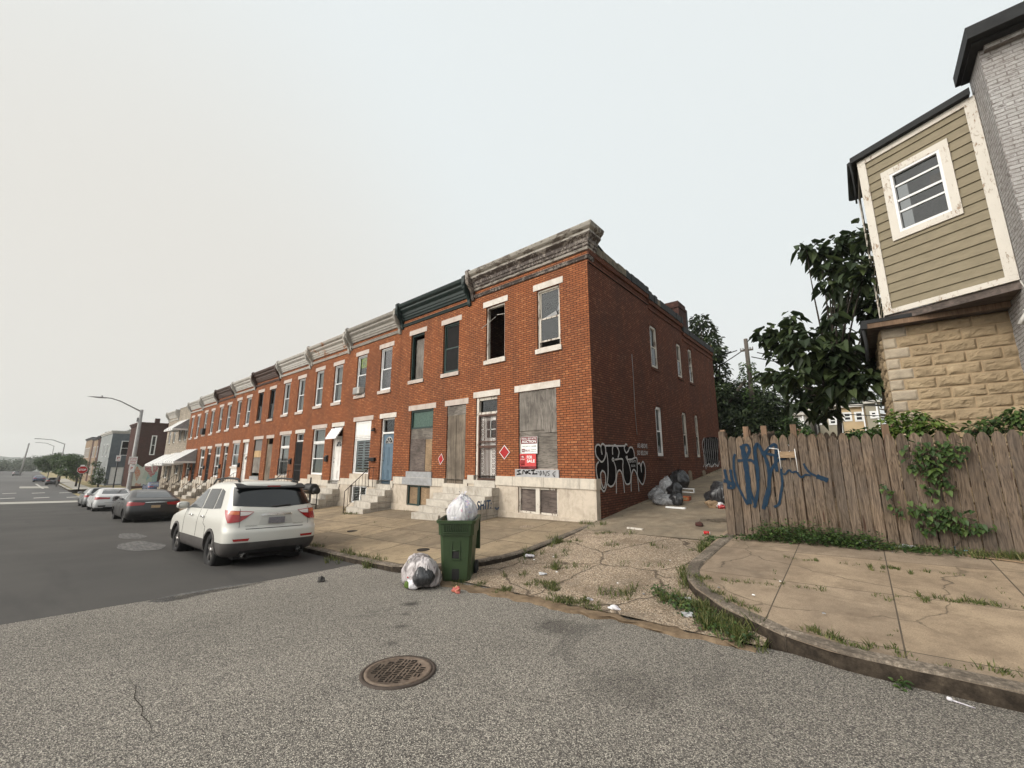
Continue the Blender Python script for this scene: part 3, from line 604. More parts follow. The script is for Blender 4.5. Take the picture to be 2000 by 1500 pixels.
def rowhouse(i, xr, D, W, cfg):
    gx = lambda x: zleft(x, 9.5)-D
    root = thing('row_house', cfg['label'], 'house', (xr, YF, D-ZB), group=cfg.get('group', 'brick houses of the long row'))
    a0 = -W; c0 = gx(xr-W)-.25
    up = cfg.get('up', ((-1.51, -.64), (-3.53, -2.66))); gw = cfg.get('gw', (-3.33, -1.95)); dr = cfg.get('dr', (-1.17, -.19))
    zu0, zu1, zg0, zg1, zd = -2.12, -.22, -5.66, -3.34, -6.03
    if i == 11: zg0 = -5.3
    holes = [(u[0], u[1], zu0, zu1) for u in up]+[(gw[0], gw[1], zg0, zg1), (dr[0], dr[1], -5.88, zg1)]
    m = MB(PW); m.wall(a0, 0, -5.88, .54, holes, .16); m.build('front_wall', MATS[cfg.get('brick', 'brick_front')], root)
    # lower marble: course, facing with cellar window, plinth
    bh = (gw[0]-.0, gw[1], -6.90, -6.17)
    m = MB(PW)
    m.wall(a0, 0, -6.15, -5.88, [(dr[0], dr[1], zd, -5.88)], .2, .06); 
    for (p, q) in ((a0, dr[0]), (dr[1], 0)):
        m.face([(p, 0, -5.88), (q, 0, -5.88), (q, .06, -5.88), (p, .06, -5.88)]); m.face([(p, .03, -6.15), (q, .03, -6.15), (q, .06, -6.15), (p, .06, -6.15)])
    m.build('marble_course', MATS['marble_course' if i < 11 else 'formstone'], root)
    m = MB(PW); m.wall(a0, 0, -6.90, -6.15, [bh[:2]+(-6.90, -6.17)], .16, .03); m.wall(a0, 0, c0, -6.90, [], .1, .085); m.face([(a0, .03, -6.9), (0, .03, -6.9), (0, .085, -6.9), (a0, .085, -6.9)]); m.face([(0, 0, c0), (0, .085, c0), (0, .085, -6.9), (0, 0, -6.9)])
    m.build('marble_base', MATS['marble' if i < 11 else 'formstone'], root)
    # sill block under the parlour window
    q = MB(PW); q.box(gw[0]-.1, gw[1]+.06, -.15, .045, -5.879, zg0-.003); q.build('sill_block', MATS[cfg.get('sillm', 'marble')], root)
    # shell
    m = MB(PW); dp = -cfg.get('depth', 12.7)
    if i > 1:
        m.face([(0, 0, c0), (0, dp, c0), (0, dp, .5), (0, 0, .5)]) if cfg.get('rside') else m.face([(-.01, -.16, c0), (-.01, dp, c0), (-.01, dp, .5), (-.01, -.16, .9)])
    m.face([(a0, 0, c0), (a0, dp, c0), (a0, dp, .5), (a0, 0, .54)]); m.face([(a0, dp, c0), (0, dp, c0), (0, dp, .5), (a0, dp, .5)])
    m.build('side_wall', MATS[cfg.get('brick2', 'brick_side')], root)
    m = MB(PW); m.face([(a0, 0, .53), (0, 0, .53), (0, dp, .3), (a0, dp, .3)]); m.face([(a0, .0, 1.16), (0, .0, 1.16), (0, -3, .5), (a0, -3, .5)]); m.build('roof', MATS['roof_felt'], root)
    m = MB(PW); m.box(a0+.05, -.05, dp+.1, -.3, -2.6, -2.5); m.box(a0+.05, -.05, -3.4, -3.3, -6.2, .2); m.build('interior', MATS['interior_gray'], root)
    # cornice and string course
    if cfg.get('cor'):
        m = MB(PW)
        if i == 1:
            m = MB(); path = [(-W, 0), (0, 0), (0, .42)]
            m.sweep(path, [(d, z+ZB) for d, z in CP], mis=[0, 0, 1, 1, 1, 1, 1, 1, 0, 0, 0, 0, 0, 0, 0]); co = m.build('cornice', [MATS['peeling_fascia'], MATS['peeling_cornice']], root)
            m = MB(); m.sweep([(-W+.05, 0), (.0, 0), (0, .30)], [(0, .25+ZB), (.04, .26+ZB), (.055, .31+ZB), (.075, .34+ZB), (.075, .36+ZB), (0, .37+ZB)]); m.build('string_course', MATS['peeling_cornice'], root)
        else:
            m.prism([(d, z) for d, z in CP], a0+.02, -.02, 0); co = m.build('cornice', MATS[cfg['cor']], root)
            m = MB(PW); m.prism([(0, .25), (.04, .26), (.055, .31), (.075, .34), (.075, .36), (0, .37)], a0+.06, -.06, 0); m.build('string_course', MATS[cfg['cor']], root)
        bracket(co, a0+.09, cfg['cor']); 
        if i > 1: bracket(co, -.09, cfg['cor'])
    # upper windows
    for k, u in enumerate(up):
        kw = dict(cfg['upw'][k]); kw.setdefault('lint', cfg.get('lint', 'lintel_pink')); kw.setdefault('sill', cfg.get('lint', 'lintel_pink'))
        window(root, PW, u[0], u[1], zu0, zu1, **kw)
    # parlour lintel + its window or boards
    cfg['parlour'](root, gw, zg0, zg1)
    q = MB(PW); q.box(gw[0]-.15, gw[1]+.15, -.06, .012, zg1+.003, zg1+.2); q.build('lintel', MATS[cfg.get('lint', 'lintel_pink')], root)
    cfg['door'](root, dr, zd, zg1)
    cfg['cellar'](root, bh)
    return root
def parlour_std(fm='vinyl_white', back='curtain_white', gm='glass', split=.70):
    def f(root, gw, z0, z1):
        zs = z0+(z1-z0)*split
        window(root, PW, gw[0], gw[1], z0, zs, 'sash', fm, gm, back, None, None, .1); w_ = window(root, PW, gw[0], gw[1], zs, z1, 'fixed', fm, gm, back, None, None, .1)
        w_.name = 'transom_window'
    return f
def cellar_board(mat='ply_stained', fm='peeling_white', two=True):
    def f(root, h):
        m = MB(PW); frame_box(m, h[0]+.003, h[1]-.003, h[2]+.003, h[3]-.003, .05, -.10, -.02); um = (h[0]+h[1])/2
        m.box(um-.07, um+.07, -.10, .0, h[2]+.003, h[3]-.003); fr = m.build('cellar_window', MATS[fm], root)
        boards(fr, PW, 'board', h[0]+.05, um-.07, h[2]+.03, h[3]-.03, mat, d=-.07); boards(fr, PW, 'board', um+.07, h[1]-.05, h[2]+.03, h[3]-.03, mat, d=-.05)
    return f
def cellar_glass(fm='white_paint', slats=False):
    def f(root, h):
        w_ = window(root, PW, h[0]+.1, h[1]-.1, h[2], h[3], 'fixed', fm, 'glass', 'curtain_dark' if not slats else None, None, None, .06); w_.name = 'cellar_window'
        if slats:
            s = MB(PW)
            for k in range(9): s.box(h[0]+.2, h[1]-.2, -.13, -.09, h[2]+.08+k*.07, h[2]+.11+k*.07)
            s.box((h[0]+h[1])/2-.04, (h[0]+h[1])/2+.04, -.13, -.08, h[2]+.05, h[3]-.05); s.build('shutter', MATS['white_paint'], w_)
    return f
def mailbox(root, u, z, mat='black_iron', wide=False):
    m = MB(PW); a = .2 if wide else .11; h = .16 if wide else .3
    m.prism([(.0, z), (.10, z), (.11, z+h*.75), (.04, z+h), (0, z+h)], u-a, u+a, 0); m.box(u-a-.01, u+a+.01, 0, .12, z+h*.72, z+h*.78); return m.build('mailbox', MATS[mat], root)
def std_door(mat, style='panel', **k):
    def f(root, dr, z0, z1): return door(root, PW, dr[0], dr[1], z0, z1, mat, style, **k)
    return f
def bars_door(mat='black_iron', leaf='car_trim'):
    def f(root, dr, z0, z1):
        d = door(root, PW, dr[0], dr[1], z0, z1, leaf, 'flat', fm='white_paint', trans='glass')
        m = MB(PW); zt = z1-.45; frame_box(m, dr[0]+.05, dr[1]-.05, z0+.02, zt, .05, -.07, -.03)
        n = 13
        for k in range(n): x = dr[0]+.1+(dr[1]-dr[0]-.2)*k/(n-1); m.box(x-.012, x+.012, -.06, -.04, z0+.06, zt-.04)
        for zz in (z0+.7, z0+1.0): m.box(dr[0]+.08, dr[1]-.08, -.062, -.038, zz-.02, zz+.02)
        m.build('security_gate', MATS[mat], d); return d
    return f
def awning(root, u0, u1, zt, dep, drop, P=PW, stripes=True):
    m = MB(P); n = 10; zb = zt-drop
    for k in range(n):
        a, b = u0+(u1-u0)*k/n, u0+(u1-u0)*(k+1)/n; mi = k % 2
        m.face([(a, .02, zt), (b, .02, zt), (b, dep, zb), (a, dep, zb)], mi); m.face([(a, dep, zb), (b, dep, zb), (b, dep, zb-.16), (a, dep, zb-.16)], mi)
    for u in (u0, u1):
        m.face([(u, .02, zt), (u, dep, zb), (u, .02, zb)], 1); m.face([(u, .02, zb), (u, dep, zb), (u, dep, zb-.16), (u, .02, zb-.16)], 0)
    m.box(u0, u1, dep-.02, dep+.006, zb-.18, zb-.14, 0); return m.build('awning', [MATS['white_paint'], MATS['sill_gray']], root)
WH = dict(kind='sash', fm='vinyl_white', back='curtain_white')
HX = [-5.31]+[-10.0-4.235*k for k in range(10)]; HD = [5.42, 5.27, 5.10, 4.965, 4.825, 4.70, 4.57, 4.44, 4.315, 4.165]

# --- house at the corner
def p1(root, gw, z0, z1):
    m = MB(PW); frame_box(m, gw[0]+.003, gw[1]-.003, z0+.003, z1-.003, .05, -.12, -.055); w_ = m.build('boarded_window', MATS['peeling_white'], root)
    u0, u1 = gw[0]+.03, gw[1]-.01
    boards(w_, PW, 'board', u0+.02, u1, z0+.02, z1-1.05, 'ply_gray_h', d=-.05); boards(w_, PW, 'board', u0, u0+.95, z1-1.2, z1-.03, 'ply_gray', d=-.03, tilt=.01); boards(w_, PW, 'board', u0+.93, u1, z1-1.28, z1-.04, 'ply_gray', d=-.022)
def d1(root, dr, z0, z1):
    u0, u1 = dr; m = MB(PW); zt = z1-.56
    m.box(u0+.02, u0+.12, -.16, -.03, z0, z1-.003); m.box(u0+.12, u1-.004, -.16, -.06, z1-.10, z1-.003); m.box(u0+.12, u1-.004, -.16, -.04, zt-.02, zt+.06); m.box(u1-.05, u1-.004, -.16, -.05, z0, zt)
    d = m.build('door_frame', MATS['peeling_white'], root)
    L = MB(PW); L.box(u0+.13, u1-.06, -.145, -.11, z0+.01, zt-.03); a, b = u0+.13, u1-.06
    frame_box(L, a+.08, b-.06, z0+.15, z0+1.25, .02, -.11, -.10); dl = L.build('door', MATS['white_door'], d)
    g = MB(PW); g.face([(a+.30, -.104, z0+1.35), (b-.05, -.104, z0+1.35), (b-.05, -.104, z0+1.9), (a+.30, -.104, z0+1.9)]); g.build('pane', MATS['car_glass'], dl)
    g = MB(PW); g.box(a+.46, a+.49, -.104, -.092, z0+1.35, z0+1.9); g.box(a+.3, b-.05, -.104, -.092, z0+1.6, z0+1.63); g.build('glazing_bar', MATS['white_paint'], dl)
    m = MB(PW); x0, x1 = u0+.12, u1-.01; ztp = zt-.02
    frame_box(m, x0, x1, z0+.01, ztp, .055, -.05, -.01); m.box(x0+.055, x1-.055, -.05, -.02, z0+1.02, z0+1.10); m.box(x0+.055, x1-.055, -.05, -.02, z0+1.2, z0+1.24)
    for k in range(12):
        x = x0+.09+(x1-x0-.18)*k/11
        if 3 <= k <= 7: m.box(x-.008, x+.008, -.045, -.027, z0+.06, ztp-.06)
    for side in (x0+.17, x1-.16):          # scrolled ironwork panels
        for k in range(13):
            zc = z0+.14+k*.155
            if zc > ztp-.12 or abs(zc-(z0+1.12)) < .1: continue
            m.tube([(side+.075*math.cos(t)*(1-.05*j), -.036, zc+.07*math.sin(t)*(1-.05*j)) for j, t in enumerate([q*.7 for q in range(10)])], .008, 4)
            m.tube([(side-.08, -.036, zc-.07), (side+.08, -.036, zc+.07)], .006, 4); m.tube([(side-.08, -.036, zc+.07), (side+.08, -.036, zc-.07)], .006, 4)
    m.build('security_gate', MATS['rust_iron'], d)
    g = MB(PW); g.face([(u0+.12, -.13, zt+.06), (u1, -.13, zt+.06), (u1, -.13, z1-.1), (u0+.12, -.13, z1-.1)]); g.build('transom', MATS['glass_murky'], d)
    q = MB(PW); q.box(u0-.12, u1+.12, -.06, .014, z1+.003, z1+.2); q.build('lintel', MATS['lintel_white'], d)
def c1(root, h):
    cellar_board('ply_stained', 'peeling_white')(root, h)
c_h1 = dict(label='end house at the alley corner, peeling gray cornice, auction sign on its boarded window', cor='peeling_cornice', lint='lintel_white', depth=12.75,
    up=((-1.80, -.96), (-3.98, -3.12)), gw=(-2.55, -1.15), dr=(-4.40, -3.43), parlour=p1, door=d1, cellar=c1, sillm='paint_gray',
    upw=[dict(kind='broken', fm='peeling_white', gm='glass_murky', back=None), dict(kind='open', fm='peeling_white', back=None)])
h1 = rowhouse(1, HX[0], HD[0], 4.69, c_h1)
stoop(h1, -4.60, -3.30, -6.03, zleft(-9.3, 8.3)-HD[0], 4, thr=(-4.36, -3.45))
m = MB(PW); m.tube([(-4.02, .16, -1.0), (-3.60, -.08, -.62)], .012, 5); m.tube([(-3.55, -.1, -.55), (-3.15, -.1, -.60)], .012, 5)
m.build('broken_sash_bar', MATS['peeling_white'], h1)
m = MB(PW); m.P = lambda u, d, z: PW(u, -.085+d, z)
m.poly([[(-1.10, -1.02), (-1.02, -.7), (-.98, -.98)]]); m.poly([[(-1.65, -1.16), (-1.15, -1.0), (-1.10, -1.13)]]); m.build('broken_glass_shard', MATS['sill_gray'], h1)
# right side wall along the alley
def PS(u, d, z): return (d, u-YF, z-HD[0]+ZB)         # u = world Y, z = world (eye) height, local to house 1
arch = [(13.93, 14.56, 3.28, 4.86), (16.72, 17.26, 3.36, 4.80), (18.24, 18.74, 3.36, 4.88), (13.97, 14.52, .16, 1.88), (16.76, 17.26, .14, 1.92), (18.40, 18.84, .15, 1.94)]
vents = [(14.05, 14.55, -1.0, -.62), (17.0, 17.4, -.85, -.40), (18.9, 19.3, -.80, -.42)]
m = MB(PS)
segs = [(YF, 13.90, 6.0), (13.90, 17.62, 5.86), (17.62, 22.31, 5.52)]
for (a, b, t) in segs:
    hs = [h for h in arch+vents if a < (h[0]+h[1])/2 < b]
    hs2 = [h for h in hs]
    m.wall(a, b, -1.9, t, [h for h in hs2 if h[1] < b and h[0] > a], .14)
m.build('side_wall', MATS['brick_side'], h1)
m = MB(PS)
for (a, b, t) in segs:
    m.box(a+.002, b-.002, 0.0, .035, t-.42, t-.34); m.box(a+.002, b-.002, 0.0, .06, t-.18, t-.02)
m.build('corbel_course', MATS['brick_side'], h1)
m = MB(PS)
def jag(y): return .02*noise.noise(Vector((y*3, 0, 0)))
for (a, b, t, mi, hgt) in ((10.0, 12.0, 6.0, 1, .22), (12.0, 13.90, 6.0, 0, .24), (13.90, 14.7, 5.86, 0, .26), (14.7, 15.0, 5.86, 1, .2), (15.0, 17.62, 5.86, 0, .24), (17.62, 22.35, 5.52, 0, .22)):
    k = max(2, int((b-a)/.2))
    for j in range(k):
        y0, y1 = a+(b-a)*j/k, a+(b-a)*(j+1)/k; m.box(y0, y1, -.28, .085+jag(y0), t-.03+jag(y0*2)*1.5, t+hgt+jag(y0), mi)
m.build('parapet_cap', [MATS['tar'], MATS['tar_worn']], h1)
m = MB(PS); m.box(17.75, 18.75, -.75, -.10, 5.3, 7.0); m.box(17.70, 18.80, -.80, -.06, 6.7, 6.8); ch = m.build('chimney', MATS['brick_brown'], h1)
m = MB(PS); m.prism([(18.76, 5.3), (19.15, 5.3), (19.0, 6.95), (18.76, 7.02)], -.70, -.12, 1) if False else m.box(18.753, 19.05, -.68, -.12, 5.4, 6.9); m.build('chimney_dark_side', MATS['tar'], ch)  # black box that makes the chimney's right side dark
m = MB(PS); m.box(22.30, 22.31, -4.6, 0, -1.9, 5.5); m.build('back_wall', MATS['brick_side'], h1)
for k, h in enumerate(arch):
    fr = window(h1, PS, h[0], h[1], h[2], h[3], 'sash', 'peeling_white' if k != 3 else 'white_paint', 'glass_murky', None, None, None, .05, ft=.085)
    q = MB(PS); um = (h[0]+h[1])/2; rr = (h[1]-h[0])/2+.09
    q.box(h[0]-.06, h[1]+.06, -.02, .035, h[2]-.10, h[2]-.002); q.build('sill', MATS['brick_side'], fr)
    q = MB(PS); n = 9
    pts = [(um+rr*math.cos(math.pi*j/n), h[3]-.10+.26*math.sin(math.pi*j/n)) for j in range(n+1)]; inn = [(um+(rr-.1)*math.cos(math.pi*j/n), h[3]-.10+.16*math.sin(math.pi*j/n)) for j in range(n+1)]
    for j in range(n): 
        for dd in (.018,): q.face([(pts[j][0], dd, pts[j][1]), (pts[j+1][0], dd, pts[j+1][1]), (inn[j+1][0], dd, inn[j+1][1]), (inn[j][0], dd, inn[j][1])]); q.face([(pts[j][0], 0, pts[j][1]), (pts[j+1][0], 0, pts[j+1][1]), (pts[j+1][0], dd, pts[j+1][1]), (pts[j][0], dd, pts[j][1])])
    q.build('brick_arch', MATS['brick_corner' if False else 'brick_side'], fr)
for h in vents:
    q = MB(PS); n = 8; um = (h[0]+h[1])/2; r = (h[1]-h[0])/2; ring = [(h[0], h[2]-.3), (h[1], h[2]-.3), (h[1], h[3]-.1)]+[(um+r*math.cos(math.pi*j/n), h[3]-.1+.12*math.sin(math.pi*j/n)) for j in range(1, n)]+[(h[0], h[3]-.1)]
    q.prism(ring, -.05, .02, 1); q.build('blocked_cellar_window', MATS['concrete_alley'], h1)
m = MB(PS); m.tube([(12.25, .012, 3.4), (12.27, .012, 2.6), (12.24, .012, 1.6), (12.3, .012, .8)], .008, 4); m.build('hanging_cable', MATS['sill_gray'], h1)
m = MB(); m.box(-.29, .0015, -.0015, .001, ZB-5.88, ZB+.52) if False else None
# marble return round the corner
m = MB(PS); m.box(YF-.06, YF+.20, 0, .06, HD[0]-6.15, HD[0]-5.88); m.box(YF-.03, YF+.17, 0, .035, HD[0]-7.3, HD[0]-6.152); m.build('corner_stone', MATS['marble'], h1)

# graffiti on the side wall (black letters outlined in white)
def gz(x, y): return at_x(1140+x*.15, 840+y*.15, -5.31)
def GS(pts): return [(p.y, p.z) for p in (gz(*q) for q in pts)]
m = MB(); m.P = lambda u, d, z: PS(u, .006+d, z)
body = [(150, 215), (205, 195), (275, 205), (545, 200), (640, 250), (655, 360), (685, 370), (695, 430), (735, 470), (765, 410), (795, 500), (760, 705), (695, 610), (640, 520), (610, 570), (600, 680), (570, 705), (525, 680), (490, 560), (460, 525), (430, 560), (410, 640), (380, 710), (340, 735), (305, 700), (260, 800), (190, 680), (160, 560), (190, 420), (175, 360), (150, 310)]
hole = [(240, 525), (215, 570), (225, 680), (255, 755), (280, 680), (275, 570)]
m.poly([GS(body), GS(hole)])
gf = m.build('graffiti_fill', plain('graffiti_black', (.010, .009, .010), (.016, .012, .011), 8, 1.0, spec=.02), h1); m = MB(); m.P = lambda u, d, z: PS(u, .006+d, z)
m.poly([GS([(1560, 105), (1640, 90), (1720, 90), (1750, 130), (1755, 300), (1750, 440), (1660, 460), (1590, 470), (1575, 350), (1555, 200)])])
gf = m.build('graffiti_fill', MATS['graffiti_black'], h1)
m = MB(); m.P = lambda u, d, z: PS(u, .011+d, z)
for st in ([(235, 320), (222, 240), (205, 200), (175, 190), (150, 225), (152, 310), (180, 365), (230, 415), (268, 370), (282, 290), (275, 215), (245, 178), (220, 210), (228, 300)], [(275, 205), (330, 203), (400, 205)], [(400, 205), (480, 206), (540, 203)],
    [(190, 412), (160, 460), (162, 560), (190, 680), (258, 800), (298, 690), (312, 560), (308, 400), (292, 290)], hole+[hole[0]], [(372, 320), (370, 235), (400, 192), (435, 230), (455, 290), (440, 360)],
    [(405, 385), (500, 380), (503, 480), (512, 600), (540, 690), (570, 705), (600, 680), (610, 570)], [(375, 360), (365, 385), (378, 405), (390, 385), (375, 360)], [(388, 415), (412, 500), (412, 630), (385, 710), (340, 735), (305, 700)],
    [(420, 825), (418, 680), (430, 560), (460, 522), (492, 565), (512, 680), (525, 815)], [(560, 195), (540, 185), (522, 235), (545, 295), (575, 270), (590, 230), (625, 228), (650, 290), (655, 355)], [(545, 345), (560, 380), (620, 378), (682, 362), (690, 480), (697, 605), (760, 708), (795, 600), (793, 480), (765, 410), (742, 465), (746, 550)],
    [(560, 385), (588, 460), (610, 570)], [(612, 800), (612, 620), (640, 515), (682, 565), (702, 680), (712, 800)], [(700, 440), (722, 430), (738, 480), (742, 520)], [(540, 350), (560, 345), (556, 370), (540, 350)]):
    m.ribbon(GS(st), .045)
m.build('graffiti_outline', plain('graffiti_white', (.52, .51, .50), (.40, .38, .37), 9, .7), h1); m = MB(); m.P = lambda u, d, z: PS(u, .011+d, z)
for k in range(8): x = 1565+k*25; m.ribbon(GS([(x, 95+(k % 3)*8), (x+6, 200), (x-4, 320), (x+4, 430), (x-8, 480)]), .035)
m.ribbon(GS([(1560, 110), (1540, 180), (1560, 300), (1575, 380), (1590, 510)]), .04); m.ribbon(GS([(1590, 470), (1625, 440), (1660, 480), (1700, 440), (1745, 470), (1765, 400)]), .04)
m.build('graffiti_outline', MATS['graffiti_white'], h1); m = MB(); m.P = lambda u, d, z: PS(u, .011+d, z)
for (s, x, y, w_, h_) in (('AS ABOVE', 695, 230, 130, 60), ('SO BELOW', 695, 325, 140, 60), ('ENVY', 592, 425, 85, 35), ('SUX', 615, 480, 55, 30)):
    A = gz(x, y); B = gz(x+w_, y); Ht = (gz(x, y-h_)-A).z; text_into(m, s, A.y, A.z, B.y-A.y, Ht, 0, .012)
m.build('graffiti_text', MATS['graffiti_white'], h1)
# writing on the painted sill and on the stoop flank
def zs(x, y): p = at_y(960+x*.08, 830+y*.08, YF); return (p.x-HX[0], p.z-HD[0])
m = MB(); m.P = lambda u, d, z: PW(u, .049+d, z)
for st in ([(645, 1130), (735, 1105)], [(690, 1120), (700, 1200)], [(645, 1208), (755, 1192)], [(790, 1205), (795, 1120), (840, 1130), (862, 1195)], [(880, 1110), (888, 1200)], [(960, 1105), (895, 1150), (985, 1195)], [(985, 1115), (1085, 1100)], [(1040, 1110), (1050, 1190)], [(1020, 1195), (1145, 1188)], [(1130, 1138), (1140, 1140)], [(1172, 1142), (1182, 1144)]): m.ribbon([zs(*q) for q in st], .035)
for st in ([(1215, 1160), (1210, 1230), (1245, 1180), (1230, 1120), (1205, 1170)], [(1290, 1220), (1290, 1120), (1350, 1250), (1360, 1130)], [(1450, 1120), (1380, 1150), (1440, 1200), (1400, 1240)], [(1590, 1130), (1520, 1190), (1570, 1270), (1545, 1190)], [(1575, 1195), (1585, 1200)]): m.ribbon([zs(*q) for q in st], .014)
m.build('sill_graffiti', MATS['graffiti_black'], h1)
m = MB(); m.P = lambda u, d, z: (-3.30+.004, -u, z+ZB); text_into(m, 'SHIT:', .22, -6.82, .62, .26, 0, .02, shear=.15)
for st in ([(1.0, -6.80), (1.1, -6.86), (1.2, -6.80)],): m.ribbon(st, .03)
m.P = lambda u, d, z: (-3.296, -(.06+(1.2-u)), z+ZB); m.v = [(-3.296, -1.22-v[1], v[2]) for v in m.v]
m.build('stoop_graffiti', plain('graffiti_blue', (.015, .06, .16), (.02, .05, .11), 20, .6), h1)
m = MB(PW); m.box(-.4+.0, -.35, 0, 0.0, 0, 0) if False else None

# diamonds and auction / sale signs: plates of their own
plain('sign_red', (.36, .010, .012), (.30, .010, .012), 2, .4); plain('sign_white', (.74, .74, .73), (.66, .65, .64), 4, .5); plain('sign_maroon', (.16, .018, .022), (.13, .015, .018), 3, .5); plain('sign_coral', (.52, .055, .055), (.47, .05, .05), 3, .5); plain('sign_black', (.012, .012, .012), (.018, .018, .018), 3, .6)
def diamond(x, z, w_, h_, label, tilt=0.0):
    t = thing('diamond_sign', label, 'sign', (x, YF-.012, z), group='red diamond signs on the brick'); t.rotation_euler = (0, tilt, 0)
    m = MB(); m.prism([(0, -h_/2), (w_/2, 0), (0, h_/2), (-w_/2, 0)], -.006, .0, 1); m.build('border', MATS['sign_white'], t); k = .87
    m = MB(); m.prism([(0, -h_/2*k), (w_/2*k, 0), (0, h_/2*k), (-w_/2*k, 0)], -.010, -.0065, 1); m.build('face', MATS['sign_red'], t)
diamond(-8.41, .26, .44, .44, 'red diamond sign with white edge between the rusty gate door and the auction sign')
diamond(-11.42, .06, .30, .40, 'red diamond sign tilted on the brick just left of the boarded plank door', rad(8))
t = thing('auction_sign', 'maroon and white real estate auction sign on the corner house boarded window', 'sign', (-7.45, YF+.005, .45))
m = MB(); m.box(-.30, .30, -.012, 0, -.24, .25); m.build('board', MATS['sign_white'], t)
m = MB(); m.box(-.30, .29, -.0155, -.0125, .045, .245); m.build('header', MATS['sign_maroon'], t)
m = MB(); m.P = lambda u, d, z: (u, -.019, z); text_into(m, 'REAL ESTATE', -.27, .17, .53, .05, 0, .01); text_into(m, 'AUCTION', -.27, .07, .53, .08, 0, .03); m.build('header_lettering', MATS['sign_white'], t)
m = MB(); m.P = lambda u, d, z: (u, -.0145, z); text_into(m, 'THU. JULY 17  12:30PM', -.26, -.06, .52, .05, 0, .01); text_into(m, '410-296-8440', .06, -.135, .2, .028, 0, .005); text_into(m, 'ajbillig.com', .06, -.19, .2, .028, 0, .005); m.box(-.26, .26, 0, 0, .005, .015) if False else None; m.build('date_lettering', MATS['sign_black'], t)
m = MB(); m.box(-.27, -.16, -.0150, -.0125, -.20, -.10); m.P = lambda u, d, z: (u, -.0145, z); text_into(m, 'BILLIG', -.14, -.18, .17, .06, 0, .02); m.build('logo', MATS['sign_maroon'], t)
m = MB(); m.P = lambda u, d, z: (u, -.0185, z); text_into(m, 'AJ', -.255, -.185, .08, .06, 0, .01); m.build('logo_lettering', MATS['sign_white'], t)
t = thing('sale_sign', 'coral red for sale sign directly under the auction sign', 'sign', (-7.50, YF+.005, -.01))
m = MB(); m.box(-.30, .30, -.014, 0, -.22, .21); m.build('board', MATS['sign_coral'], t)
m = MB(); m.box(-.299, .299, -.0175, -.0145, -.219, -.145); m.build('footer', MATS['sign_maroon'], t)
m = MB(); m.P = lambda u, d, z: (u, -.0185, z); text_into(m, 'FOR', -.03, .07, .2, .09, 0, .03); text_into(m, 'SALE', -.03, -.04, .29, .09, 0, .03); text_into(m, 'MD', -.24, .10, .10, .045, 0, .01); text_into(m, 'PROPERTY', -.265, .03, .16, .035, 0, .01)
frame_box(m, -.27, -.12, -.12, .02, .012, 0, 0); frame_box(m, -.27, -.12, .085, .17, .010, 0, 0)
for k in range(3): m.box(-.25, -.14, 0, 0, -.10+.035*k, -.085+.035*k)
m.box(-.27, .02, 0, 0, -.195, -.18); m.build('lettering', MATS['sign_white'], t)

# --- second house
def p2(root, gw, z0, z1):
    u0, u1 = gw; zt = z1-.72
    m = MB(PW); frame_box(m, u0+.003, u1-.003, zt, z1-.003, .06, -.14, -.04); w_ = m.build('boarded_window', MATS['green_frame'], root)
    m = MB(PW); m.box(u0+.06, u1-.06, -.11, -.09, zt+.05, z1-.06); m.build('transom', MATS['green_glass_paint'], w_)
    boards(w_, PW, 'board', u0, u1-.01, zt-.42, zt+.01, 'ply_gray_h', d=-.05); boards(w_, PW, 'board', u0, u1-.45, z0+.01, zt-.39, 'ply_stained', d=-.04); boards(w_, PW, 'board', u1-.46, u1-.01, z0+.01, zt-.41, 'ply_tan', d=-.055)
def d2(root, dr, z0, z1):
    u0, u1 = dr; m = MB(PW); m.box(u0, u0+.05, -.12, -.05, z0, z1); m.box(u1-.05, u1, -.12, -.05, z0, z1); d = m.build('door_frame', MATS['peeling_white'], root)
    boards(d, PW, 'board', u0+.01, u1-.01, z1-.36, z1-.02, 'ply_gray_h', d=-.02)
    n = 4
    for k in range(n): a = u0+.03+(u1-u0-.06)*k/n; boards(d, PW, 'plank', a+.003, a+(u1-u0-.06)/n-.003, z0-.14, z1-.34, 'plank_gray', d=-.03+.008*(k % 2))
    q = MB(PW); q.box(u0-.12, u1+.12, -.06, .014, z1+.003, z1+.2); q.build('lintel', MATS['lintel_pink'], d)
c_h2 = dict(label='abandoned house with dark green cornice, second from the alley, boarded front', cor='cornice_green', parlour=p2, door=d2, cellar=cellar_board('ply_tan', 'green_frame'), sillm='sill_gray',
    upw=[dict(kind='sash', fm='green_frame', gm='dark_void', back=None), dict(kind='open', fm='green_frame', back=None)])  # dark_void panes: near-black sheets painting the darkness of the unlit room
h2 = rowhouse(2, HX[1], HD[1], 4.25, c_h2)
boards(h2, PW, 'window_board', -3.42, -2.74, -2.05, -.4, 'ply_gray', d=-.20)
q = MB(PW); q.box(-3.62, -1.82, 0, .075, -6.15, -5.885); q.build('sill_course', MATS['sill_gray'], h2)
stoop(h2, -1.35, -.02, -6.03-.12, zleft(-10.7, 8.2)-HD[1], 4, thr=(-1.2, -.15))
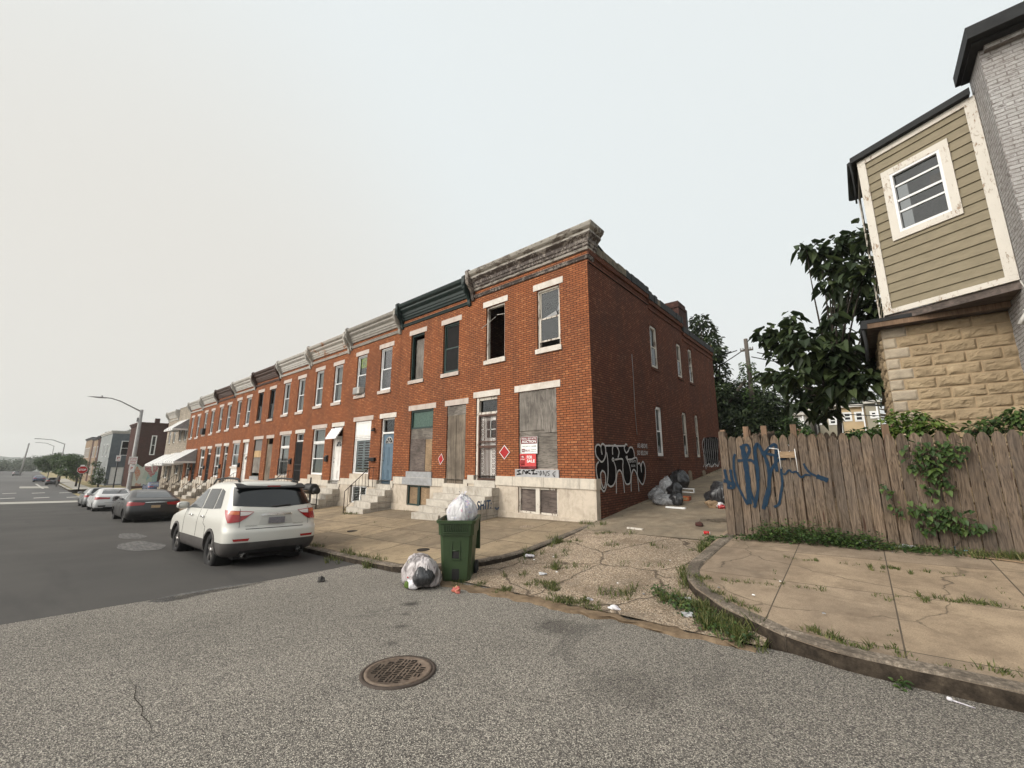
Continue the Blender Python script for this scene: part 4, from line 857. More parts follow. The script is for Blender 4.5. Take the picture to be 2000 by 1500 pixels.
# --- third house
def p3_(root, gw, z0, z1):
    u0, u1 = gw; zt = z1-.72
    w_ = window(root, PW, u0, u1, z0, zt, 'fixed', 'white_paint', 'glass', None, None, None, .08); m = MB(PW); m.box(u0+.01, u1-.01, -.10, -.05, zt+.01, z1-.01); frame_box(m, u0+.06, u1-.06, zt+.08, z1-.08, .02, -.05, -.035); m.build('transom_panel', MATS['white_paint'], w_)
    m = MB(PW); um = (u0+u1)/2
    for a, b in ((u0+.14, um-.02), (um+.02, u1-.14)):
        frame_box(m, a, b, z0+.1, zt-.12, .04, -.16, -.125)
        for k in range(12): zc = z0+.18+k*(zt-z0-.38)/11; m.box(a+.04, b-.04, -.155, -.135, zc-.02, zc+.02)
    m.box(u0+.02, u0+.14, -.15, -.08, z0+.01, zt-.02); m.box(u1-.14, u1-.02, -.15, -.08, z0+.01, zt-.02); m.box(u0+.14, u1-.14, -.15, -.08, zt-.14, zt-.02); m.build('shutter', MATS['vinyl_white'], w_)
c_h3 = dict(label='brick house with blue front door and white window shutters, gray cornice', cor='cornice_gray', parlour=p3_, door=std_door('blue_door', tr_h=.62), cellar=cellar_glass('vinyl_white', True), upw=[dict(WH, back='curtain_purple'), dict(WH, back='curtain_dark')])
h3 = rowhouse(3, HX[2], HD[2], 4.235, c_h3)
m = MB(PW); m.box(-3.42, -2.80, -.19, -.15, -.80, -.32); m.build('lime_cloth', MATS['lime_cloth'], h3)
m = MB(PW); m.box(-3.42, -2.85, -.25, .18, -2.08, -1.78)
m.box(-3.40, -2.87, .18, .19, -2.06, -1.80); ac = m.build('air_conditioner', MATS['cornice_light'], h3)
m = MB(PW)
for k in range(6): m.box(-3.38, -3.02, .19, .20, -2.05+k*.042, -2.03+k*.042)
m.build('grille', MATS['sill_gray'], ac)
mailbox(h3, -1.62, -5.12, wide=True)
m = MB(PW); m.tube([(-1.62, 0, -3.75), (-1.62, .1, -3.72), (-1.62, .14, -3.85)], .03, 6); m.box(-1.72, -1.52, .06, .14, -3.86, -3.78); m.build('wall_lamp', MATS['black_iron'], h3)
stoop(h3, -1.28, -.06, -6.03, zleft(-15, 8.2)-HD[2], 4); railing(h3, -1.36, zleft(-15.5, 8.2)-HD[2], -6.2, .30, 1.30)
# --- fourth house
c_h4 = dict(label='brick house with white panel door under a small white awning', cor='cornice_rust', parlour=parlour_std('white_paint'), door=std_door('white_door', tr_h=.5, trans=None), cellar=cellar_board('marble', 'marble'), upw=[WH, WH])
h4 = rowhouse(4, HX[3], HD[3], 4.235, c_h4)
m = MB(PW)
for k in range(5): m.prism([(.02+.06*k, -3.42-.1*k), (.07+.06*k, -3.42-.1*k), (.10+.06*k, -3.54-.1*k), (.06+.06*k, -3.54-.1*k)], -1.2, -.16, 0)
m.build('awning', MATS['vinyl_white'], h4); mailbox(h4, -1.55, -5.0); stoop(h4, -1.35, -.02, -6.03, zleft(-19.3, 8.2)-HD[3], 4)
# --- fifth
c_h5 = dict(label='brick house with tall black barred door and white cornice, fifth from the alley', cor='cornice_light', parlour=parlour_std('white_paint', 'curtain_white'), door=bars_door(), cellar=cellar_board('marble', 'marble'), upw=[WH, WH])
h5 = rowhouse(5, HX[4], HD[4], 4.235, c_h5); mailbox(h5, -1.55, -5.0); stoop(h5, -1.35, -.02, -6.03, zleft(-23.5, 8.2)-HD[4], 4); railing(h5, -1.4, zleft(-23.5, 8.2)-HD[4], -6.2, .3, 1.3)
m = MB(PW); frame_box(m, -3.25, -2.0, -5.6, -4.7, .02, .02, .04)
for k in range(9): m.box(-3.2+k*.13, -3.185+k*.13, .02, .04, -5.6, -4.7)
for k in range(5): m.box(-3.2, -2.0, .022, .038, -5.5+k*.18, -5.485+k*.18)
m.build('window_grille', MATS['black_iron'], h5)
# --- sixth: vacant
def p6(root, gw, z0, z1):
    u0, u1 = gw; m = MB(PW); frame_box(m, u0+.003, u1-.003, z0, z1-.003, .05, -.13, -.06); w_ = m.build('boarded_window', MATS['green_frame'], root)
    boards(w_, PW, 'board', u0+.02, u1-.02, z1-.75, z1-.05, 'interior_gray', d=-.07); boards(w_, PW, 'board', u0+.02, u1-.02, z1-1.15, z1-.72, 'ply_fresh', d=-.05); boards(w_, PW, 'board', u0+.02, u1-.02, z0+.2, z1-1.13, 'ply_gray', d=-.05)
def d6(root, dr, z0, z1):
    m = MB(PW); m.box(dr[0], dr[0]+.05, -.12, -.06, z0, z1); m.box(dr[1]-.05, dr[1], -.12, -.06, z0, z1); d = m.build('door_frame', MATS['ply_fresh'], root)
    boards(d, PW, 'board', dr[0]+.03, dr[1]-.03, z0, z1-.35, 'plank_gray', d=-.06); q = MB(PW); q.box(dr[0]-.12, dr[1]+.12, -.06, .014, z1+.003, z1+.2); q.build('lintel', MATS['lintel_pink'], d)
c_h6 = dict(label='vacant house with black empty upper windows and dark brown cornice', cor='cornice_brown', parlour=p6, door=d6, cellar=cellar_board(), sillm='sill_gray', upw=[dict(kind='sash', fm='black_iron', gm='glass_murky', back=None), dict(kind='sash', fm='black_iron', gm='glass_murky', back=None)])
h6 = rowhouse(6, HX[5], HD[5], 4.235, c_h6); stoop(h6, -1.35, -.02, -6.03, zleft(-28, 8.2)-HD[5], 4)
# --- seventh to tenth
def p7(root, gw, z0, z1):
    window(root, PW, gw[0], gw[1], z0+.7, z1, 'sash', 'vinyl_white', 'glass', 'curtain_white', None, 'lintel_white', .08); m = MB(PW); m.box(gw[0], gw[1], -.15, -.02, z0, z0+.56); m.build('window_panel', MATS['white_paint'], root)
c_h7 = dict(label='brick house with white panelled transom over its pale door, white cornice', cor='cornice_light', parlour=p7, door=std_door('white_door', tr_h=.75, trans='vinyl_white'), cellar=cellar_board('marble', 'marble'), upw=[WH, WH])
h7 = rowhouse(7, HX[6], HD[6], 4.235, c_h7)
c_h8 = dict(label='brick house under the farther of the two dark brown cornices', cor='cornice_brown', parlour=parlour_std('white_paint'), door=std_door('car_trim', tr_h=.6), cellar=cellar_board('marble', 'marble'), upw=[WH, WH])
h8 = rowhouse(8, HX[7], HD[7], 4.235, c_h8)
c_h9 = dict(label='brick house with a dark air conditioner in its upper window, white cornice', cor='cornice_light', parlour=parlour_std('white_paint'), door=bars_door(), cellar=cellar_board('marble', 'marble'), upw=[WH, WH])
h9 = rowhouse(9, HX[8], HD[8], 4.235, c_h9)
m = MB(PW); m.box(-3.45, -2.75, -.25, .2, -2.10, -1.6); m.box(-3.47, -2.73, .16, .17, -2.11, -1.59); m.build('air_conditioner', MATS['car_trim'], h9)
c_h10 = dict(label='brick house with striped awning at the far end of the brick row', cor='cornice_light', parlour=parlour_std('white_paint'), door=bars_door(), cellar=cellar_board('marble', 'marble'), upw=[WH, WH])
h10 = rowhouse(10, HX[9], HD[9], 4.235, c_h10)
awning(h10, -4.0, -.05, -3.15, 1.5, 1.05)
for k, h in enumerate((h7, h8, h9, h10)):
    D = HD[6+k]; X = HX[6+k]; mailbox(h, -1.55, -5.0); stoop(h, -1.35, -.02, -6.03, zleft(X-.7, 8.2)-D, 4); railing(h, -1.42, zleft(X-1, 8.2)-D, -6.2, .3, 1.3)
# --- two stone-faced houses
def stonehouse(k, xr, D, W, lab):
    cfg = dict(label=lab, group='stone faced houses', brick='formstone', brick2='formstone', lint='formstone', cor='cornice_light' if k else None, sillm='formstone', rside=False, depth=10,
        parlour=parlour_std('white_paint'), door=std_door('car_trim', tr_h=.5), cellar=cellar_board('formstone', 'formstone'), upw=[dict(WH, back='curtain_dark'), dict(WH, back='curtain_dark')])
    h = rowhouse(11+k, xr, D, W, cfg)
    if not k:
        m = MB(PW); m.box(-W, 0, -.1, .02, .54, 1.15); m.box(-W, 0, -.1, .06, 1.15, 1.22); m.build('parapet', MATS['formstone'], h)
        awning(h, -3.9, -.2, -.1, 1.15, .95)
    awning(h, -4.0, -.2, -3.25, 1.5, 1.0)
    stoop(h, -1.35, -.02, -6.03, zleft(xr-.7, 8.2)-D, 4, mats=('formstone', 'formstone')); railing(h, -1.42, zleft(xr-1, 8.2)-D, -6.2, .3, 1.3)
    return h
s1 = stonehouse(0, -48.13, 4.03, 4.5, 'stone faced house with awnings above and below, beside the last brick house')
s2 = stonehouse(1, -52.64, 3.90, 4.5, 'stone faced house with white cornice at the far corner of the row')
# ---------------------------------------------------------------- buildings on the right: painted brick house with bay, stone-faced wing
XG, YG = 2.25, 9.17
gh = thing('painted_brick_house', 'gray painted brick house with a black eave at the right edge', 'house', (XG, YG, -1.4))
def PG(u, d, z): return (u-XG, -d, z+1.4)
def PGs(u, d, z): return (-d, u-YG, z+1.4)
m = MB(PG); m.wall(XG, 12, -1.6, 6.62, [(3.0, 4.1, 3.4, 5.2)], .12); m.build('front_wall', MATS['brick_gray_paint'], gh)
m = MB(PGs); m.wall(YG, 18, -1.6, 6.2, [], .1); m.wall(YG, YG+.72, 6.2, 6.62, [], .1); m.build('side_wall', MATS['brick_gray_paint'], gh)
m = MB(); m.sweep([(XG-XG, 18-YG), (0, 0), (10, 0)][::1], [(0, 8.02), (-.02, 8.10), (-.02, 8.02)]) if False else None
m = MB(PG); m.P = ident; m.v = []
for (a, b, e, f, c, d) in ((XG-.10, 12, YG-.22, YG+.74, 6.60, 6.64), (XG-.16, 12, YG-.36, YG+.78, 6.64, 6.85), (XG-.12, 12, YG-.30, YG+.75, 6.85, 6.89), (XG+.0, 12, YG+.70, 18, 6.1, 6.2)): m.box(a-XG, b-XG, e-YG, f-YG, c+1.4, d+1.4)
m.v = m.v; m; m.build('eave', MATS['tar'], gh)
m = MB(PG); m.box(XG+.05, 12, .0, .09, 6.52, 6.60); m.build('eave_moulding', MATS['brick_gray_paint'], gh)
m = MB(PG); m.box(3.0, 4.1, -.09, -.03, 3.4, 5.2); m.build('window_board', MATS['ply_fresh'], gh)
m = MB(PG); m.box(2.5, 2.62, 0, .03, 3.0, 4.0) if False else None
# bay: splayed front + flank, in lap siding
BL = Vector((.717, 10.62, 0)); BR = Vector((2.25, 9.813, 0)); bd = (BR-BL).normalized(); bn = Vector((bd.y, -bd.x, 0)); BW = (BR-BL).length
ZB0, ZB1 = 2.82, 6.26
bay = thing('siding_bay', 'tan lap sided bay with peeling cream trim and a double hung window', 'bay window', (BL.x, BL.y, ZB0))
def PB(u, d, z): p = BL+bd*u+bn*d; return (p.x-BL.x, p.y-BL.y, z-ZB0)
def PBs(u, d, z): return (-d, u, z-ZB0)        # flank, u into depth
g = NG('siding_tan', .6, .3); c = g.ramp(g.noise(5, 5, .6, stretch=(1, 1, 3)), [(.3, (.155, .128, .080)), (.7, (.20, .166, .107))]); g.col(c); g.bump(g.noise(9, 5, .7, stretch=(1, 1, 12)), .002)
wu0, wu1, wz0, wz1 = .315, 1.315, 4.24, 5.74
m = MB(PB); n = 18; dz = (ZB1-ZB0-.12)/n
for k in range(n):
    z0 = ZB0+.06+k*dz; z1 = z0+dz
    spans = [(.09, BW-.13, z0, z1+.012)]
    if z1 > wz0 and z0 < wz1:
        spans = [(.09, wu0+.03, z0, z1+.012), (wu1-.03, BW-.13, z0, z1+.012)]
        if z0 < wz0+.05: spans.append((wu0+.03, wu1-.03, z0, wz0+.06))
        if z1 > wz1-.05: spans.append((wu0+.03, wu1-.03, wz1-.06, z1+.012))
    dd_ = lambda z: .030-.024*(z-z0)/(z1+.012-z0)
    for (a, b, e, f) in spans:
        m.face([(a, dd_(e), e), (b, dd_(e), e), (b, dd_(f), f), (a, dd_(f), f)])
        if e == z0: m.face([(a, .006, z0), (b, .006, z0), (b, .030, z0), (a, .030, z0)])
m.build('siding', MATS['siding_tan'], bay)
m = MB(PBs); 
for k in range(n):
    z0 = ZB0+.06+k*dz; z1 = z0+dz
    m.face([(.07, .030, z0), (1.5, .030, z0), (1.5, .006, z1+.012), (.07, .006, z1+.012)])
m.build('side_siding', MATS['siding_tan'], bay)
m = MB(PB); m.box(-.035, .10, .0, .045, ZB0+.10, ZB1-.12); m.box(BW-.135, BW+.01, .0, .045, ZB0+.10, ZB1-.12); m.box(-.035, BW+.01, 0, .047, ZB0, ZB0+.098); m.box(-.035, BW+.01, 0, .047, ZB1-.118, ZB1-.01)
m.P = PBs; m.box(.01, .10, 0, .04, ZB0, ZB1-.01); m.box(1.42, 1.52, 0, .04, ZB0, ZB1-.01); m.box(.10, 1.42, 0, .038, ZB0, ZB0+.1); m.box(.10, 1.42, 0, .038, ZB1-.14, ZB1-.01); m.build('trim', MATS['peeling_trim'], bay)
m = MB(PB); frame_box(m, wu0, wu1, wz0, wz1, .125, .028, .052); fr = m.build('window', MATS['peeling_trim'], bay)
m = MB(PB); a, b, c0, c1_ = wu0+.125, wu1-.125, wz0+.125, wz1-.125; frame_box(m, a, b, c0, c1_, .045, -.05, .045); m.box(a+.045, b-.045, -.03, .012, c0+.40, c0+.435); m.box(a+.045, b-.045, -.03, .02, c0+.63, c0+.67); m.box(a+.045, b-.045, -.03, .012, c0+.95, c0+.985); m.build('sash', MATS['vinyl_white'], fr)
m = MB(PB); m.face([(a+.04, -.01, c0+.04), (b-.04, -.01, c0+.04), (b-.04, -.01, c1_-.04), (a+.04, -.01, c1_-.04)]); m.build('pane', MATS['glass_murky'], fr)
m = MB(PB); m.face([(b-.26, -.14, c0+.70), (b-.10, -.14, c0+.70), (b-.10, -.14, c0+.92), (b-.26, -.14, c0+.92)]); m.build('window_sticker', MATS['ply_tan'], fr)
m = MB(PB); m.box(a-.1, b+.1, -.9, -.85, c0-.2, c1_+.2); m.build('interior', MATS['interior_gray'], bay)
m = MB(); q = [PB(-.12, .12, ZB1), PB(BW+.05, .12, ZB1), (2.24-BL.x, .9, ZB1-ZB0), PB(-.12, .12, ZB1)]
rp = [tuple(PB(-.10, .14, 0))[:2], tuple(PB(BW, .14, 0))[:2], (2.25-BL.x, 1.6), (-.16, 1.6)]
m.v = []; A = [m.vt((p[0], p[1], ZB1-ZB0)) for p in rp]; B = [m.vt((p[0], p[1], ZB1-ZB0+.12)) for p in rp]
m.idx(A[::-1]); m.idx(B); [m.idx([A[i], A[(i+1) % 4], B[(i+1) % 4], B[i]]) for i in range(4)]
m.tube([(-.17, -.06, ZB1-ZB0-.0), (-.17, 1.5, ZB1-ZB0)], .05, 6); m.tube([(-.17, -.06, ZB1-ZB0), (-.15, -.05, ZB1-ZB0-.25), (-.16, .02, ZB1-ZB0-.9)], .018, 5); m.build('roof', MATS['tar'], bay)
m = MB(); rp = [tuple(PB(-.02, .0, 0))[:2], tuple(PB(BW, 0, 0))[:2], (2.25-BL.x, 1.6), (0, 1.6)]
A = [m.vt((p[0], p[1], -.14)) for p in rp]; B = [m.vt((p[0], p[1], -.002)) for p in rp]; m.idx(A[::-1]); m.idx(B); [m.idx([A[i], A[(i+1) % 4], B[(i+1) % 4], B[i]]) for i in range(4)]; m.build('soffit', MATS['ply_stained'], bay)
# stone-faced wing
YS, XS = 10.75, .585
wing = thing('stone_block_wing', 'low wing of rock faced tan blocks with pale corner quoins under the siding bay', 'house', (XS, YS, -1.3))
def PT(u, d, z): return (u-XS, -d, z+1.3)
def PTs(u, d, z): return (-d, u-YS, z+1.3)
def stone(name, a, b, c): g = NG(name, .9, .2); k = g.ramp(g.noise(3.2, 6, .65), [(.3, b), (.6, a), (.75, c)]); g.col(k); g.bump(g.noise(24, 6, .7), .012); return g.mat
stone('block_tan', (.29, .22, .138), (.21, .158, .10), (.35, .275, .18)); stone('block_pale', (.36, .30, .225), (.22, .185, .145), (.41, .345, .265)); plain('block_mortar', (.34, .245, .15), (.26, .19, .12), 9, .9)
def block(mb, P, u0, u1, z0, z1, seed, rough=1.0, mi=0):
    old = mb.P; mb.P = P; k = R_.random()*100
    def fn(a, b):
        e = min(a, 1-a)*(u1-u0)/.035; f = min(b, 1-b)*(z1-z0)/.03; h = min(1, e)*min(1, f)
        n_ = noise.noise(Vector((u0*3+a*2.6+k, z0*3+b*2.2, seed)))+.5*abs(noise.noise(Vector((a*7+k, b*5+seed, 2))))-.35*abs(noise.noise(Vector((a*4+k, b*9-a*4, 7))))
        return (u0+(u1-u0)*a, .004+h*(.026+.032*rough*n_), z0+(z1-z0)*b)
    nu = max(4, int((u1-u0)/.03)); mb.grid(fn, nu, 8, mi, smooth=False); mb.P = old
rowh = .2085; ZT = 2.58; mt = MB(); mq = MB(); ms_ = MB()
for r in range(19):
    z1 = ZT-r*rowh; z0 = z1-rowh+.012
    q1 = XS+(.36 if r % 2 == 0 else .20); block(mq, PT, XS, q1, z0, z1, r, .25)
    x = q1+.012; first = .42
    while x < 2.6:
        x1 = min(x+.42, 2.7); block(mt, PT, x, x1, z0, z1, r+x); x = x1+.012
    q1 = YS+(.20 if r % 2 == 0 else .36)
    y = YS
    while y < 13.5: y1 = y+.42*(1 if y > YS or r % 2 else .5); block(ms_, PTs, y, y1, z0, z1, r-y, 1.2); y = y1+.012
mt.build('block_wall', MATS['block_tan'], wing); ms_.build('side_block_wall', MATS['block_tan'], wing); mq.build('quoins', MATS['block_pale'], wing)
m = MB(PT); m.box(XS+.001, 2.7, -2.6, .003, -1.6, ZT); m.build('mortar', MATS['block_mortar'], wing)
m = MB(PT); m.box(XS-.28, 2.24, -2.9, .30, ZT+.10, ZT+.17); m.build('eave', MATS['tar'], wing); m = MB(PT); m.box(XS-.22, 2.24, .262, .285, ZT+.0, ZT+.098); m.build('fascia', MATS['plank_brown'], wing)
m = MB(PT); m.box(XS-.30, XS-.20, -2.9, .30, ZT-.0, ZT+.10); m.tube([(XS-.27, .26, ZT+.05), (XS-.25, .2, ZT-.3), (XS-.27, .1, ZT-.62)], .03, 6); m.build('gutter', MATS['tar'], wing); m = MB(PT); m.box(XS-.2, 2.24, .0, .26, ZT-.0, ZT+.03); m.box(XS-.2, XS, -2.9, 0, ZT, ZT+.03); m.build('soffit', MATS['ply_stained'], wing)
m = MB(); m.tube([(2.20, 9.6, 2.75), (2.24, 9.55, 2.5), (2.16, 9.5, 2.32), (2.22, 9.45, 2.15), (2.10, 9.45, 2.02), (2.2, 9.4, 2.1), (2.12, 9.42, 2.25)], .010, 5); m.tube([(2.05, 9.42, 2.02), (2.2, 9.42, 2.28)], .03, 6); tag(m.build('cable_bundle', MATS['cornice_light']), 'loose pale cable bundle hanging beside the gray brick house corner', 'cable')

# ---------------------------------------------------------------- fences
g = NG('fence_wood', .88, .2); sp = g.n('ShaderNodeSeparateXYZ'); oc = g.tc.outputs['Object']; g.l(oc, sp.inputs[0])
idx = g.math('FLOOR', g.math('DIVIDE', sp.outputs['X'], .142)); wnz = g.n('ShaderNodeTexWhiteNoise', noise_dimensions='1D'); g.l(idx, wnz.inputs['W'])
cx = g.n('ShaderNodeCombineXYZ'); g.l(g.math('MULTIPLY', sp.outputs['X'], 9.0), cx.inputs[0]); g.l(g.math('MULTIPLY', wnz.outputs['Value'], 50), cx.inputs[1]); g.l(sp.outputs['Z'], cx.inputs[2])
vo = g.n('ShaderNodeTexVoronoi', feature='SMOOTH_F1'); vo.inputs['Scale'].default_value = 1.5; g.l(cx.outputs[0], vo.inputs['Vector'])
wv = g.n('ShaderNodeTexNoise'); wv.inputs['Scale'].default_value = 2.0; wv.inputs['Detail'].default_value = 3; g.l(cx.outputs[0], wv.inputs['Vector'])
ringv = g.math('ADD', g.math('MULTIPLY', vo.outputs['Distance'], 5.0), g.math('ADD', g.math('MULTIPLY', wv.outputs['Fac'], 6.0), g.math('MULTIPLY', sp.outputs['X'], 12)))
gr = g.math('FRACT', ringv); fine = g.noise(48, 5, .75, vec=oc, stretch=(1, 1, .05))
c = g.ramp(gr, [(0.0, (.034, .024, .017)), (.22, (.100, .074, .053)), (.62, (.150, .117, .089)), (.93, (.062, .044, .031)), (1.0, (.034, .024, .017))])
c = g.mix(.42, c, g.ramp(fine, [(.38, (.020, .014, .010)), (.60, (.195, .154, .118))])); kn = g.ramp(vo.outputs['Distance'], [(.06, 1.0), (.15, 0.0)]); c = g.mix(kn, c, (.045, .022, .014))
c = g.mix(1.0, c, g.ramp(wnz.outputs['Value'], [(0.0, (.72, .69, .66)), (1.0, (1.30, 1.22, 1.14))]), 'MULTIPLY')
c = g.mix(g.math('MULTIPLY', g.ramp(g.noise(1.4, 4, vec=oc), [(.4, 1.0), (.6, 0.0)]), .35), c, (.105, .09, .08))
g.col(c); g.bump(g.math('ADD', gr, fine), .006, .8)
YFN = 8.88
def fence(label, loc, n, h, zf, rz=0, gap=.142, posts=True, seed=1, top=None):
    t = thing('wooden_fence', label, 'fence', loc, rz); rr = random.Random(seed); m = MB()
    for k in range(n):
        x0 = k*gap+.004; x1 = x0+gap-.010-rr.uniform(0, .008)*(1+2*(rr.random() > .8)); ln = rr.uniform(-.004, .004); jz = rr.uniform(-.03, .02); zb = zf(x0)+rr.uniform(-.01, .03); zt = (top(x0) if top else zf(x0)+h)+jz
        dy = rr.uniform(-.006, .006); poly = [(x0+ln, zb), (x1+ln, zb), (x1-ln, zt-.10), (x1-.012-ln, zt-.055), (x1-.036-ln, zt-.014), (x0+.077-ln, zt), (x0+.056-ln, zt), (x0+.038-ln, zt-.014), (x0+.012-ln, zt-.055), (x0-ln, zt-.10)]
        m.prism(poly, -.020+dy, dy, 1)
    m.build('pickets', MATS['fence_wood'], t)
    m = MB()
    for hh in (.25, .9, 1.5):
        for k in range(0, n, 8):
            x0, x1 = k*gap, min(n, k+8)*gap; za, zb = zf(x0)+hh, zf(x1)+hh
            if top and hh > 1.2: za, zb = top(x0)-.3, top(x1)-.3
            q = [m.vt(p) for p in ((x0, .022, za), (x1, .022, zb), (x1, .06, zb), (x0, .06, za), (x0, .022, za+.09), (x1, .022, zb+.09), (x1, .06, zb+.09), (x0, .06, za+.09))]
            for f in ((0, 3, 2, 1), (4, 5, 6, 7), (0, 1, 5, 4), (1, 2, 6, 5), (2, 3, 7, 6), (3, 0, 4, 7)): m.idx([q[i] for i in f])
    m.build('rails', MATS['plank_brown'], t)
    if posts:
        k = 0
        while k*gap < n*gap:
            m = MB(); z = zf(k*gap); m.box(k*gap+.0, k*gap+.09, .062, .15, z, (top(k*gap) if top else z+h)+.10+rr.uniform(-.02, .06)); m.build('post', MATS['plank_brown'], t); k += 17
    return t
zF = lambda x: zright(-2.12+x, YFN)+1.36
fa = fence('weathered picket fence with blue graffiti along the right sidewalk', (-2.12, YFN, -1.36), 92, 1.83, zF, seed=3, top=lambda x: 1.845-.018*x+.012*math.sin(x*2))
m = MB(); m.box(-.01, .10, -.022, .07, -.05, 1.93); m.build('post', MATS['fence_wood'], fa)
for xx in (.42, .72, 1.18, 4.0): m = MB(); m.box(xx, xx+.09, .03, .12, .3, 1.93+.08*(xx < 2)); m.build('post', MATS['plank_brown'], fa)
fence('dark weathered back fence standing behind the graffiti fence', (-1.3, 13.9, -.95), 30, 1.7, lambda x: 0.0, seed=9)
fence('dark brown fence running back along the yard from the alley', (-1.98, 9.1, -1.36), 40, 1.8, lambda x: x*.085, rz=math.pi/2, seed=12)
plain('graffiti_navy', (.010, .026, .050), (.020, .034, .050), 22, .9, spec=.1)
def zf_(x, y): p = at_y(1400+x*.1467, 820+y*.1467, YFN-.03); return (p.x+2.12, p.z+1.36)
m = MB(); m.P = lambda u, d, z: (u, -.029-d, z)
for st, w_ in (([(245, 455), (225, 520), (232, 680), (270, 850), (340, 1000), (410, 1130)], .042), ([(335, 340), (365, 480), (400, 700), (420, 900), (432, 1120)], .085), ([(340, 345), (400, 335), (432, 400), (402, 490), (370, 520)], .05), ([(275, 545), (380, 538), (470, 545), (525, 620), (542, 780), (545, 950), (500, 1170)], .05),
    ([(620, 1190), (645, 1050), (690, 900), (695, 700), (660, 540), (590, 400), (540, 320), (508, 385), (515, 500), (540, 640), (548, 800)], .055), ([(640, 440), (700, 370), (770, 325), (792, 400), (780, 520), (800, 690)], .05), ([(640, 445), (720, 462), (915, 505), (810, 540), (735, 650), (700, 800), (700, 950), (650, 1150)], .045),
    ([(855, 630), (862, 720), (872, 850), (850, 1000), (825, 1120), (760, 1160)], .04), ([(870, 715), (910, 722), (960, 668), (1005, 700), (1060, 690), (1120, 765), (1180, 730), (1250, 742)], .03), ([(1155, 580), (1185, 640), (1240, 705), (1340, 755)], .035), ([(1330, 750), (1410, 780), (1480, 808)], .075),
    ([(105, 660), (125, 760), (158, 860), (150, 915)], .05), ([(90, 810), (160, 830), (240, 880)], .06), ([(180, 660), (200, 780), (235, 890), (150, 910)], .045), ([(430, 900), (520, 1150)], .04)):
    m.ribbon([zf_(*q) for q in st], w_)
m.build('graffiti', MATS['graffiti_navy'], fa)
t = thing('hanging_plank', 'short bare wooden plank hung on pale strings from the fence', 'plank', at_y(1538, 888, YFN-.06))
a, b = at_y(1521, 884, YFN-.06)-t.location, at_y(1555, 889, YFN-.06)-t.location
m = MB(); m.box(a.x, b.x, -.02, .01, -.055, .055); m.build('plank', MATS['ply_tan'], t)
m = MB(); m.tube([(a.x, -.025, .1), (a.x+.01, -.03, -.25)], .006, 4); m.tube([(b.x-.01, -.025, .10), (b.x, -.03, -.30)], .006, 4); m.tube([(a.x, -.025, .1), (a.x-.14, -.03, .12)], .006, 4); m.build('string', MATS['sign_white'], t)

# ---------------------------------------------------------------- foliage
def leafmat(name, a, b, c, rough=.55):
    g = NG(name, rough, .3); oi = g.n('ShaderNodeNewGeometry').outputs['Random Per Island']; k = g.ramp(oi, [(0, b), (.55, a), (1, c)]); g.col(k)
    g.b.inputs['Transmission Weight'].default_value = 0; g.b.inputs['Subsurface Weight'].default_value = 0
    tl = g.n('ShaderNodeBsdfTranslucent'); g.l(k, tl.inputs[0]); ms = g.n('ShaderNodeMixShader'); ms.inputs[0].default_value = .22; out = [n for n in g.t.nodes if n.type == 'OUTPUT_MATERIAL'][0]
    g.l(g.b.outputs[0], ms.inputs[1]); g.l(tl.outputs[0], ms.inputs[2]); g.l(ms.outputs[0], out.inputs[0]); return g.mat
leafmat('leaf_dark', (.030, .047, .018), (.014, .024, .010), (.065, .088, .030)); leafmat('leaf_mid', (.040, .075, .020), (.022, .042, .013), (.085, .13, .03)); leafmat('leaf_bright', (.085, .14, .025), (.045, .085, .018), (.16, .20, .04))
leafmat('grass_blade', (.078, .100, .026), (.042, .058, .016), (.19, .175, .07)); leafmat('leaf_far', (.045, .065, .035), (.03, .045, .025), (.07, .09, .045))
plain('bark', (.10, .08, .06), (.05, .04, .03), 14, .9, .01, stretch=(1, 1, .3)); plain('bark_dark', (.045, .035, .028), (.025, .02, .017), 14, .9, .01, stretch=(1, 1, .3))
def leaf(mb, p, d, s, rr, kind='oval', droop=.3):
    d = Vector(d); d = d.normalized() if d.length > 1e-5 else Vector((1, 0, 0)); up = Vector((rr.uniform(-.5, .5), rr.uniform(-.5, .5), 1)).normalized(); x = d.cross(up).normalized(); nn = x.cross(d)
    if kind == 'heart': pr = [(0, 0), (.42, -.06), (.52, .30), (.30, .72), (0, 1.08), (-.30, .72), (-.52, .30), (-.42, -.06)]
    elif kind == 'blade': pr = [(-.06, 0), (.06, 0), (.03, .6), (0, 1), (-.03, .6)]
    else: pr = [(0, 0), (.28, .32), (.22, .70), (0, 1), (-.22, .70), (-.28, .32)]
    ids = []
    for (a, b) in pr:
        q = p+x*(a*s)+d*(b*s)+nn*(abs(a)*s*.35)-Vector((0, 0, droop*s*b*b)); ids.append(mb.vt(tuple(q)))
    mb.idx(ids)
def crown(mb, centers, n, size, rr, kind='oval', flat=.8, shell=.5, droop=.3):
    tot = sum(r**2 for _, r in centers)
    for c, r in centers:
        for k in range(int(n*r*r/tot)+1):
            v = Vector((rr.gauss(0, 1), rr.gauss(0, 1), rr.gauss(0, 1)))
            if v.length < 1e-4: continue
            v.normalize(); q = r*(shell+(1-shell)*rr.random()**.5)*(1+.35*noise.noise(v*2.2+c)); p = c+Vector((v.x*q, v.y*q, v.z*q*flat))
            dd = Vector((v.x+rr.uniform(-.6, .6), v.y+rr.uniform(-.6, .6), v.z*.3+rr.uniform(-.7, .3))); leaf(mb, p, dd, size*rr.uniform(.6, 1.25), rr, kind, droop)
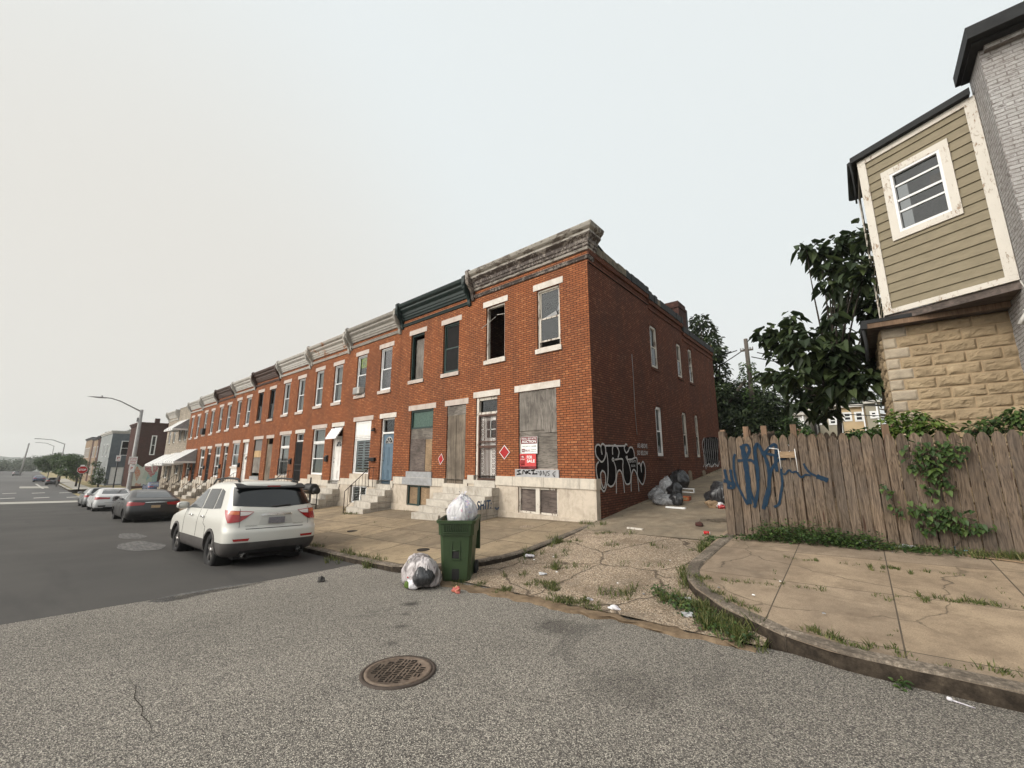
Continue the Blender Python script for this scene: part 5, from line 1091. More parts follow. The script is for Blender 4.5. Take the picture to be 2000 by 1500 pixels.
def limbs(mb, base, centers, rr, r0=.12, crotch=.35):
    base = Vector(base)
    for c, r in centers:
        mid = base.lerp(c, .45)+Vector((rr.uniform(-.2, .2), rr.uniform(-.2, .2), (c.z-base.z)*.15)); pts = [base*(1-t)**2+mid*2*t*(1-t)+c*t*t for t in (0, .2, .4, .6, .8, 1)]
        mb.tube(pts, [r0*(1-.82*t) for t in (0, .2, .4, .6, .8, 1)], 6)
def tree(name, label, base, centers, n, size, lm='leaf_mid', bm_='bark', tr=.12, fork=None, kind='oval', seed=1, group=None, droop=.3, flat=.8, shell=.5, cat='tree'):
    rr = random.Random(seed); base = Vector(base); t = thing(name, label, cat, base, group=group)
    cs = [(Vector(c)-base, r) for c, r in centers]; top = max(c.z for c, _ in cs); fk = Vector(fork)-base if fork else Vector((0, 0, max(.3, top*.35)))
    m = MB(); m.tube([(0, 0, -.2), tuple(fk*.5+Vector((.03, 0, 0))), tuple(fk)], [tr*1.2, tr, tr*.85], 8); limbs(m, fk, cs, rr, tr*.6); m.build('trunk', MATS[bm_], t)
    m = MB(); crown(m, cs, n, size, rr, kind, flat, shell, droop); m.build('crown', MATS[lm], t); return t
def cpt(x, y, Y, rpx): p = at_y(x, y, Y); return (p, rpx*p.dot(_F)/FPX)
rr0 = random.Random(5); cl = []
for (x, y, r) in ((1575, 488, 18), (1600, 492, 22), (1632, 480, 26), (1668, 468, 34), (1618, 520, 24), (1655, 520, 38), (1690, 530, 40), (1625, 560, 26), (1665, 580, 38), (1700, 600, 40), (1640, 605, 22), (1700, 470, 30),
    (1545, 622, 18), (1548, 645, 22), (1500, 655, 22), (1520, 662, 26), (1555, 675, 34), (1590, 660, 30), (1580, 700, 34), (1520, 690, 24), (1628, 655, 28), (1640, 690, 34), (1670, 700, 38), (1615, 705, 34), (1500, 735, 22), (1530, 742, 26), (1560, 735, 30), (1600, 740, 34), (1640, 745, 36), (1680, 745, 40), (1570, 770, 28), (1590, 800-15, 24), (1620, 778, 24), (1600, 812, 18), (1625, 805, 16), (1555, 790, 12), (1625, 626, 18), (1712, 650, 30), (1712, 700, 30)):
    cl.append(cpt(x, y, 13.0+rr0.uniform(-1.0, 1.6), r*.92))
tree('broadleaf_tree', 'tall dark tree with big heart shaped leaves beside the stone block wing', (-.55, 13.6, -1.0), cl, 1900, .215, 'leaf_dark', 'bark_dark', .055, (-.3, 13.6, 1.6), 'heart', 21, droop=.5, shell=.1)
# tree behind the corner house
cl = [cpt(x, y, 27+dy, r) for (x, y, r, dy) in ((1366, 628, 17, 0), (1374, 650, 22, 1), (1388, 668, 17, 0), (1396, 692, 18, -1), (1372, 690, 30, 2), (1385, 725, 34, 0), (1400, 760, 26, 0), (1380, 780, 40, 1), (1350, 665, 22, 2), (1408, 682, 8, 0))]
tree('alley_tree', 'tree rising behind the far end of the corner house', (-6.6, 27.5, -.1), cl, 4600, .27, 'leaf_dark', 'bark_dark', .18, None, 'oval', 4)
# dense shrubs at the back of the alley
cl = [cpt(x, y, 26+dy, r) for (x, y, r, dy) in ((1415, 780, 34, 0), (1440, 770, 34, 1), (1405, 815, 30, 0), (1430, 820, 40, 0), (1470, 800, 42, 1), (1500, 800, 40, 0), (1460, 840, 46, -1), (1515, 830, 34, 0), (1488, 775, 24, 1), (1540, 840, 26, 0), (1405, 850, 30, 0), (1528, 795, 20, 0))]
tree('alley_shrub', 'dark shrub mass round the leaning pole at the back of the alley', (-4.0, 26.5, -.3), cl, 10500, .22, 'leaf_dark', 'bark_dark', .10, None, 'oval', 8, flat=.95, shell=.3, cat='shrub')
cl = [cpt(x, y, 22, r) for (x, y, r) in ((1560, 835, 14), (1540, 825, 16), (1530, 850, 14), (1590, 850, 10), (1515, 855, 14))]
tree('sumac_sapling', 'lighter green sapling leaning over the fence beside the shrub mass', (-2.3, 22, -.3), cl, 700, .16, 'leaf_mid', 'bark_dark', .05, None, 'oval', 9, cat='tree')
# weeds and saplings growing over the fence by the stone wall
for k, (pts, lab) in enumerate((([(1735, 830, 22), (1755, 818, 20), (1725, 848, 22), (1760, 845, 18), (1780, 805, 9), (1800, 815, 8)], 'leafy sapling over the fence at the corner of the stone block wing'),
    ([(1790, 835, 20), (1815, 828, 18), (1840, 838, 18), (1800, 812, 10), (1775, 850, 14), (1850, 850, 12)], 'bushy weeds above the fence top in front of the tan blocks'),
    ([(1905, 838, 16), (1935, 830, 20), (1965, 820, 20), (1990, 812, 22), (1985, 840, 18), (1920, 850, 14)], 'creeper trailing over the right end of the fence'),
    ([(1700, 848, 16), (1680, 850, 12), (1665, 846, 9), (1575, 842, 8), (1560, 850, 8)], 'low vine between the two fences'))):
    cl = [cpt(x, y, 9.55+.1*(i % 3), r*.95) for i, (x, y, r) in enumerate(pts)]; b = cl[0][0]
    tree('fence_weed', lab, (b.x, 9.6, -1.35), cl, 520, .085, 'leaf_bright' if k < 2 else 'leaf_mid', 'bark', .014, None, 'oval', 30+k, cat='plant', shell=.2)
# vine climbing on the face of the fence
t = thing('climbing_vine', 'heart leaved vine climbing the front of the picket fence', 'vine', (0.72, YFN-.05, -1.3)); rr = random.Random(77); m = MB(); s = MB()
for (x, y, r, n_) in ((1790, 880, 22, 60), (1815, 900, 28, 120), (1845, 885, 26, 90), (1790, 905, 20, 60), (1825, 925, 18, 60), (1815, 945, 14, 40), (1822, 965, 12, 26), (1855, 875, 14, 30), (1885, 870, 10, 16), (1865, 895, 14, 30), (1790, 995, 18, 45), (1820, 1010, 24, 90), (1855, 1015, 26, 100), (1880, 1025, 18, 50), (1910, 1028, 14, 30), (1935, 1030, 9, 14), (1800, 1030, 16, 40), (1850, 945, 16, 40), (1735, 960, 9, 16), (1745, 985, 9, 16), (1755, 1005, 8, 12), (1725, 950, 6, 8), (1890, 1000, 7, 8)):
    c, R__ = cpt(x, y, YFN-.06, r)
    for k in range(int(n_*.4)):
        a, q = rr.uniform(0, 6.28), R__*rr.random()**.5; p = c-t.location+Vector((math.cos(a)*q, -rr.uniform(.0, .09), math.sin(a)*q)); leaf(m, p, (rr.uniform(-.7, .7), -.5, rr.uniform(-1, .1)), rr.uniform(.04, .085), rr, 'heart', .2)
for path in ([(1880, 1075), (1870, 1020), (1840, 980), (1825, 930), (1815, 880)], [(1860, 1070), (1900, 1030), (1940, 1032)], [(1760, 1010), (1735, 965), (1722, 948)]): s.tube([tuple(at_y(x, y, YFN-.045)-t.location) for x, y in path], .006, 5)
m.build('leaves', MATS['leaf_mid'], t); s.build('stem', MATS['bark'], t)
# ground weeds at the foot of the fence, grass in the joints and gutters
rr = random.Random(99); m = MB()
def blades(mb, x, y, z, n, h, sp):
    for k in range(n):
        a, q = rr.uniform(0, 6.28), sp*rr.random()**.5; p = Vector((x+q*math.cos(a), y+q*math.sin(a), z-.01)); hh = h*rr.uniform(.5, 1.2); ln = Vector((rr.uniform(-.6, .6), rr.uniform(-.6, .6), 1)).normalized(); w_ = Vector((-math.sin(a), math.cos(a), 0))*.004*(1+h*3)
        q1 = p+ln*hh*.6; q2 = p+ln*hh+Vector((ln.x, ln.y, 0))*hh*.3; mb.face([tuple(p-w_), tuple(p+w_), tuple(q1+w_*.8), tuple(q1-w_*.8)]); mb.face([tuple(q1-w_*.8), tuple(q1+w_*.8), tuple(q2)])
def weeds(mb, x, y, z, n, s, sp, h=.12):
    for k in range(n):
        a, q = rr.uniform(0, 6.28), sp*rr.random()**.5; p = Vector((x+q*math.cos(a), y+q*math.sin(a), z+rr.random()*h*(1-q/sp*.6))); leaf(mb, p, (rr.uniform(-1, 1), rr.uniform(-1, .4), rr.uniform(-.2, .8)), s*rr.uniform(.6, 1.3), rr, 'oval', .3)
G = MB(); Wd = MB()
for x in np.arange(-1.75, .75, .085): weeds(Wd, x, 8.72-.10*rr.random(), zright(x, 8.8), 150 if -1.6 < x < .0 else 50, .05, .20, .42 if -1.55 < x < -.5 else (.30 if -.6 < x < .05 else .1))
for x in np.arange(-2.45, -1.9, .09): weeds(Wd, x, 8.55+.2*rr.random(), zalley(x, 8.6), 60, .05, .13, .14)
for x in np.arange(.1, 4.0, .06): blades(G, x, 8.76-.08*rr.random(), zright(x, 8.8), 12, .12, .06); 
for x in np.arange(1.0, 2.6, .06): blades(G, x, 8.72-.15*rr.random(), zright(x, 8.7), 16, .14, .09)
def joint(fx, n, zf, h=.035, sp=.03, dn=14, mask=None):
    for k in range(n):
        X, Y = fx(k/n); 
        if noise.noise(Vector((X*1.9, Y*1.9, 3.3))) < (mask if mask is not None else .05): continue
        q = max(.0, noise.noise(Vector((X*2.3, Y*2.3, 8)))+.45); jit = sp*(.5+2.2*q*(rr.random() < .5))
        if rr.random() < .35: continue
        X += rr.gauss(0, jit); Y += rr.gauss(0, jit); blades(G, X, Y, zf(X, Y), max(3, int(dn*q*1.3)), h*rr.uniform(.6, 1.2+q), sp*rr.uniform(.6, 1.8))
joint(lambda t: (-2.1+6*t, 7.68+.0*t), 160, zright); joint(lambda t: (-1.9+6*t, 6.25+.45*t*2), 200, zright, .045, .035, 18, -.12)
for xj in (-1.1, .02, .985, 2.05): joint(lambda t: (xj+.02*t, 5.0+3.7*t), 60, zright, .03, .02, 8, .22)
joint(lambda t: (float(np.interp(t, [0, .15, .4, 1], [-2.0, -1.4, -.3, 5])), float(np.interp(t, [0, .15, .4, 1], [6.3, 5.62, 5.06, 4.98]))), 260, zright, .05, .035, 16, -.1)     # behind the kerb
joint(lambda t: (float(np.interp(t, [0, .3, .6, 1], [-2.33, -2.36, -1.9, -1.2])), float(np.interp(t, [0, .3, .6, 1], [8.3, 6.9, 5.7, 5.0]))), 150, zalley, .10, .06, 30, -.25)
for k in range(34): X = rr.uniform(-2.2, -.9); Y = float(np.interp(X, [-2.2, -.9], [5.75, 4.9]))+rr.uniform(-.25, .12); blades(G, X, Y, zalley(X, Y)+.02, 22, .13, .08)
for k in range(36): X = rr.uniform(-2.4, -1.0); Y = float(np.interp(X, [-2.4, -1.0], [5.9, 4.85]))+rr.uniform(-.2, .1); weeds(Wd, X, Y, zalley(X, Y)+.02, 16, .05, .12, .1)
for k in range(110): X = rr.uniform(-4.9, -2.6); Y = 4.95+.28*noise.noise(Vector((X*1.2, 0, 9)))+rr.uniform(-.12, .12)+(.35 if -4.2 < X < -3.6 else 0); blades(G, X, Y, zalley(X, Y)+.02, 16, .06, .07) if noise.noise(Vector((X*1.4, 2, 1))) > -.15 else None
for path in ([(-4.6, 5.35), (-4.3, 5.9), (-4.35, 6.5), (-4.7, 7.2)], [(-4.3, 5.9), (-3.6, 6.6), (-2.6, 6.9)], [(-4.9, 7.6), (-4.3, 7.5), (-3.4, 7.9), (-2.4, 7.8)], [(-3.5, 5.3), (-2.7, 5.5), (-2.4, 6.0)], [(-4.9, 8.3), (-4.4, 8.5)]):
    L = len(path)-1; joint(lambda t: (float(np.interp(t*L, range(L+1), [p[0] for p in path])), float(np.interp(t*L, range(L+1), [p[1] for p in path]))), 60, lambda X, Y: zalley(X, Y)+.015, .07, .07, 22, -.12)
joint(lambda t: (float(np.interp(t, [0, .5, 1], [-5.05, -5.05, -5.1])), 5.9+3.4*t), 90, zalley, .11, .07, 26, .0)
joint(lambda t: (-16+10*t, 4.82), 260, zleft, .08, .06, 20, .05); joint(lambda t: (-9.5+2.9*t, 4.56), 60, zroad, .13, .07, 26, .02)
for (X, Y, n_) in ((-14.9, 8.2, 50), (-15.2, 8.15, 40), (-14.6, 8.3, 36), (-16.3, 8.7, 30), (-13.0, 9.3, 14), (-5.6, 9.35, 40), (-5.3, 9.2, 50), (-5.0, 9.25, 40), (-4.0, 8.6, 30), (-5.15, 4.72, 34)): blades(G, X, Y, zleft(X, Y) if X < -5.2 else zalley(X, Y)+.01, n_, .12, .14)
for xj in range(14): joint(lambda t: (-10.18-1.86*(xj-2)+.02*t, 4.9+4.2*t), 30, zleft, .03, .02, 8, .25)
joint(lambda t: (-20+14*t, 6.92), 120, zleft, .03, .03, 10, .18)
for k in range(14): Y = 9.4+k*.9; weeds(Wd, -5.15, Y, zalley(-5.15, Y)+.01, 16 if k > 9 else 3, .06, .25, .15)
for (X, Y) in ((1.25, 5.02), (1.55, 5.05)):
    for k in range(9): a = rr.uniform(0, 6.28); leaf(G, Vector((X, Y, zright(X, Y))), (math.cos(a), math.sin(a), rr.uniform(.5, 1.4)), rr.uniform(.18, .3), rr, 'blade', .2)
weeds(Wd, .02, 4.74, zroad(0, 4.7), 26, .05, .06, .08)
tag(G.build('grass_tufts', MATS['grass_blade']), 'grass sprouting from pavement joints, kerbs and gutter', 'grass', kind='stuff')
tag(Wd.build('ground_weeds', MATS['leaf_mid']), 'low leafy weeds along the foot of the fence and kerb', 'weeds', kind='stuff')

# ---------------------------------------------------------------- poles and wires at the back
plain('pole_wood', (.10, .085, .072), (.06, .05, .043), 9, .9, .01, stretch=(1, 1, .1)); plain('wire', (.02, .02, .02), (.015, .015, .015), 3, .7); plain('steel_gray', (.30, .29, .28), (.22, .215, .21), 5, .5)
def pole(x, ytop, ybot, Y, label, group=None, arm=True, r=.13):
    b = at_y(x[1], ybot, Y); tp = at_y(x[0], ytop, Y); t = thing('utility_pole', label, 'pole', (b.x, b.y, b.z-1), group=group); v = tp-t.location
    m = MB(); m.tube([(0, 0, 0), tuple(v)], [r*1.2, r*.8], 10); m.build('pole_shaft', MATS['pole_wood'], t)
    if arm:
        m = MB(); m.box(v.x-.32, v.x+.32, v.y-.05, v.y+.05, v.z-.72, v.z-.64); m.build('crossarm', MATS['pole_wood'], t)
        m = MB()
        for q in (-.3, -.18, .18, .3): m.revolve([(.03, 0), (.05, .03), (.03, .06), (.05, .09), (.02, .12)], (v.x+q, v.y, v.z-.63), 'z', 8)
        m.build('insulators', MATS['sill_gray'], t)
    return t, tp
pt, ptop = pole((1456, 1478), 662, 850, 26, 'wooden utility pole wrapped in creeper above the alley shrubs')
m = MB(); rr = random.Random(3)
for k in range(900):
    z = 1.2+3.6*rr.random(); a = rr.uniform(0, 6.28); q = .22+.30*rr.random()*(1 if z < 4.2 else .5); leaf(m, Vector((math.cos(a)*q-.02*z, math.sin(a)*q, z+.4)), (math.cos(a), math.sin(a), -.4), .15, rr)
m.build('creeper', MATS['leaf_mid'], pt)
a, b = at_y(1456, 742, 26), at_y(1420, 792, 26)
m = MB(); m.tube([tuple(a-pt.location), tuple(b-pt.location)], .09, 8); m.build('brace', MATS['pole_wood'], pt)
p2t, p2top = pole((1532, 1542), 745, 835, 34, 'gray pole standing farther back between the tree and shrubs', arm=False, r=.17)
p3t, p3top = pole((1588, 1592), 790, 840, 60, 'thin far pole in front of the yellow houses', arm=False, r=.14)
def wire(a, b, sag, i):
    a, b = Vector(a), Vector(b); L = [tuple(a.lerp(b, t)-Vector((0, 0, sag*4*t*(1-t)))-a) for t in [k/14 for k in range(15)]]; m = MB(); m.tube(L, .028, 5)
    o = m.build('power_line', MATS['wire'], None, tuple(a)); tag(o, 'thin dark overhead wire strung from the alley utility pole', 'wire', 'overhead wires at the alley pole')
T = ptop+Vector((0, 0, -.6))
for i, (dx, b, sg) in enumerate(((-.8, (-14, 28, 5.6), .4), (-.5, (-14, 30, 7.0), .4), (-.1, (-14, 27, 4.2), .8), (.5, (4, 32, 6.0), .6), (.8, (5, 30, 4.8), .8), (.2, (8, 40, 6.4), .9))): wire(T+Vector((dx, 0, -.1*i if i > 2 else 0)), b, sg, i)
for i, (z, b) in enumerate(((3.0, (-14, 27, 2.4)), (2.7, (-14, 27.5, 2.0)), (3.1, (6, 31, 2.6)), (2.5, (9, 36, 2.9)))): wire((ptop.x-.05, 26, z+1.4), b, .5, i)
for i, yy in enumerate((770, 785, 800)): p = at_y(1540, yy, 34); wire(p, (9, 44, p.z+.6-.4*i), .4, i)
# ---------------------------------------------------------------- houses beyond the yard
for nm, a, b in (('stucco_tan', (.44, .33, .20), (.36, .27, .165)), ('stucco_olive', (.27, .245, .19), (.22, .20, .155)), ('stucco_gray', (.34, .33, .31), (.27, .26, .25)), ('stucco_dark', (.13, .12, .115), (.10, .09, .088)), ('cream_wall', (.52, .50, .46), (.44, .42, .39))): plain(nm, a, b, 1.2, .9)
def smallhouse(x0, x1, yt, yb, Y, mat, label, wins, dep=8, door_=None, roofm='cornice_light', group='rear rowhouses seen over the fence'):
    a = at_y(x0, yt, Y); b = at_y(x1, yt, Y); t = thing('rear_house', label, 'house', (a.x, Y, -2), group=group); H = a.z+2; W = b.x-a.x
    def P(u, d, z): return (u, -d, z)
    hs = []
    for (px0, px1, py0, py1) in wins:
        q0, q1 = at_y(px0, py1, Y), at_y(px1, py0, Y); hs.append((q0.x-a.x, q1.x-a.x, q0.z+2, q1.z+2))
    m = MB(P); m.wall(0, W, 0, H, hs, .12); m.face([(0, 0, 0), (0, -dep, 0), (0, -dep, H), (0, 0, H)]); m.face([(W, 0, 0), (W, -dep, 0), (W, -dep, H), (W, 0, H)]); m.face([(0, -dep, 0), (W, -dep, 0), (W, -dep, H), (0, -dep, H)]); m.build('wall', MATS[mat], t)
    m = MB(P); m.box(-.1, W+.1, -dep, .3, H, H+.22); m.build('roof', MATS[roofm], t)
    for h in hs:
        m = MB(P); frame_box(m, h[0]-.1, h[1]+.1, h[2]-.1, h[3]+.1, .14, -.06, .05); m.box(h[0], h[1], -.05, .02, (h[2]+h[3])/2-.04, (h[2]+h[3])/2+.04); w_ = m.build('window', MATS['vinyl_white'], t)
        m = MB(P); m.face([(h[0], -.04, h[2]), (h[1], -.04, h[2]), (h[1], -.04, h[3]), (h[0], -.04, h[3])]); m.build('pane', MATS['car_glass'], w_)
    m = MB(P); m.tube([(W-.15, .12, 0), (W-.15, .12, H)], .06, 6); m.build('downspout', MATS['vinyl_white'], t)
    return t
smallhouse(1596, 1643, 796, 862, 46, 'stucco_olive', 'olive gray rear house with two white windows and a window unit', [(1601, 1608, 812, 828), (1622, 1631, 815, 828)])
smallhouse(1643, 1689, 797, 862, 45.9, 'stucco_tan', 'warm tan rear house with two brown shaded windows', [(1650, 1660, 807, 821), (1673, 1683, 806, 821)])
smallhouse(1689, 1716, 789, 862, 44, 'stucco_olive', 'narrow olive rear house partly hidden by the stone wing', [(1703, 1710, 805, 815)])
smallhouse(1572, 1596, 803, 862, 50, 'stucco_dark', 'dark gray rear house between the white house and the olive one', [(1577, 1583, 812, 824)])
smallhouse(1545, 1572, 812, 862, 42, 'cream_wall', 'white rear house corner beside the sapling', [(1555, 1563, 818, 828)])
cl = [cpt(x, y, 62, r) for (x, y, r) in ((1568, 797, 16), (1580, 790, 14), (1600, 793, 14), (1640, 785, 20), (1670, 780, 24), (1700, 780, 18))]
tree('hill_tree', 'blurred gray green tree line above the rear house roofs', (10, 63, 0), cl, 2400, .35, 'leaf_far', 'bark', .3, None, 'oval', 61)
# ---------------------------------------------------------------- vehicles
def car(name, label, X, Yc, spec, group='cars parked along the kerb', heading=math.pi):
    zc = zroad(X-spec['L']/2, Yc); t = thing(name, label, spec.get('cat', 'car'), (X, Yc, zc), group=group)
    f = Vector((-1, 0, zroad(X-1, Yc)-zroad(X, Yc))).normalized(); lft = Vector((0, -1, -(zroad(X, Yc+.5)-zroad(X, Yc-.5)))).normalized(); up = f.cross(lft).normalized()
    M3 = Matrix((f, lft, up)).transposed(); t.rotation_euler = M3.to_euler()
    L = spec['L']; S = spec['prof']; zz = [s[0] for s in S]
    col = lambda k: (lambda z: float(np.interp(z, zz, [s[k] for s in S])))
    xr, xf, wd = col(1), col(2), col(3); RC = spec.get('rc', .24); bow = spec.get('bow', .10)
    def Sf(s, z, off=0.0):          # s: metres round the body from the rear centre to the front centre (left side)
        w_ = wd(z); x0, x1 = xr(z), xf(z); r = min(RC, w_*.6); rf = min(RC*1.7, w_*.6, (x1-x0)*.4); a = w_-r; b = math.pi/2*r; c = max(.01, x1-x0-r-rf); d = math.pi/2*rf
        if s < a: y = s; return Vector((x0+bow*(y/w_)**2*.8-off, y, z))
        s2 = s-a; xa = x0+bow*.8*(a/w_)**2; 
        if s2 < b: th = s2/r; return Vector((xa+(r+off)*(1-math.cos(th))-off, a+(r+off)*math.sin(th), z))
        s3 = s2-b
        if s3 < c: x = xa+r+(x1-x0-r-rf-(xa-x0))*s3/c; return Vector((x, w_+off, z))
        s4 = s3-c
        if s4 < d: th = s4/rf; return Vector((x1-rf+(rf+off)*math.sin(th), w_-rf+(rf+off)*math.cos(th), z))
        y = max(0, (w_-rf)-(s4-d)); return Vector((x1+off, y, z))
    def tot(z): w_ = wd(z); x0, x1 = xr(z), xf(z); r = min(RC, w_*.6); rf = min(RC*1.7, w_*.6, (x1-x0)*.4); return (w_-r)+math.pi/2*r+max(.01, x1-x0-r-rf)+math.pi/2*rf+(w_-rf)
    def breaks(z):
        w_ = wd(z); x0, x1 = xr(z), xf(z); r = min(RC, w_*.6); rf = min(RC*1.7, w_*.6, (x1-x0)*.4); a = w_-r; b = math.pi/2*r; c = max(.01, x1-x0-r-rf); d = math.pi/2*rf
        return [0, a, a+b, a+b+c, a+b+c+d, a+b+c+d+(w_-rf)]
    cnt = [10, 8, 56, 8, 10]; zl = []
    for a, b in zip(zz, zz[1:]): k = max(1, int((b-a)/.045)); zl += [a+(b-a)*i/k for i in range(k)]
    zl.append(zz[-1]); WX = spec['wheels']; WR = spec['wr']
    m = MB(); rings = []
    for z in zl:
        br = breaks(z); ss = []
        for q in range(5): ss += [br[q]+(br[q+1]-br[q])*i/cnt[q] for i in range(cnt[q])]
        ss.append(br[5]); h = [Sf(s, z) for s in ss]
        rings.append([m.vt(tuple(p)) for p in h]+[m.vt((p.x, -p.y, p.z)) for p in h[-2:0:-1]])
    n = len(rings[0]); clad = spec.get('clad', 0)
    for a, b in zip(rings, rings[1:]):
        for k in range(n):
            q = [a[k], a[(k+1) % n], b[(k+1) % n], b[k]]; c = sum((Vector(m.v[i]) for i in q), Vector())/4
            if any(math.hypot(c.x-wx, c.z-WR) < WR+.035 for wx in WX) and abs(c.y) > wd(c.z)-.12: continue
            m.idx(q, 1 if c.z < clad else 0, True)
    tp = rings[-1]; cx = m.vt(((xr(zz[-1])+xf(zz[-1]))/2, 0, zz[-1]+.01)); [m.idx([tp[k], tp[(k+1) % n], cx], 0, True) for k in range(n)]
    bt = rings[0]; cb = m.vt((L/2, 0, zz[0]+.03)); [m.idx([bt[(k+1) % n], bt[k], cb], 1) for k in range(n)]
    m.build('body', [MATS[spec['paint']], MATS[spec.get('cladm', 'car_trim')]], t)
    def ssx(x, z): w_ = wd(z); x0 = xr(z); r = min(RC, w_*.6); xa = x0+bow*.8*((w_-r)/w_)**2; rf = min(RC*1.7, w_*.6, (xf(z)-x0)*.4); br = breaks(z); return br[2]+(x-(xa+r))/max(.01, (xf(z)-x0-r-rf-(xa-x0)))*(br[3]-br[2])
    def patch_(name, quads, mat, off=.006, side=(1, -1), par=t, nn=8):   # quads in (s or ('x', x), z), bilinear
        m = MB()
        for sg in side:
            for Q in quads:
                def cv(p): return (ssx(p[0][1], p[1]) if isinstance(p[0], tuple) else p[0], p[1])
                A, B, C_, D = [cv(p) for p in Q]
                def fn(u, v):
                    s = (A[0]*(1-u)+B[0]*u)*(1-v)+(D[0]*(1-u)+C_[0]*u)*v; z = (A[1]*(1-u)+B[1]*u)*(1-v)+(D[1]*(1-u)+C_[1]*u)*v; p = Sf(max(0, s), z, off); return (p.x, p.y*sg, p.z)
                m.grid(fn, nn, nn, 0, True)
        return m.build(name, MATS[mat], par)
    for nm, Q, mat, kw in spec['patches']:
        if kw.get('each'):
            for sg in (1, -1): patch_(nm, Q, mat, kw.get('off', .006), (sg,))
        else: patch_(nm, Q, mat, kw.get('off', .006), kw.get('side', (1, -1)))
    # wheels, arches, wells
    for wx in WX:
        for sg in (1, -1):
            yo = wd(WR)-.02; m = MB(); R = WR
            m.revolve([(R*.60, -.0), (R*.72, .02), (R*.95, .012), (R, -.02), (R, -.19), (R*.95, -.22), (R*.5, -.22)], (0, 0, 0), 'y', 32, caps=False); m.v = [(v[0]+wx, sg*(v[1]+yo), v[2]+R) for v in m.v]; wh = m.build('wheel', MATS['tyre'], t)
            m = MB(); r1 = R*.66
            m.revolve([(r1, -.005), (r1-.015, .004), (r1-.03, -.03), (r1-.04, -.07), (.01, -.075)], (0, 0, 0), 'y', 28, 1, caps=False); m.revolve([(.001, .005), (.05, .002), (.06, -.03)], (0, 0, 0), 'y', 12)
            ns = spec.get('spokes', 5)
            for k in range(ns*2):
                a = 2*math.pi*(k//2)/ns+(.13 if k % 2 else -.13)+.3; ca, sa = math.cos(a), math.sin(a); w0, w1 = .022, .014
                P_ = [(.03, -w0), (r1-.02, -w1), (r1-.02, w1), (.03, w0)]; A = [m.vt((p*ca-q*sa, -.002-.012*(p > .1), p*sa+q*ca)) for p, q in P_]; B = [m.vt((p*ca-q*sa, -.035, p*sa+q*ca)) for p, q in P_]; m.idx(A); m.idx(B[::-1]); [m.idx([A[i], B[i], B[(i+1) % 4], A[(i+1) % 4]]) for i in range(4)]
            m.v = [(v[0]+wx, sg*(v[1]+yo), v[2]+R) for v in m.v]; m.build('rim', [MATS['alloy'], MATS['car_trim']], wh)
            m = MB(); N = 26; ar = [(math.radians(-18+216*i/N)) for i in range(N+1)]
            for i in range(N):
                for (r0, r2, o0, o1) in ((R+.012, R+.062, .016, .012), ):
                    def pt(a, r, o): zz_ = max(zz[0], R+r*math.sin(a)); return (wx+r*math.cos(a), sg*(wd(zz_)+o), zz_)
                    m.face([pt(ar[i], r0, o0), pt(ar[i+1], r0, o0), pt(ar[i+1], r2, o1), pt(ar[i], r2, o1)], 0, True); m.face([pt(ar[i], r0, -.10), pt(ar[i+1], r0, -.10), pt(ar[i+1], r0, o0), pt(ar[i], r0, o0)], 0, True); m.face([pt(ar[i], r2, o1), pt(ar[i+1], r2, o1), pt(ar[i+1], r2, -.005), pt(ar[i], r2, -.005)], 0, True)
            m.build('wheel_arch', MATS[spec.get('archm', spec['paint'])], t)
            m = MB(); m.revolve([(R+.05, -.02), (R+.05, -.32), (.02, -.33)], (0, 0, 0), 'y', 24); m.f = m.f[:-2]; m.m = m.m[:-2]; m.sm = m.sm[:-2]; m.v = [(v[0]+wx, sg*(v[1]+wd(WR)-.03), v[2]+R) for v in m.v]; m.build('wheel_well', MATS['car_trim'], t)
    # mirrors
    mxx, mz = spec['mirror']
    for sg in (1, -1):
        m = MB(); y0 = wd(mz)-.02; m.grid(lambda u, v: (mxx+.02+.055*math.sin(math.pi*v)*math.cos(2*math.pi*u)*1.6, sg*(y0+.13+.10*math.sin(math.pi*v)*math.sin(2*math.pi*u) if False else y0+.14-.125*math.cos(math.pi*v)), mz+.07+.085*math.sin(math.pi*v)**.6*math.sin(2*math.pi*u)), 14, 10, 0, True); m.tube([(mxx+.02, sg*(y0-.05), mz), (mxx+.02, sg*(y0+.1), mz+.04)], .025, 6)
        mo = m.build('mirror', MATS[spec.get('mirm', spec['paint'])], t); m = MB(); m.grid(lambda u, v: (mxx-.045, sg*(y0+.035+.2*u), mz+.01+.12*v), 2, 2); m.build('mirror_glass', MATS['glass_murky' if False else 'alloy'], mo)
    spec['extra'](t, Sf, xr, wd) if spec.get('extra') else None
    return t
X_ = lambda x, z: (('x', x), z)
coat('car_white_shade', (.47, .455, .42))  # darker copy of the body white, paints the shade of the plate recess
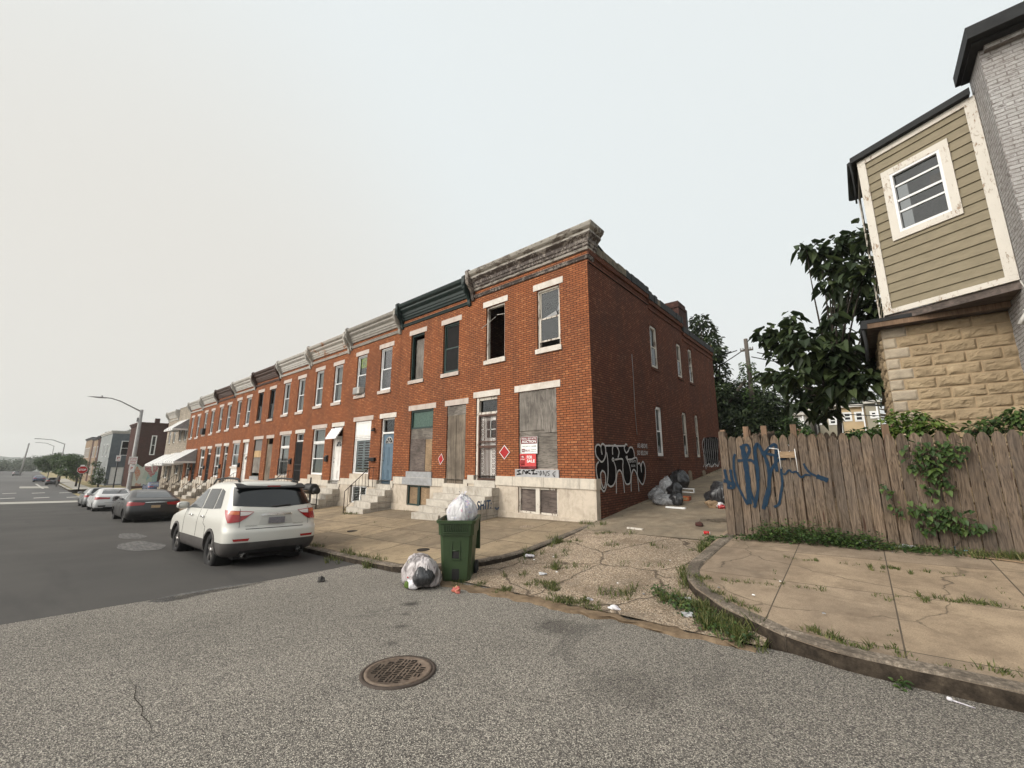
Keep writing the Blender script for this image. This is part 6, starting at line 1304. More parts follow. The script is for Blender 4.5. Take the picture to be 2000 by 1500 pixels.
suv = dict(L=4.84, cat='car', paint='car_white', clad=.57, cladm='clad_gray', archm='clad_gray', wr=.365, wheels=(1.02, 3.83), mirror=(3.16, 1.12), rc=.26, bow=.12, spokes=5, mirm='car_white',
 prof=[(.28, .22, 4.60, .79), (.34, .10, 4.72, .86), (.46, .02, 4.80, .893), (.56, .0, 4.83, .899), (.66, .0, 4.84, .899), (.78, .01, 4.83, .899), (.82, .075, 4.80, .899), (.90, .085, 4.70, .898), (.97, .09, 4.45, .890), (1.04, .10, 4.1, .875), (1.10, .11, 3.75, .858), (1.16, .13, 3.52, .840), (1.24, .19, 3.38, .815), (1.38, .31, 3.12, .775), (1.52, .43, 2.86, .735), (1.60, .50, 2.70, .70), (1.65, .50, 2.58, .668), (1.70, .56, 2.42, .61), (1.73, .72, 2.2, .52), (1.75, 1.0, 1.95, .37)],
 patches=[('side_window', [(X_(2.12, 1.15), X_(3.30, 1.135), X_(2.80, 1.53), X_(2.18, 1.575))], 'car_glass_light', dict(each=True)),
  ('rear_side_window', [(X_(1.28, 1.165), X_(2.04, 1.15), X_(2.08, 1.575), X_(1.36, 1.58))], 'car_glass', dict(each=True)), ('quarter_window', [(X_(.80, 1.19), X_(1.22, 1.168), X_(1.29, 1.58), X_(1.02, 1.53))], 'car_glass', dict(each=True)),
  ('rear_window', [((.0, 1.20), (.78, 1.25), (.74, 1.615), (.0, 1.635))], 'car_glass', dict(off=.008)),
  ('taillight', [((.56, 1.01), (.66, .945), (.66, 1.155), (.42, 1.13)), ((.66, .945), (.86, .93), (1.0, 1.175), (.66, 1.155))], 'lamp_red', dict(off=.012, each=True)),
  ('reverse_lamp', [((.52, 1.07), (.655, 1.06), (.655, 1.142), (.44, 1.12))], 'lamp_white', dict(off=.018, each=True)), ('turn_lamp', [((.675, 1.08), (.85, 1.09), (.88, 1.158), (.675, 1.142))], 'lamp_amber', dict(off=.018, each=True)),
  ('reflector', [((.50, .59), (.74, .59), (.76, .635), (.48, .635))], 'lamp_red', dict(off=.012, each=True)),
  ('valance', [((.0, .29), (.62, .29), (.60, .40), (.0, .42))], 'car_trim', dict(off=.008)), ('plate_recess_shade', [((.0, .88), (.33, .88), (.27, 1.045), (.0, 1.045))], 'car_white_shade', dict(off=.006)), ('chrome_strip', [((0, 1.045), (.30, 1.045), (.28, 1.085), (0, 1.088))], 'chrome', dict(off=.02)), ('tailgate_seam', [((.0, .80), (.55, .80), (.55, .812), (.0, .812))], 'car_trim', dict(off=.004)), ('tailgate_seam', [((.655, .84), (.662, .84), (.662, 1.20), (.655, 1.20))], 'car_trim', dict(off=.0135))])
suv['patches'] = [p for p in suv['patches'] if p[0] != 'windscreen']
def suv_extra(t, Sf, xr, wd):
    m = MB(); m.box(.050, .062, -.155, .155, .89, 1.01); m.build('number_plate', MATS['plate_gray'], t)
    m = MB(); m.grid(lambda u, v: (xr(1.60)-.06+.26*v+.04*(2*u-1)**2, (2*u-1)*.69, 1.605+.09*math.sin(v*1.5)), 16, 5); m.grid(lambda u, v: (xr(1.60)-.06+.04*(2*u-1)**2+.08*v, (2*u-1)*.69, 1.605-.05*v*(1-.5*abs(2*u-1))), 16, 2); m.build('spoiler', MATS['car_trim'], t)
    m = MB(); m.box(xr(1.60)-.068, xr(1.6)-.055, -.13, .13, 1.62, 1.645); m.build('brake_light', MATS['lamp_red'], t)
    for sg in (1, -1):
        m = MB(); m.tube([(.78, sg*.56, 1.71), (.95, sg*.56, 1.785), (1.6, sg*.575, 1.81), (2.4, sg*.57, 1.785), (2.6, sg*.56, 1.69)], .022, 6); m.build('roof_rail', MATS['car_trim'], t)
        m = MB(); m.tube([(-.02, sg*.52, .31), (.25, sg*.52, .32)], [.055, .05], 12, cap=False); m.build('exhaust_tip', MATS['chrome'], t)
        for hx in (1.72, 2.60): m = MB(); m.tube([(hx-.10, sg*(wd(.98)+.02), 1.0), (hx+.10, sg*(wd(.98)+.022), .995)], .018, 6); m.build('door_handle', MATS['chrome'], t)
        for sx, z0, z1 in ((1.62, .58, 1.15), (2.10, .57, 1.15), (3.22, .57, 1.12)):
            m = MB(); m.tube([(sx-(.2 if sx < 1.7 and q < .8 else 0), sg*(wd(q)+.001), q) for q in np.linspace(z0, z1, 9)], .004, 4); m.build('door_seam', MATS['car_trim'], t)
    m = MB(); m.tube([(xr(1.22)-.012, .10, 1.215), (xr(1.23)-.012, -.28, 1.24)], .016, 5); m.build('wiper', MATS['car_trim'], t)
    m = MB(); m.tube([(.095, math.cos(a)*.035, 1.068+math.sin(a)*.022-.003) for a in np.linspace(0, 6.28, 13)], .006, 4); m.tube([(.085, -.015, 1.05), (.085, .015, 1.085)], .005, 4); m.build('badge', MATS['chrome'], t)
    m = MB(); m.P = lambda u, d, z: (.02+d, -u, z); text_into(m, 'VERACRUZ', .34, .845, .22, .03, 0, .01); text_into(m, 'HYUNDAI', -.55, .845, .2, .03, 0, .01); m.v = [(xr(.85)+.12*.8*(v[1]/.9)**2-.003, v[1], v[2]) for v in m.v]; m.build('tailgate_lettering', MATS['alloy'], t)
    m = MB(); m.box(.35, 4.5, -.62, .62, .22, .34); m.build('underbody', MATS['car_trim'], t)
suv['extra'] = suv_extra
car('parked_car', 'white suv with black tailgate glass parked nearest the corner', -9.38, 3.54, suv)
def sedan(paint, glass, tail, plate='plate_gray', hatch=False, wide_tail=False, wr=.33):
    deck = 1.02
    prof = [(.22, .25, 4.45, .78), (.30, .08, 4.62, .88), (.42, .02, 4.70, .91), (.55, .0, 4.72, .915), (.70, .02, 4.70, .915), (.80, .05, 4.60, .91), (.90, .06, 4.30, .895), (.96, .08, 3.9, .88), (deck, .16, 3.55, .86), (deck+.03, .42, 3.42, .84), (deck+.06, .60, 3.32, .82), (1.20, .88, 3.0, .76), (1.32, 1.20, 2.72, .69), (1.39, 1.48, 2.5, .62), (1.43, 1.75, 2.3, .50), (1.44, 1.95, 2.15, .34)]
    if hatch: prof = [(z, min(a, .12+.9*max(0, z-.95)), b, c) for z, a, b, c in prof]
    ed = .76
    P_ = [('side_window', [(X_(1.98, .99), X_(3.12, .97), X_(2.62, 1.27), X_(2.02, 1.315))], glass, dict(each=True)), ('rear_side_window', [(X_(1.18 if not hatch else .6, 1.03), X_(1.90, .99), X_(1.94, 1.315), X_(1.50 if not hatch else .9, 1.27))], glass, dict(each=True)),
          ('rear_window', [((.0, deck+.075 if not hatch else 1.02), (.62, deck+.08 if not hatch else 1.03), (.50, 1.37), (.0, 1.385))], 'car_glass_light' if not hatch else 'car_glass', dict(off=.006)),
          ('taillight', [((.40 if not wide_tail else .28, .80), (.62, .79), (.62, .92), (.36 if not wide_tail else .25, .90)), ((.62, .79), (1.02, .77), (1.10, .95), (.62, .92))], 'lamp_red', dict(off=.012, each=True)),
          ('valance', [((.0, .23), (.50, .23), (.50, .34), (.0, .34))], 'car_trim', dict(off=.01)), ('bumper_insert', [((.42, .36), (.72, .36), (.74, .44), (.40, .44))], 'car_trim', dict(off=.008, each=True)), ('trunk_seam', [((.0, .60), (.48, .60), (.48, .612), (.0, .612))], 'car_trim', dict(off=.005)), ('trim_strip', [((0, .905), (.36, .90), (.36, .925), (0, .93))], 'chrome', dict(off=.012))]
    def ex(t, Sf, xr, wd):
        m = MB(); m.box(-.005, .012, -.155, .155, .68, .79); m.build('number_plate', MATS[plate], t); m = MB(); m.box(.3, 4.3, -.6, .6, .2, .32); m.build('underbody', MATS['car_trim'], t)
        for sg in (1, -1):
            for hx in (1.6, 2.45): m = MB(); m.tube([(hx-.1, sg*(wd(.85)+.018), .87), (hx+.1, sg*(wd(.85)+.018), .865)], .016, 6); m.build('door_handle', MATS[paint], t)
            for sx in (1.30, 1.94, 3.0): m = MB(); m.tube([(sx, sg*(wd(q)+.001), q) for q in np.linspace(.38, .98, 8)], .004, 4); m.build('door_seam', MATS['car_trim'], t)
    return dict(L=4.72, paint=paint, clad=.26, wr=wr, wheels=(.98, 3.72), mirror=(2.95, 1.0), rc=.26, bow=.16, prof=prof, patches=P_, extra=ex, spokes=5)
car('parked_car', 'dark gray sedan with chrome trunk strip parked behind the white suv', -23.65, 3.93, sedan('car_gray', 'car_glass_light', 'lamp_red', 'plate_tan'))
car('parked_car', 'white sedan parked in front of the dark gray sedan', -35.1, 3.90, sedan('car_white_cool', 'car_glass_light', 'lamp_red', wide_tail=True))
car('parked_car', 'silver hatchback, farthest of the cars parked along the row', -42.2, 3.95, sedan('car_silver', 'car_glass', 'lamp_red', hatch=True))
car('parked_car', 'black hatchback parked alone beyond the crosswalk by the stop sign', -119.5, 4.0, sedan('car_black', 'car_glass', 'lamp_red', hatch=True), group='distant cars down the street')
car('parked_car', 'small blue car just beyond the black hatchback', -141, 2.6, sedan('car_blue', 'car_glass_light', 'lamp_red'), group='distant cars down the street')
car('parked_car', 'pale car near the trees at the very end of the street', -205, -1.2, sedan('car_silver', 'car_glass', 'lamp_red', hatch=True), group='distant cars down the street')
car('parked_car', 'blue sedan on the cross street in front of the mural, mostly hidden', -71.5, 11.8, sedan('car_blue', 'car_glass', 'lamp_red'), group='distant cars down the street')

# ---------------------------------------------------------------- manhole, wheelie bin, bags
def manhole(X, Y, r, z, label, rot=.0, small=False):
    t = thing('manhole_cover', label, 'manhole cover', (X, Y, z)); sx = Vector((1, 0, .036)).normalized(); sy = Vector((0, 1, -.037)).normalized(); t.rotation_euler = (math.atan(-.037), -math.atan(.036), 0)
    m = MB(); m.revolve([(r+.038, -.02), (r+.036, .006), (r+.010, .008), (r+.006, -.0), (r+.0, -.0)], (0, 0, 0), 'z', 56, caps=False); m.build('frame', MATS['iron_frame'], t)
    m = MB(); m.revolve([(r, -.02), (r, .010), (r-.03, .010), (r-.033, .004), (.001, .004)], (0, 0, 0), 'z', 48)
    rr = random.Random(4); c, s = math.cos(rot), math.sin(rot); pt = .064
    n = int(r/pt)+1
    for i in range(-n, n+1):
        for j in range(-n, n+1):
            cx, cy = (i+.5*(j % 2)*0)*pt, j*pt
            if math.hypot(cx, cy)+.03 > r-.035: continue
            k = (i+2*j) % 5; q = .023
            bars = [(-q, q, -.02, -.013), (-q, q, .013, .02)] if k in (0, 3) else ([(-.02, -.013, -q, q), (.013, .02, -q, q)] if k in (1, 4) else [(-q, q, -.02, -.014), (-q, q, .014, .02), (-.02, -.014, -.014, .014), (.014, .02, -.014, .014)])
            for (a, b, e, f) in bars:
                P = [((cx+u)*c-(cy+v)*s, (cx+u)*s+(cy+v)*c) for u, v in ((a, e), (b, e), (b, f), (a, f))]; A = [m.vt((p[0], p[1], .004)) for p in P]; B = [m.vt((p[0], p[1], .011)) for p in P]; m.idx(B, 1); [m.idx([A[i_], A[(i_+1) % 4], B[(i_+1) % 4], B[i_]], 1) for i_ in range(4)]  # raised bars coloured dark in place of the lid's sunken slots
    m.build('lid', [MATS['cast_iron'], MATS['iron_dark']], t); return t
plain('iron_frame', (.062, .046, .036), (.04, .03, .024), 20, .7); plain('cast_iron', (.150, .112, .082), (.085, .056, .040), 22, .7, .002, spec=.4); plain('iron_dark', (.028, .021, .016), (.018, .014, .011), 20, .9)
_mh = ray(778, 1314); _t = next(k*1e-5 for k in range(50, 9000) if (_mh*(k*1e-5)).z < zroad((_mh*(k*1e-5)).x, (_mh*(k*1e-5)).y)); _mh = _mh*_t
manhole(_mh.x, _mh.y, .285, _mh.z+.012, 'rusty patterned manhole cover in the gray aggregate road', .55)
t = thing('utility_cover', 'small plain dark iron cover set in the sidewalk beyond the bag', 'cover', (-7.35, 5.75, zleft(-7.35, 5.75)+.006)); m = MB(); m.revolve([(.14, -.01), (.14, .006), (.12, .008), (.001, .008)], (0, 0, 0), 'z', 24); m.build('lid', MATS['iron_dark'], t)
t = thing('utility_cover', 'dark round cover in the sidewalk right beside the white suv', 'cover', (-11.3, 6.3, zleft(-11.3, 6.3)+.006)); m = MB(); m.revolve([(.14, -.01), (.14, .006), (.12, .008), (.001, .008)], (0, 0, 0), 'z', 24); m.build('lid', MATS['iron_dark'], t)
plain('bin_green', (.030, .054, .020), (.021, .039, .014), 3, .45, .001, spec=.5); plain('bin_rubber', (.02, .021, .02), (.014, .014, .014), 9, .8)
BA = rad(37); bx, by = -5.27, 4.78
t = thing('wheelie_bin', 'open dark green wheelie bin standing at the kerb corner', 'bin', (bx, by, zroad(bx, by)+.01), BA)
def ringz(z, hw, y0, y1, r=.05): return [(-hw+r, y0), (hw-r, y0), (hw, y0+r), (hw, y1-r), (hw-r, y1), (-hw+r, y1), (-hw, y1-r), (-hw, y0+r)], z
m = MB(); lv = [ringz(.0, .215, .05, .50), ringz(.06, .235, .03, .52), ringz(.55, .262, .005, .585), ringz(.74, .272, -.01, .62), ringz(.745, .292, -.035, .63), ringz(.93, .302, -.05, .655), ringz(.935, .325, -.075, .675), ringz(.985, .33, -.08, .68), ringz(.987, .31, -.06, .66), ringz(.90, .275, -.02, .63), ringz(.3, .24, .03, .55)]
R = [[m.vt((p[0], p[1], z)) for p in ps] for ps, z in lv]
for a, b in zip(R, R[1:]):
    for k in range(8): m.idx([a[k], a[(k+1) % 8], b[(k+1) % 8], b[k]])
m.idx(R[0][::-1]); m.idx(R[-1]); m.build('body', MATS['bin_green'], t)
m = MB(); frame_box(m, -.075, .075, .36, .66, .016, -.008, .03); m.v = [(v[0], v[1]+.015*(1-v[2]/.6), v[2]) for v in m.v]; m.box(-.065, .065, -.012, .0, .0, .01) if False else None; m.tube([(-.062, .004, .50), (.062, .004, .50)], .008, 6); m.build('grab_bar', MATS['bin_green'], t)
m = MB(); m.box(-.06, .06, .008, .02, .38, .64); m.box(-.06, .06, .022, .04, .05, .34); m.build('recess_shade', MATS['car_trim'], t)  # no hollow is cut; dark plates paint the shade of the recesses
m = MB()
for k in range(11): m.box(-.19+.038*k-.004, -.19+.038*k+.004, -.062, -.045, .80, .925)
m.box(-.20, .20, -.066, -.04, .79, .80); m.build('ribs', MATS['bin_green'], t)
m = MB(); 
for sg in (-1, 1): m.revolve([(.12, -.025), (.13, -.01), (.13, .01), (.12, .025)], (sg*.27, .52, .12), 'x', 20)
m.revolve([(.015, -.27), (.015, .27)], (0, .52, .12), 'x', 8); m.build('wheels', MATS['bin_rubber'], t)
m = MB(); m.grid(lambda u, v: (-.30+.6*u, .72+.035*math.sin(u*math.pi)+.03*v, .97-.58*v), 8, 8); m.grid(lambda u, v: (-.30+.6*u, .755+.035*math.sin(u*math.pi)+.03*v, .97-.58*v), 8, 8); m.box(-.30, .30, .70, .765, .955, .985); m.tube([(-.2, .69, .94), (-.2, .73, .96), (.2, .73, .96), (.2, .69, .94)], .014, 6); m.build('lid', MATS['bin_green'], t)
def bagmat(name, a, b, c, rough=.3, sp=.6):
    g = NG(name, rough, sp); g.col(g.ramp(g.noise(7, 5, .6, dist=2.5), [(.32, b), (.5, a), (.68, c)])); g.bump(g.noise(7, 4, .5, dist=1.5, stretch=(1.2, 1.2, .35)), .04, .9); return g.mat
bagmat('bag_white', (.56, .55, .57), (.38, .31, .37), (.62, .61, .62), .4); bagmat('bag_gray', (.20, .20, .205), (.09, .09, .095), (.33, .33, .335)); bagmat('bag_black', (.022, .022, .024), (.012, .012, .013), (.05, .05, .055), .28)
bagmat('bag_pale', (.40, .40, .41), (.18, .18, .19), (.58, .58, .58)); 
g = NG('bag_clear', .28, .6); n1 = g.noise(6, 4, .5, dist=1.6, stretch=(1.2, 1.2, .5)); c = g.ramp(n1, [(.30, (.08, .07, .07)), (.42, (.26, .23, .23)), (.55, (.50, .46, .46)), (.7, (.22, .18, .18))]); c = g.mix(g.ramp(g.noise(4, 2), [(.64, 0.0), (.68, .4)]), c, (.40, .42, .20)); g.col(c); g.bump(g.noise(8, 4, .5, dist=1.8, stretch=(1.2, 1.2, .4)), .04, 1.0)
g = NG('bag_print', .35, .6); c = g.ramp(g.noise(6, 4, .5, dist=2, stretch=(1, 1, .5)), [(.35, (.40, .37, .40)), (.55, (.58, .57, .58))]); c = g.mix(g.ramp(g.noise(7, 2), [(.66, 0.0), (.70, .6)]), c, (.50, .20, .30)); c = g.mix(g.ramp(g.noise(9, 1, stretch=(1, 1, 2)), [(.66, 0.0), (.69, .5)]), c, (.22, .25, .5)); g.col(c); g.bump(g.noise(6, 5, .5, dist=1.5, stretch=(1.2, 1.2, .45)), .05, 1.0)
def bag(mb, c, rx, ry, rz_, seed, mi=0, knot=True, lump=.2):
    c = Vector(c); N, K = 34, 24
    def fn(u, v):
        th, ph = u*2*math.pi, v*math.pi; d = Vector((math.sin(ph)*math.cos(th), math.sin(ph)*math.sin(th), math.cos(ph))); q = 1+lump*noise.noise(d*1.3+Vector((seed, 0, 0)))-.13*abs(noise.noise(Vector((d.x*5+seed, d.y*5, d.z*1.2))))**.8*(.4+abs(d.z))-.05*abs(noise.noise(Vector((d.x*13, d.y*13+seed, d.z*3))))
        p = Vector((d.x*rx*q, d.y*ry*q, d.z*rz_*q)); p.z = max(p.z, -rz_*.62+.012*noise.noise(d*4)); return tuple(c+p)
    mb.grid(fn, N, K, mi, True)
    if knot: 
        top = c+Vector((0, 0, rz_*.95))
        for k in range(5): a = k*1.25+seed; mb.face([tuple(top+Vector((-.02, 0, -.03))), tuple(top+Vector((.02, 0, -.03))), tuple(top+Vector((math.cos(a)*.07+.02, math.sin(a)*.07, .07))), tuple(top+Vector((math.cos(a)*.05-.01, math.sin(a)*.06+.02, .08)))], mi)
t = thing('rubbish_bag', 'full white bag bulging out of the top of the green bin', 'rubbish bag', (bx-.15, by+.22, zroad(bx, by)+1.09))
m = MB(); bag(m, (.02, .02, .0), .27, .26, .29, 4.2, knot=True, lump=.22); m.build('bag', MATS['bag_print'], t); m = MB(); bag(m, (-.20, .16, .04), .10, .10, .12, 1.1, knot=False); m.build('blue_scrap', plain('blue_plastic', (.03, .12, .32), (.02, .08, .2), 8, .5), t)
z0 = zroad(-5.62, 4.22)
t = thing('rubbish_bag', 'big clear bag of mixed rubbish slumped beside the green bin', 'rubbish bag', (-5.60, 4.36, z0))
m = MB(); bag(m, (0, 0, .21), .34, .27, .29, 9.3, knot=False, lump=.3); m.build('bag', MATS['bag_clear'], t)
m = MB(); bag(m, (.16, -.07, .19), .17, .21, .18, 2.2, knot=False); m.build('dark_bundle', MATS['bag_black'], t)
m = MB(); bag(m, (.05, -.21, .08), .13, .07, .09, 5.2, knot=False); m.build('packet', MATS['bag_white'], t)
m = MB(); bag(m, (-.0, -.27, .07), .06, .03, .06, 6.2, knot=False); m.build('green_wrapper', MATS['leaf_bright'], t)
m = MB(); bag(m, (-.02, -.22, .17), .045, .03, .02, 6.9, knot=False); m.build('red_wrapper', MATS['lamp_red'], t)
m = MB(); bag(m, (-.38, -.05, .05), .04, .05, .05, 6.9, knot=False); m.build('blue_tie', MATS['blue_plastic'], t)
# rubbish along the side wall
def at_alley(px_, py_, h=0):
    v = ray(px_, py_); t_ = .005
    for k in range(6000):
        p = v*t_
        if p.z < zalley(p.x, p.y)+.02: return p
        t_ += .00002*(1+t_*100)
    return p
for (px_, py_, rx, rz_, mt_, lab, sd_) in ((1281, 978, .26, .24, 'bag_gray', 'gray bag leaning at the left end of the alley pile', 1), (1297, 986, .38, .18, 'bag_gray', 'wide flat gray bag at the front of the alley pile', 2), (1300, 966, .24, .34, 'bag_pale', 'pale translucent bag in the middle of the alley pile', 3), (1303, 955, .34, .40, 'bag_gray', 'tall gray bag at the back of the alley pile', 4), (1325, 956, .36, .40, 'bag_black', 'shiny black bag at the back right of the alley pile', 5), (1316, 970, .26, .26, 'bag_black', 'black bag with printed scraps in the alley pile', 6), (1319, 988, .20, .22, 'bag_black', 'small black bag in front of the alley pile', 7)):
    p = at_alley(px_, py_); t = thing('rubbish_bag', lab, 'rubbish bag', tuple(p), group='rubbish bags piled against the side wall'); m = MB(); bag(m, (0, .12, rz_*.62), rx, rx*.85, rz_, sd_*3.7, lump=.3); m.build('bag', MATS[mt_], t)
def onething(name, lab, cat, p, mb, mat, **k): o = mb.build(name, mat, None, tuple(p)); return tag(o, lab, cat, **k)
p = at_alley(1320, 993); m = MB(); m.box(-.26, .26, -.05, .05, 0, .04); onething('foam_tray', 'flat white foam tray lying in front of the small black bag', 'tray', p, m, MATS['sign_white'])
p = at_alley(1336, 968); m = MB(); frame_box(m, -.33, .33, 0, .13, .025, -.05, .05); onething('picture_frame', 'white rectangular frame lying beside the alley bags', 'frame', p+Vector((0, 0, .1)), m, MATS['sign_white'])
p = at_alley(1333, 977); m = MB(); m.box(-.22, .22, -.12, .12, 0, .12); m.box(-.18, .18, -.122, -.12, .03, .09, 1); onething('carton', 'orange and red printed carton under the white frame', 'carton', p, m, [plain('carton_red', (.32, .05, .03), (.4, .16, .05), 20, .6), MATS['ply_fresh']])
p = at_alley(1404, 982); t = thing('rubbish_bag', 'sprawling black bag by the end post of the graffiti fence', 'rubbish bag', tuple(p)); m = MB(); bag(m, (.1, .1, .22), .48, .34, .34, 8.8, knot=False, lump=.5); m.build('bag', MATS['bag_black'], t)
for (px_, py_, mt_, r, lab) in ((1393, 992, 'ply_tan', .12, 'crumpled brown paper by the sprawling black bag'), (1404, 992, 'bag_white', .10, 'white crumpled rag by the sprawling black bag'), (1410, 994, 'lamp_red', .07, 'pink and red scrap beside the fence end')):
    p = at_alley(px_, py_); m = MB(); bag(m, (0, 0, r*.6), r*1.4, r, r, px_*.1, knot=False, lump=.6); onething('litter', lab, 'litter', p, m, MATS[mt_])
p = at_alley(1242, 1034); m = MB(); m.box(-.20, .16, -.035, .035, 0, .03); onething('white_board', 'small white board lying at the mouth of the alley', 'board', p, m, MATS['peeling_white'])
p = at_alley(1366, 1028); m = MB(); bag(m, (0, 0, .04), .09, .06, .06, 3.1, knot=False); onething('brick_lump', 'dark broken brick lump in the alley', 'brick', p, m, MATS['brick_brown'])
p = at_alley(1381, 1044); m = MB(); m.revolve([(.02, -.06), (.032, -.055), (.033, .055), (.02, .06)], (0, 0, .033), 'x', 14); m.m = [1 if 14 <= i < 28 else 0 for i in range(len(m.f))]; onething('drink_can', 'crushed red drink can near the fence post', 'can', p, m, [MATS['sign_white'], MATS['sign_red']])
rr = random.Random(6); m = MB(); p = at_alley(1402, 1020)
for k in range(14): a = rr.uniform(-.5, .5); x, y = rr.uniform(-.4, .4), rr.uniform(-.35, .35); m.tube([(x, y, .02), (x+.2*math.cos(a), y+.1*math.sin(a), .04), (x+.45*math.cos(a), y+.45*math.sin(a), .02)], [.010, .008, .004], 5)
onething('fallen_twigs', 'scatter of dry brown twigs on the alley by the fence', 'twigs', p, m, MATS['bark'], kind='stuff')
def gpr(px_, py_):
    v = ray(px_, py_); t_ = .0005
    while True:
        p = v*t_
        if p.z < zroad(p.x, p.y)+.01: return p
        t_ += .00001
def gps(px_, py_, f=zright):
    v = ray(px_, py_); t_ = .0005
    while True:
        p = v*t_
        if p.z < f(p.x, p.y)+.01: return p
        t_ += .00001
p = gpr(892, 1157); m = MB(); bag(m, (0, 0, .03), .075, .045, .045, 3.3, knot=False, lump=.9); bag(m, (-.02, .01, .05), .03, .02, .035, 4.3, 1, knot=False, lump=.9); onething('crumpled_wrapper', 'crumpled orange and pink wrapper on the road by the bin', 'wrapper', p, m, [plain('wrap_orange', (.34, .06, .06), (.38, .17, .09), 20, .4), MATS['ply_fresh']])
p = gpr(627, 1136); m = MB(); bag(m, (0, 0, .03), .06, .05, .05, 5.5, knot=False, lump=.7); onething('asphalt_lump', 'dark lump of broken asphalt on the road behind the white suv', 'stone', p, m, MATS['asphalt_dark'])
p = gpr(1865, 1372); m = MB(); m.revolve([(.006, -.012), (.014, -.006), (.013, .015), (.006, .022)], (-.03, 0, .014), 'x', 10); m.tube([(-.01, 0, .010), (.04, -.01, .008), (.10, -.02, .005)], [.006, .005, .004], 6); onething('plastic_spoon', 'white and pink plastic spoon in the gutter by the right kerb', 'spoon', p, m, MATS['bag_white'])
for (px_, py_, mt_, r, lab, f) in ((1690, 1064, 'bag_white', .09, 'flattened white plastic cup in the weeds at the fence foot', zright), (1770, 1071, 'bag_gray', .08, 'gray tin lying in the grass at the fence foot', zright), (1878, 1075, 'cyan', .08, 'bright blue plastic scrap at the fence foot', zright), (1345, 1203, 'bag_pale', .06, 'clear plastic cup in the gutter weeds by the curved kerb', zalley), (1345, 1171, 'bag_pale', .04, 'small clear lid at the foot of the curved kerb', zalley), (1200, 1190, 'bag_white', .06, 'white paper cup at the edge of the apron', zalley), (1060, 1122, 'bag_pale', .05, 'clear plastic bottle in the grass patch', zalley), (1035, 1088, 'bag_white', .07, 'white crumpled packet by the alley kerb', zalley), (1150, 1172, 'bag_white', .04, 'tiny white scrap in the grass beside the apron', zalley)):
    if mt_ == 'cyan' and 'cyan' not in MATS: plain('cyan', (.12, .38, .60), (.08, .30, .5), 9, .5)
    p = gps(px_, py_, f); m = MB(); bag(m, (0, 0, r*.25), r*1.3, r*.8, r*.45, px_*.13, knot=False, lump=.7); onething('litter', lab, 'litter', p, m, MATS[mt_])
p = gps(1975, 1096); m = MB(); m.box(-.38, .5, -.035, .035, 0, .012); o = onething('wood_strip', 'tan strip of wood lying on the right sidewalk', 'plank', p, m, MATS['ply_tan']); o.rotation_euler = (0, 0, rad(-14))
for k in range(11):
    X = rr.uniform(-4.9, 1.4); f = zalley if X < -2.3 else zright; Y = rr.uniform(5.2, 8.4) if X < -2.3 else rr.uniform(5.6, 8.5); s = rr.uniform(.008, .02); m = MB(); m.face([(-s, -s*.6, .003), (s, -s, .006), (s*.8, s, .004), (-s*.7, s*.8, .012)])
    o = onething('paper_scrap', 'tiny pale paper scrap scattered on the pavement', 'litter', (X, Y, f(X, Y)+.022), m, MATS['sign_white'] if k % 3 else MATS['bag_gray'], group='paper scraps on the pavement')
for pts_ in ([(252, 1328), (266, 1343), (262, 1364), (279, 1384), (276, 1398), (292, 1412), (296, 1428)], [(1000, 1358), (1015, 1363), (1040, 1368), (1075, 1371)], [(690, 1262), (715, 1258), (745, 1264)], [(565, 1176), (580, 1184), (600, 1187)]):
    q = [gpr(x, y) for x, y in pts_]; m = MB(); n_ = len(q)
    for i in range(n_-1):
        a_, b_ = q[i], q[i+1]; d_ = (b_-a_).normalized(); o_ = Vector((-d_.y, d_.x, 0))*.0028*(1 if 0 < i < n_-2 else .5); up_ = Vector((0, 0, .004)); m.face([tuple(a_-o_+up_), tuple(b_-o_+up_), tuple(b_+o_+up_), tuple(a_+o_+up_)])
    struct(m.build('road_crack', MATS['iron_dark']))
# barbecue in front of the white-door house
pg = at_y(607, 958, 8.35); zg = zleft(pg.x, 8.35); t = thing('barbecue_smoker', 'black barrel barbecue on legs beside the marble steps', 'barbecue', (pg.x, 8.35, zg))
m = MB(); m.revolve([(.02, -.42), (.20, -.42), (.23, -.36), (.23, .30), (.20, .36), (.02, .36)], (0, 0, .88), 'x', 20); m.build('barrel', MATS['black_iron'], t); m = MB(); m.revolve([(.02, .36), (.13, .38), (.14, .62), (.02, .64)], (0, 0, .82), 'x', 14); m.build('firebox', MATS['black_iron'], t)
m = MB(); m.tube([(-.22, .06, 1.08), (-.22, .06, 1.36)], .035, 8); m.build('chimney', MATS['black_iron'], t); m = MB(); m.box(-.48, .3, -.42, -.22, .80, .83); m.build('shelf', MATS['plank_brown'], t)
for x, y in ((-.33, -.16), (.28, -.16), (-.33, .16), (.28, .16)): m = MB(); m.tube([(x, y, 0), (x, y, .76)], .022, 6); m.build('leg', MATS['black_iron'], t)
m = MB(); m.tube([(-.33, -.16, .22), (.28, -.16, .22), (.28, .16, .22), (-.33, .16, .22), (-.33, -.16, .22)], .015, 5); m.build('brace', MATS['black_iron'], t); m = MB(); m.tube([(-.48, -.24, .9), (-.5, -.27, .88), (.2, -.27, .88)], .013, 5); m.build('shelf_rail', MATS['black_iron'], t)

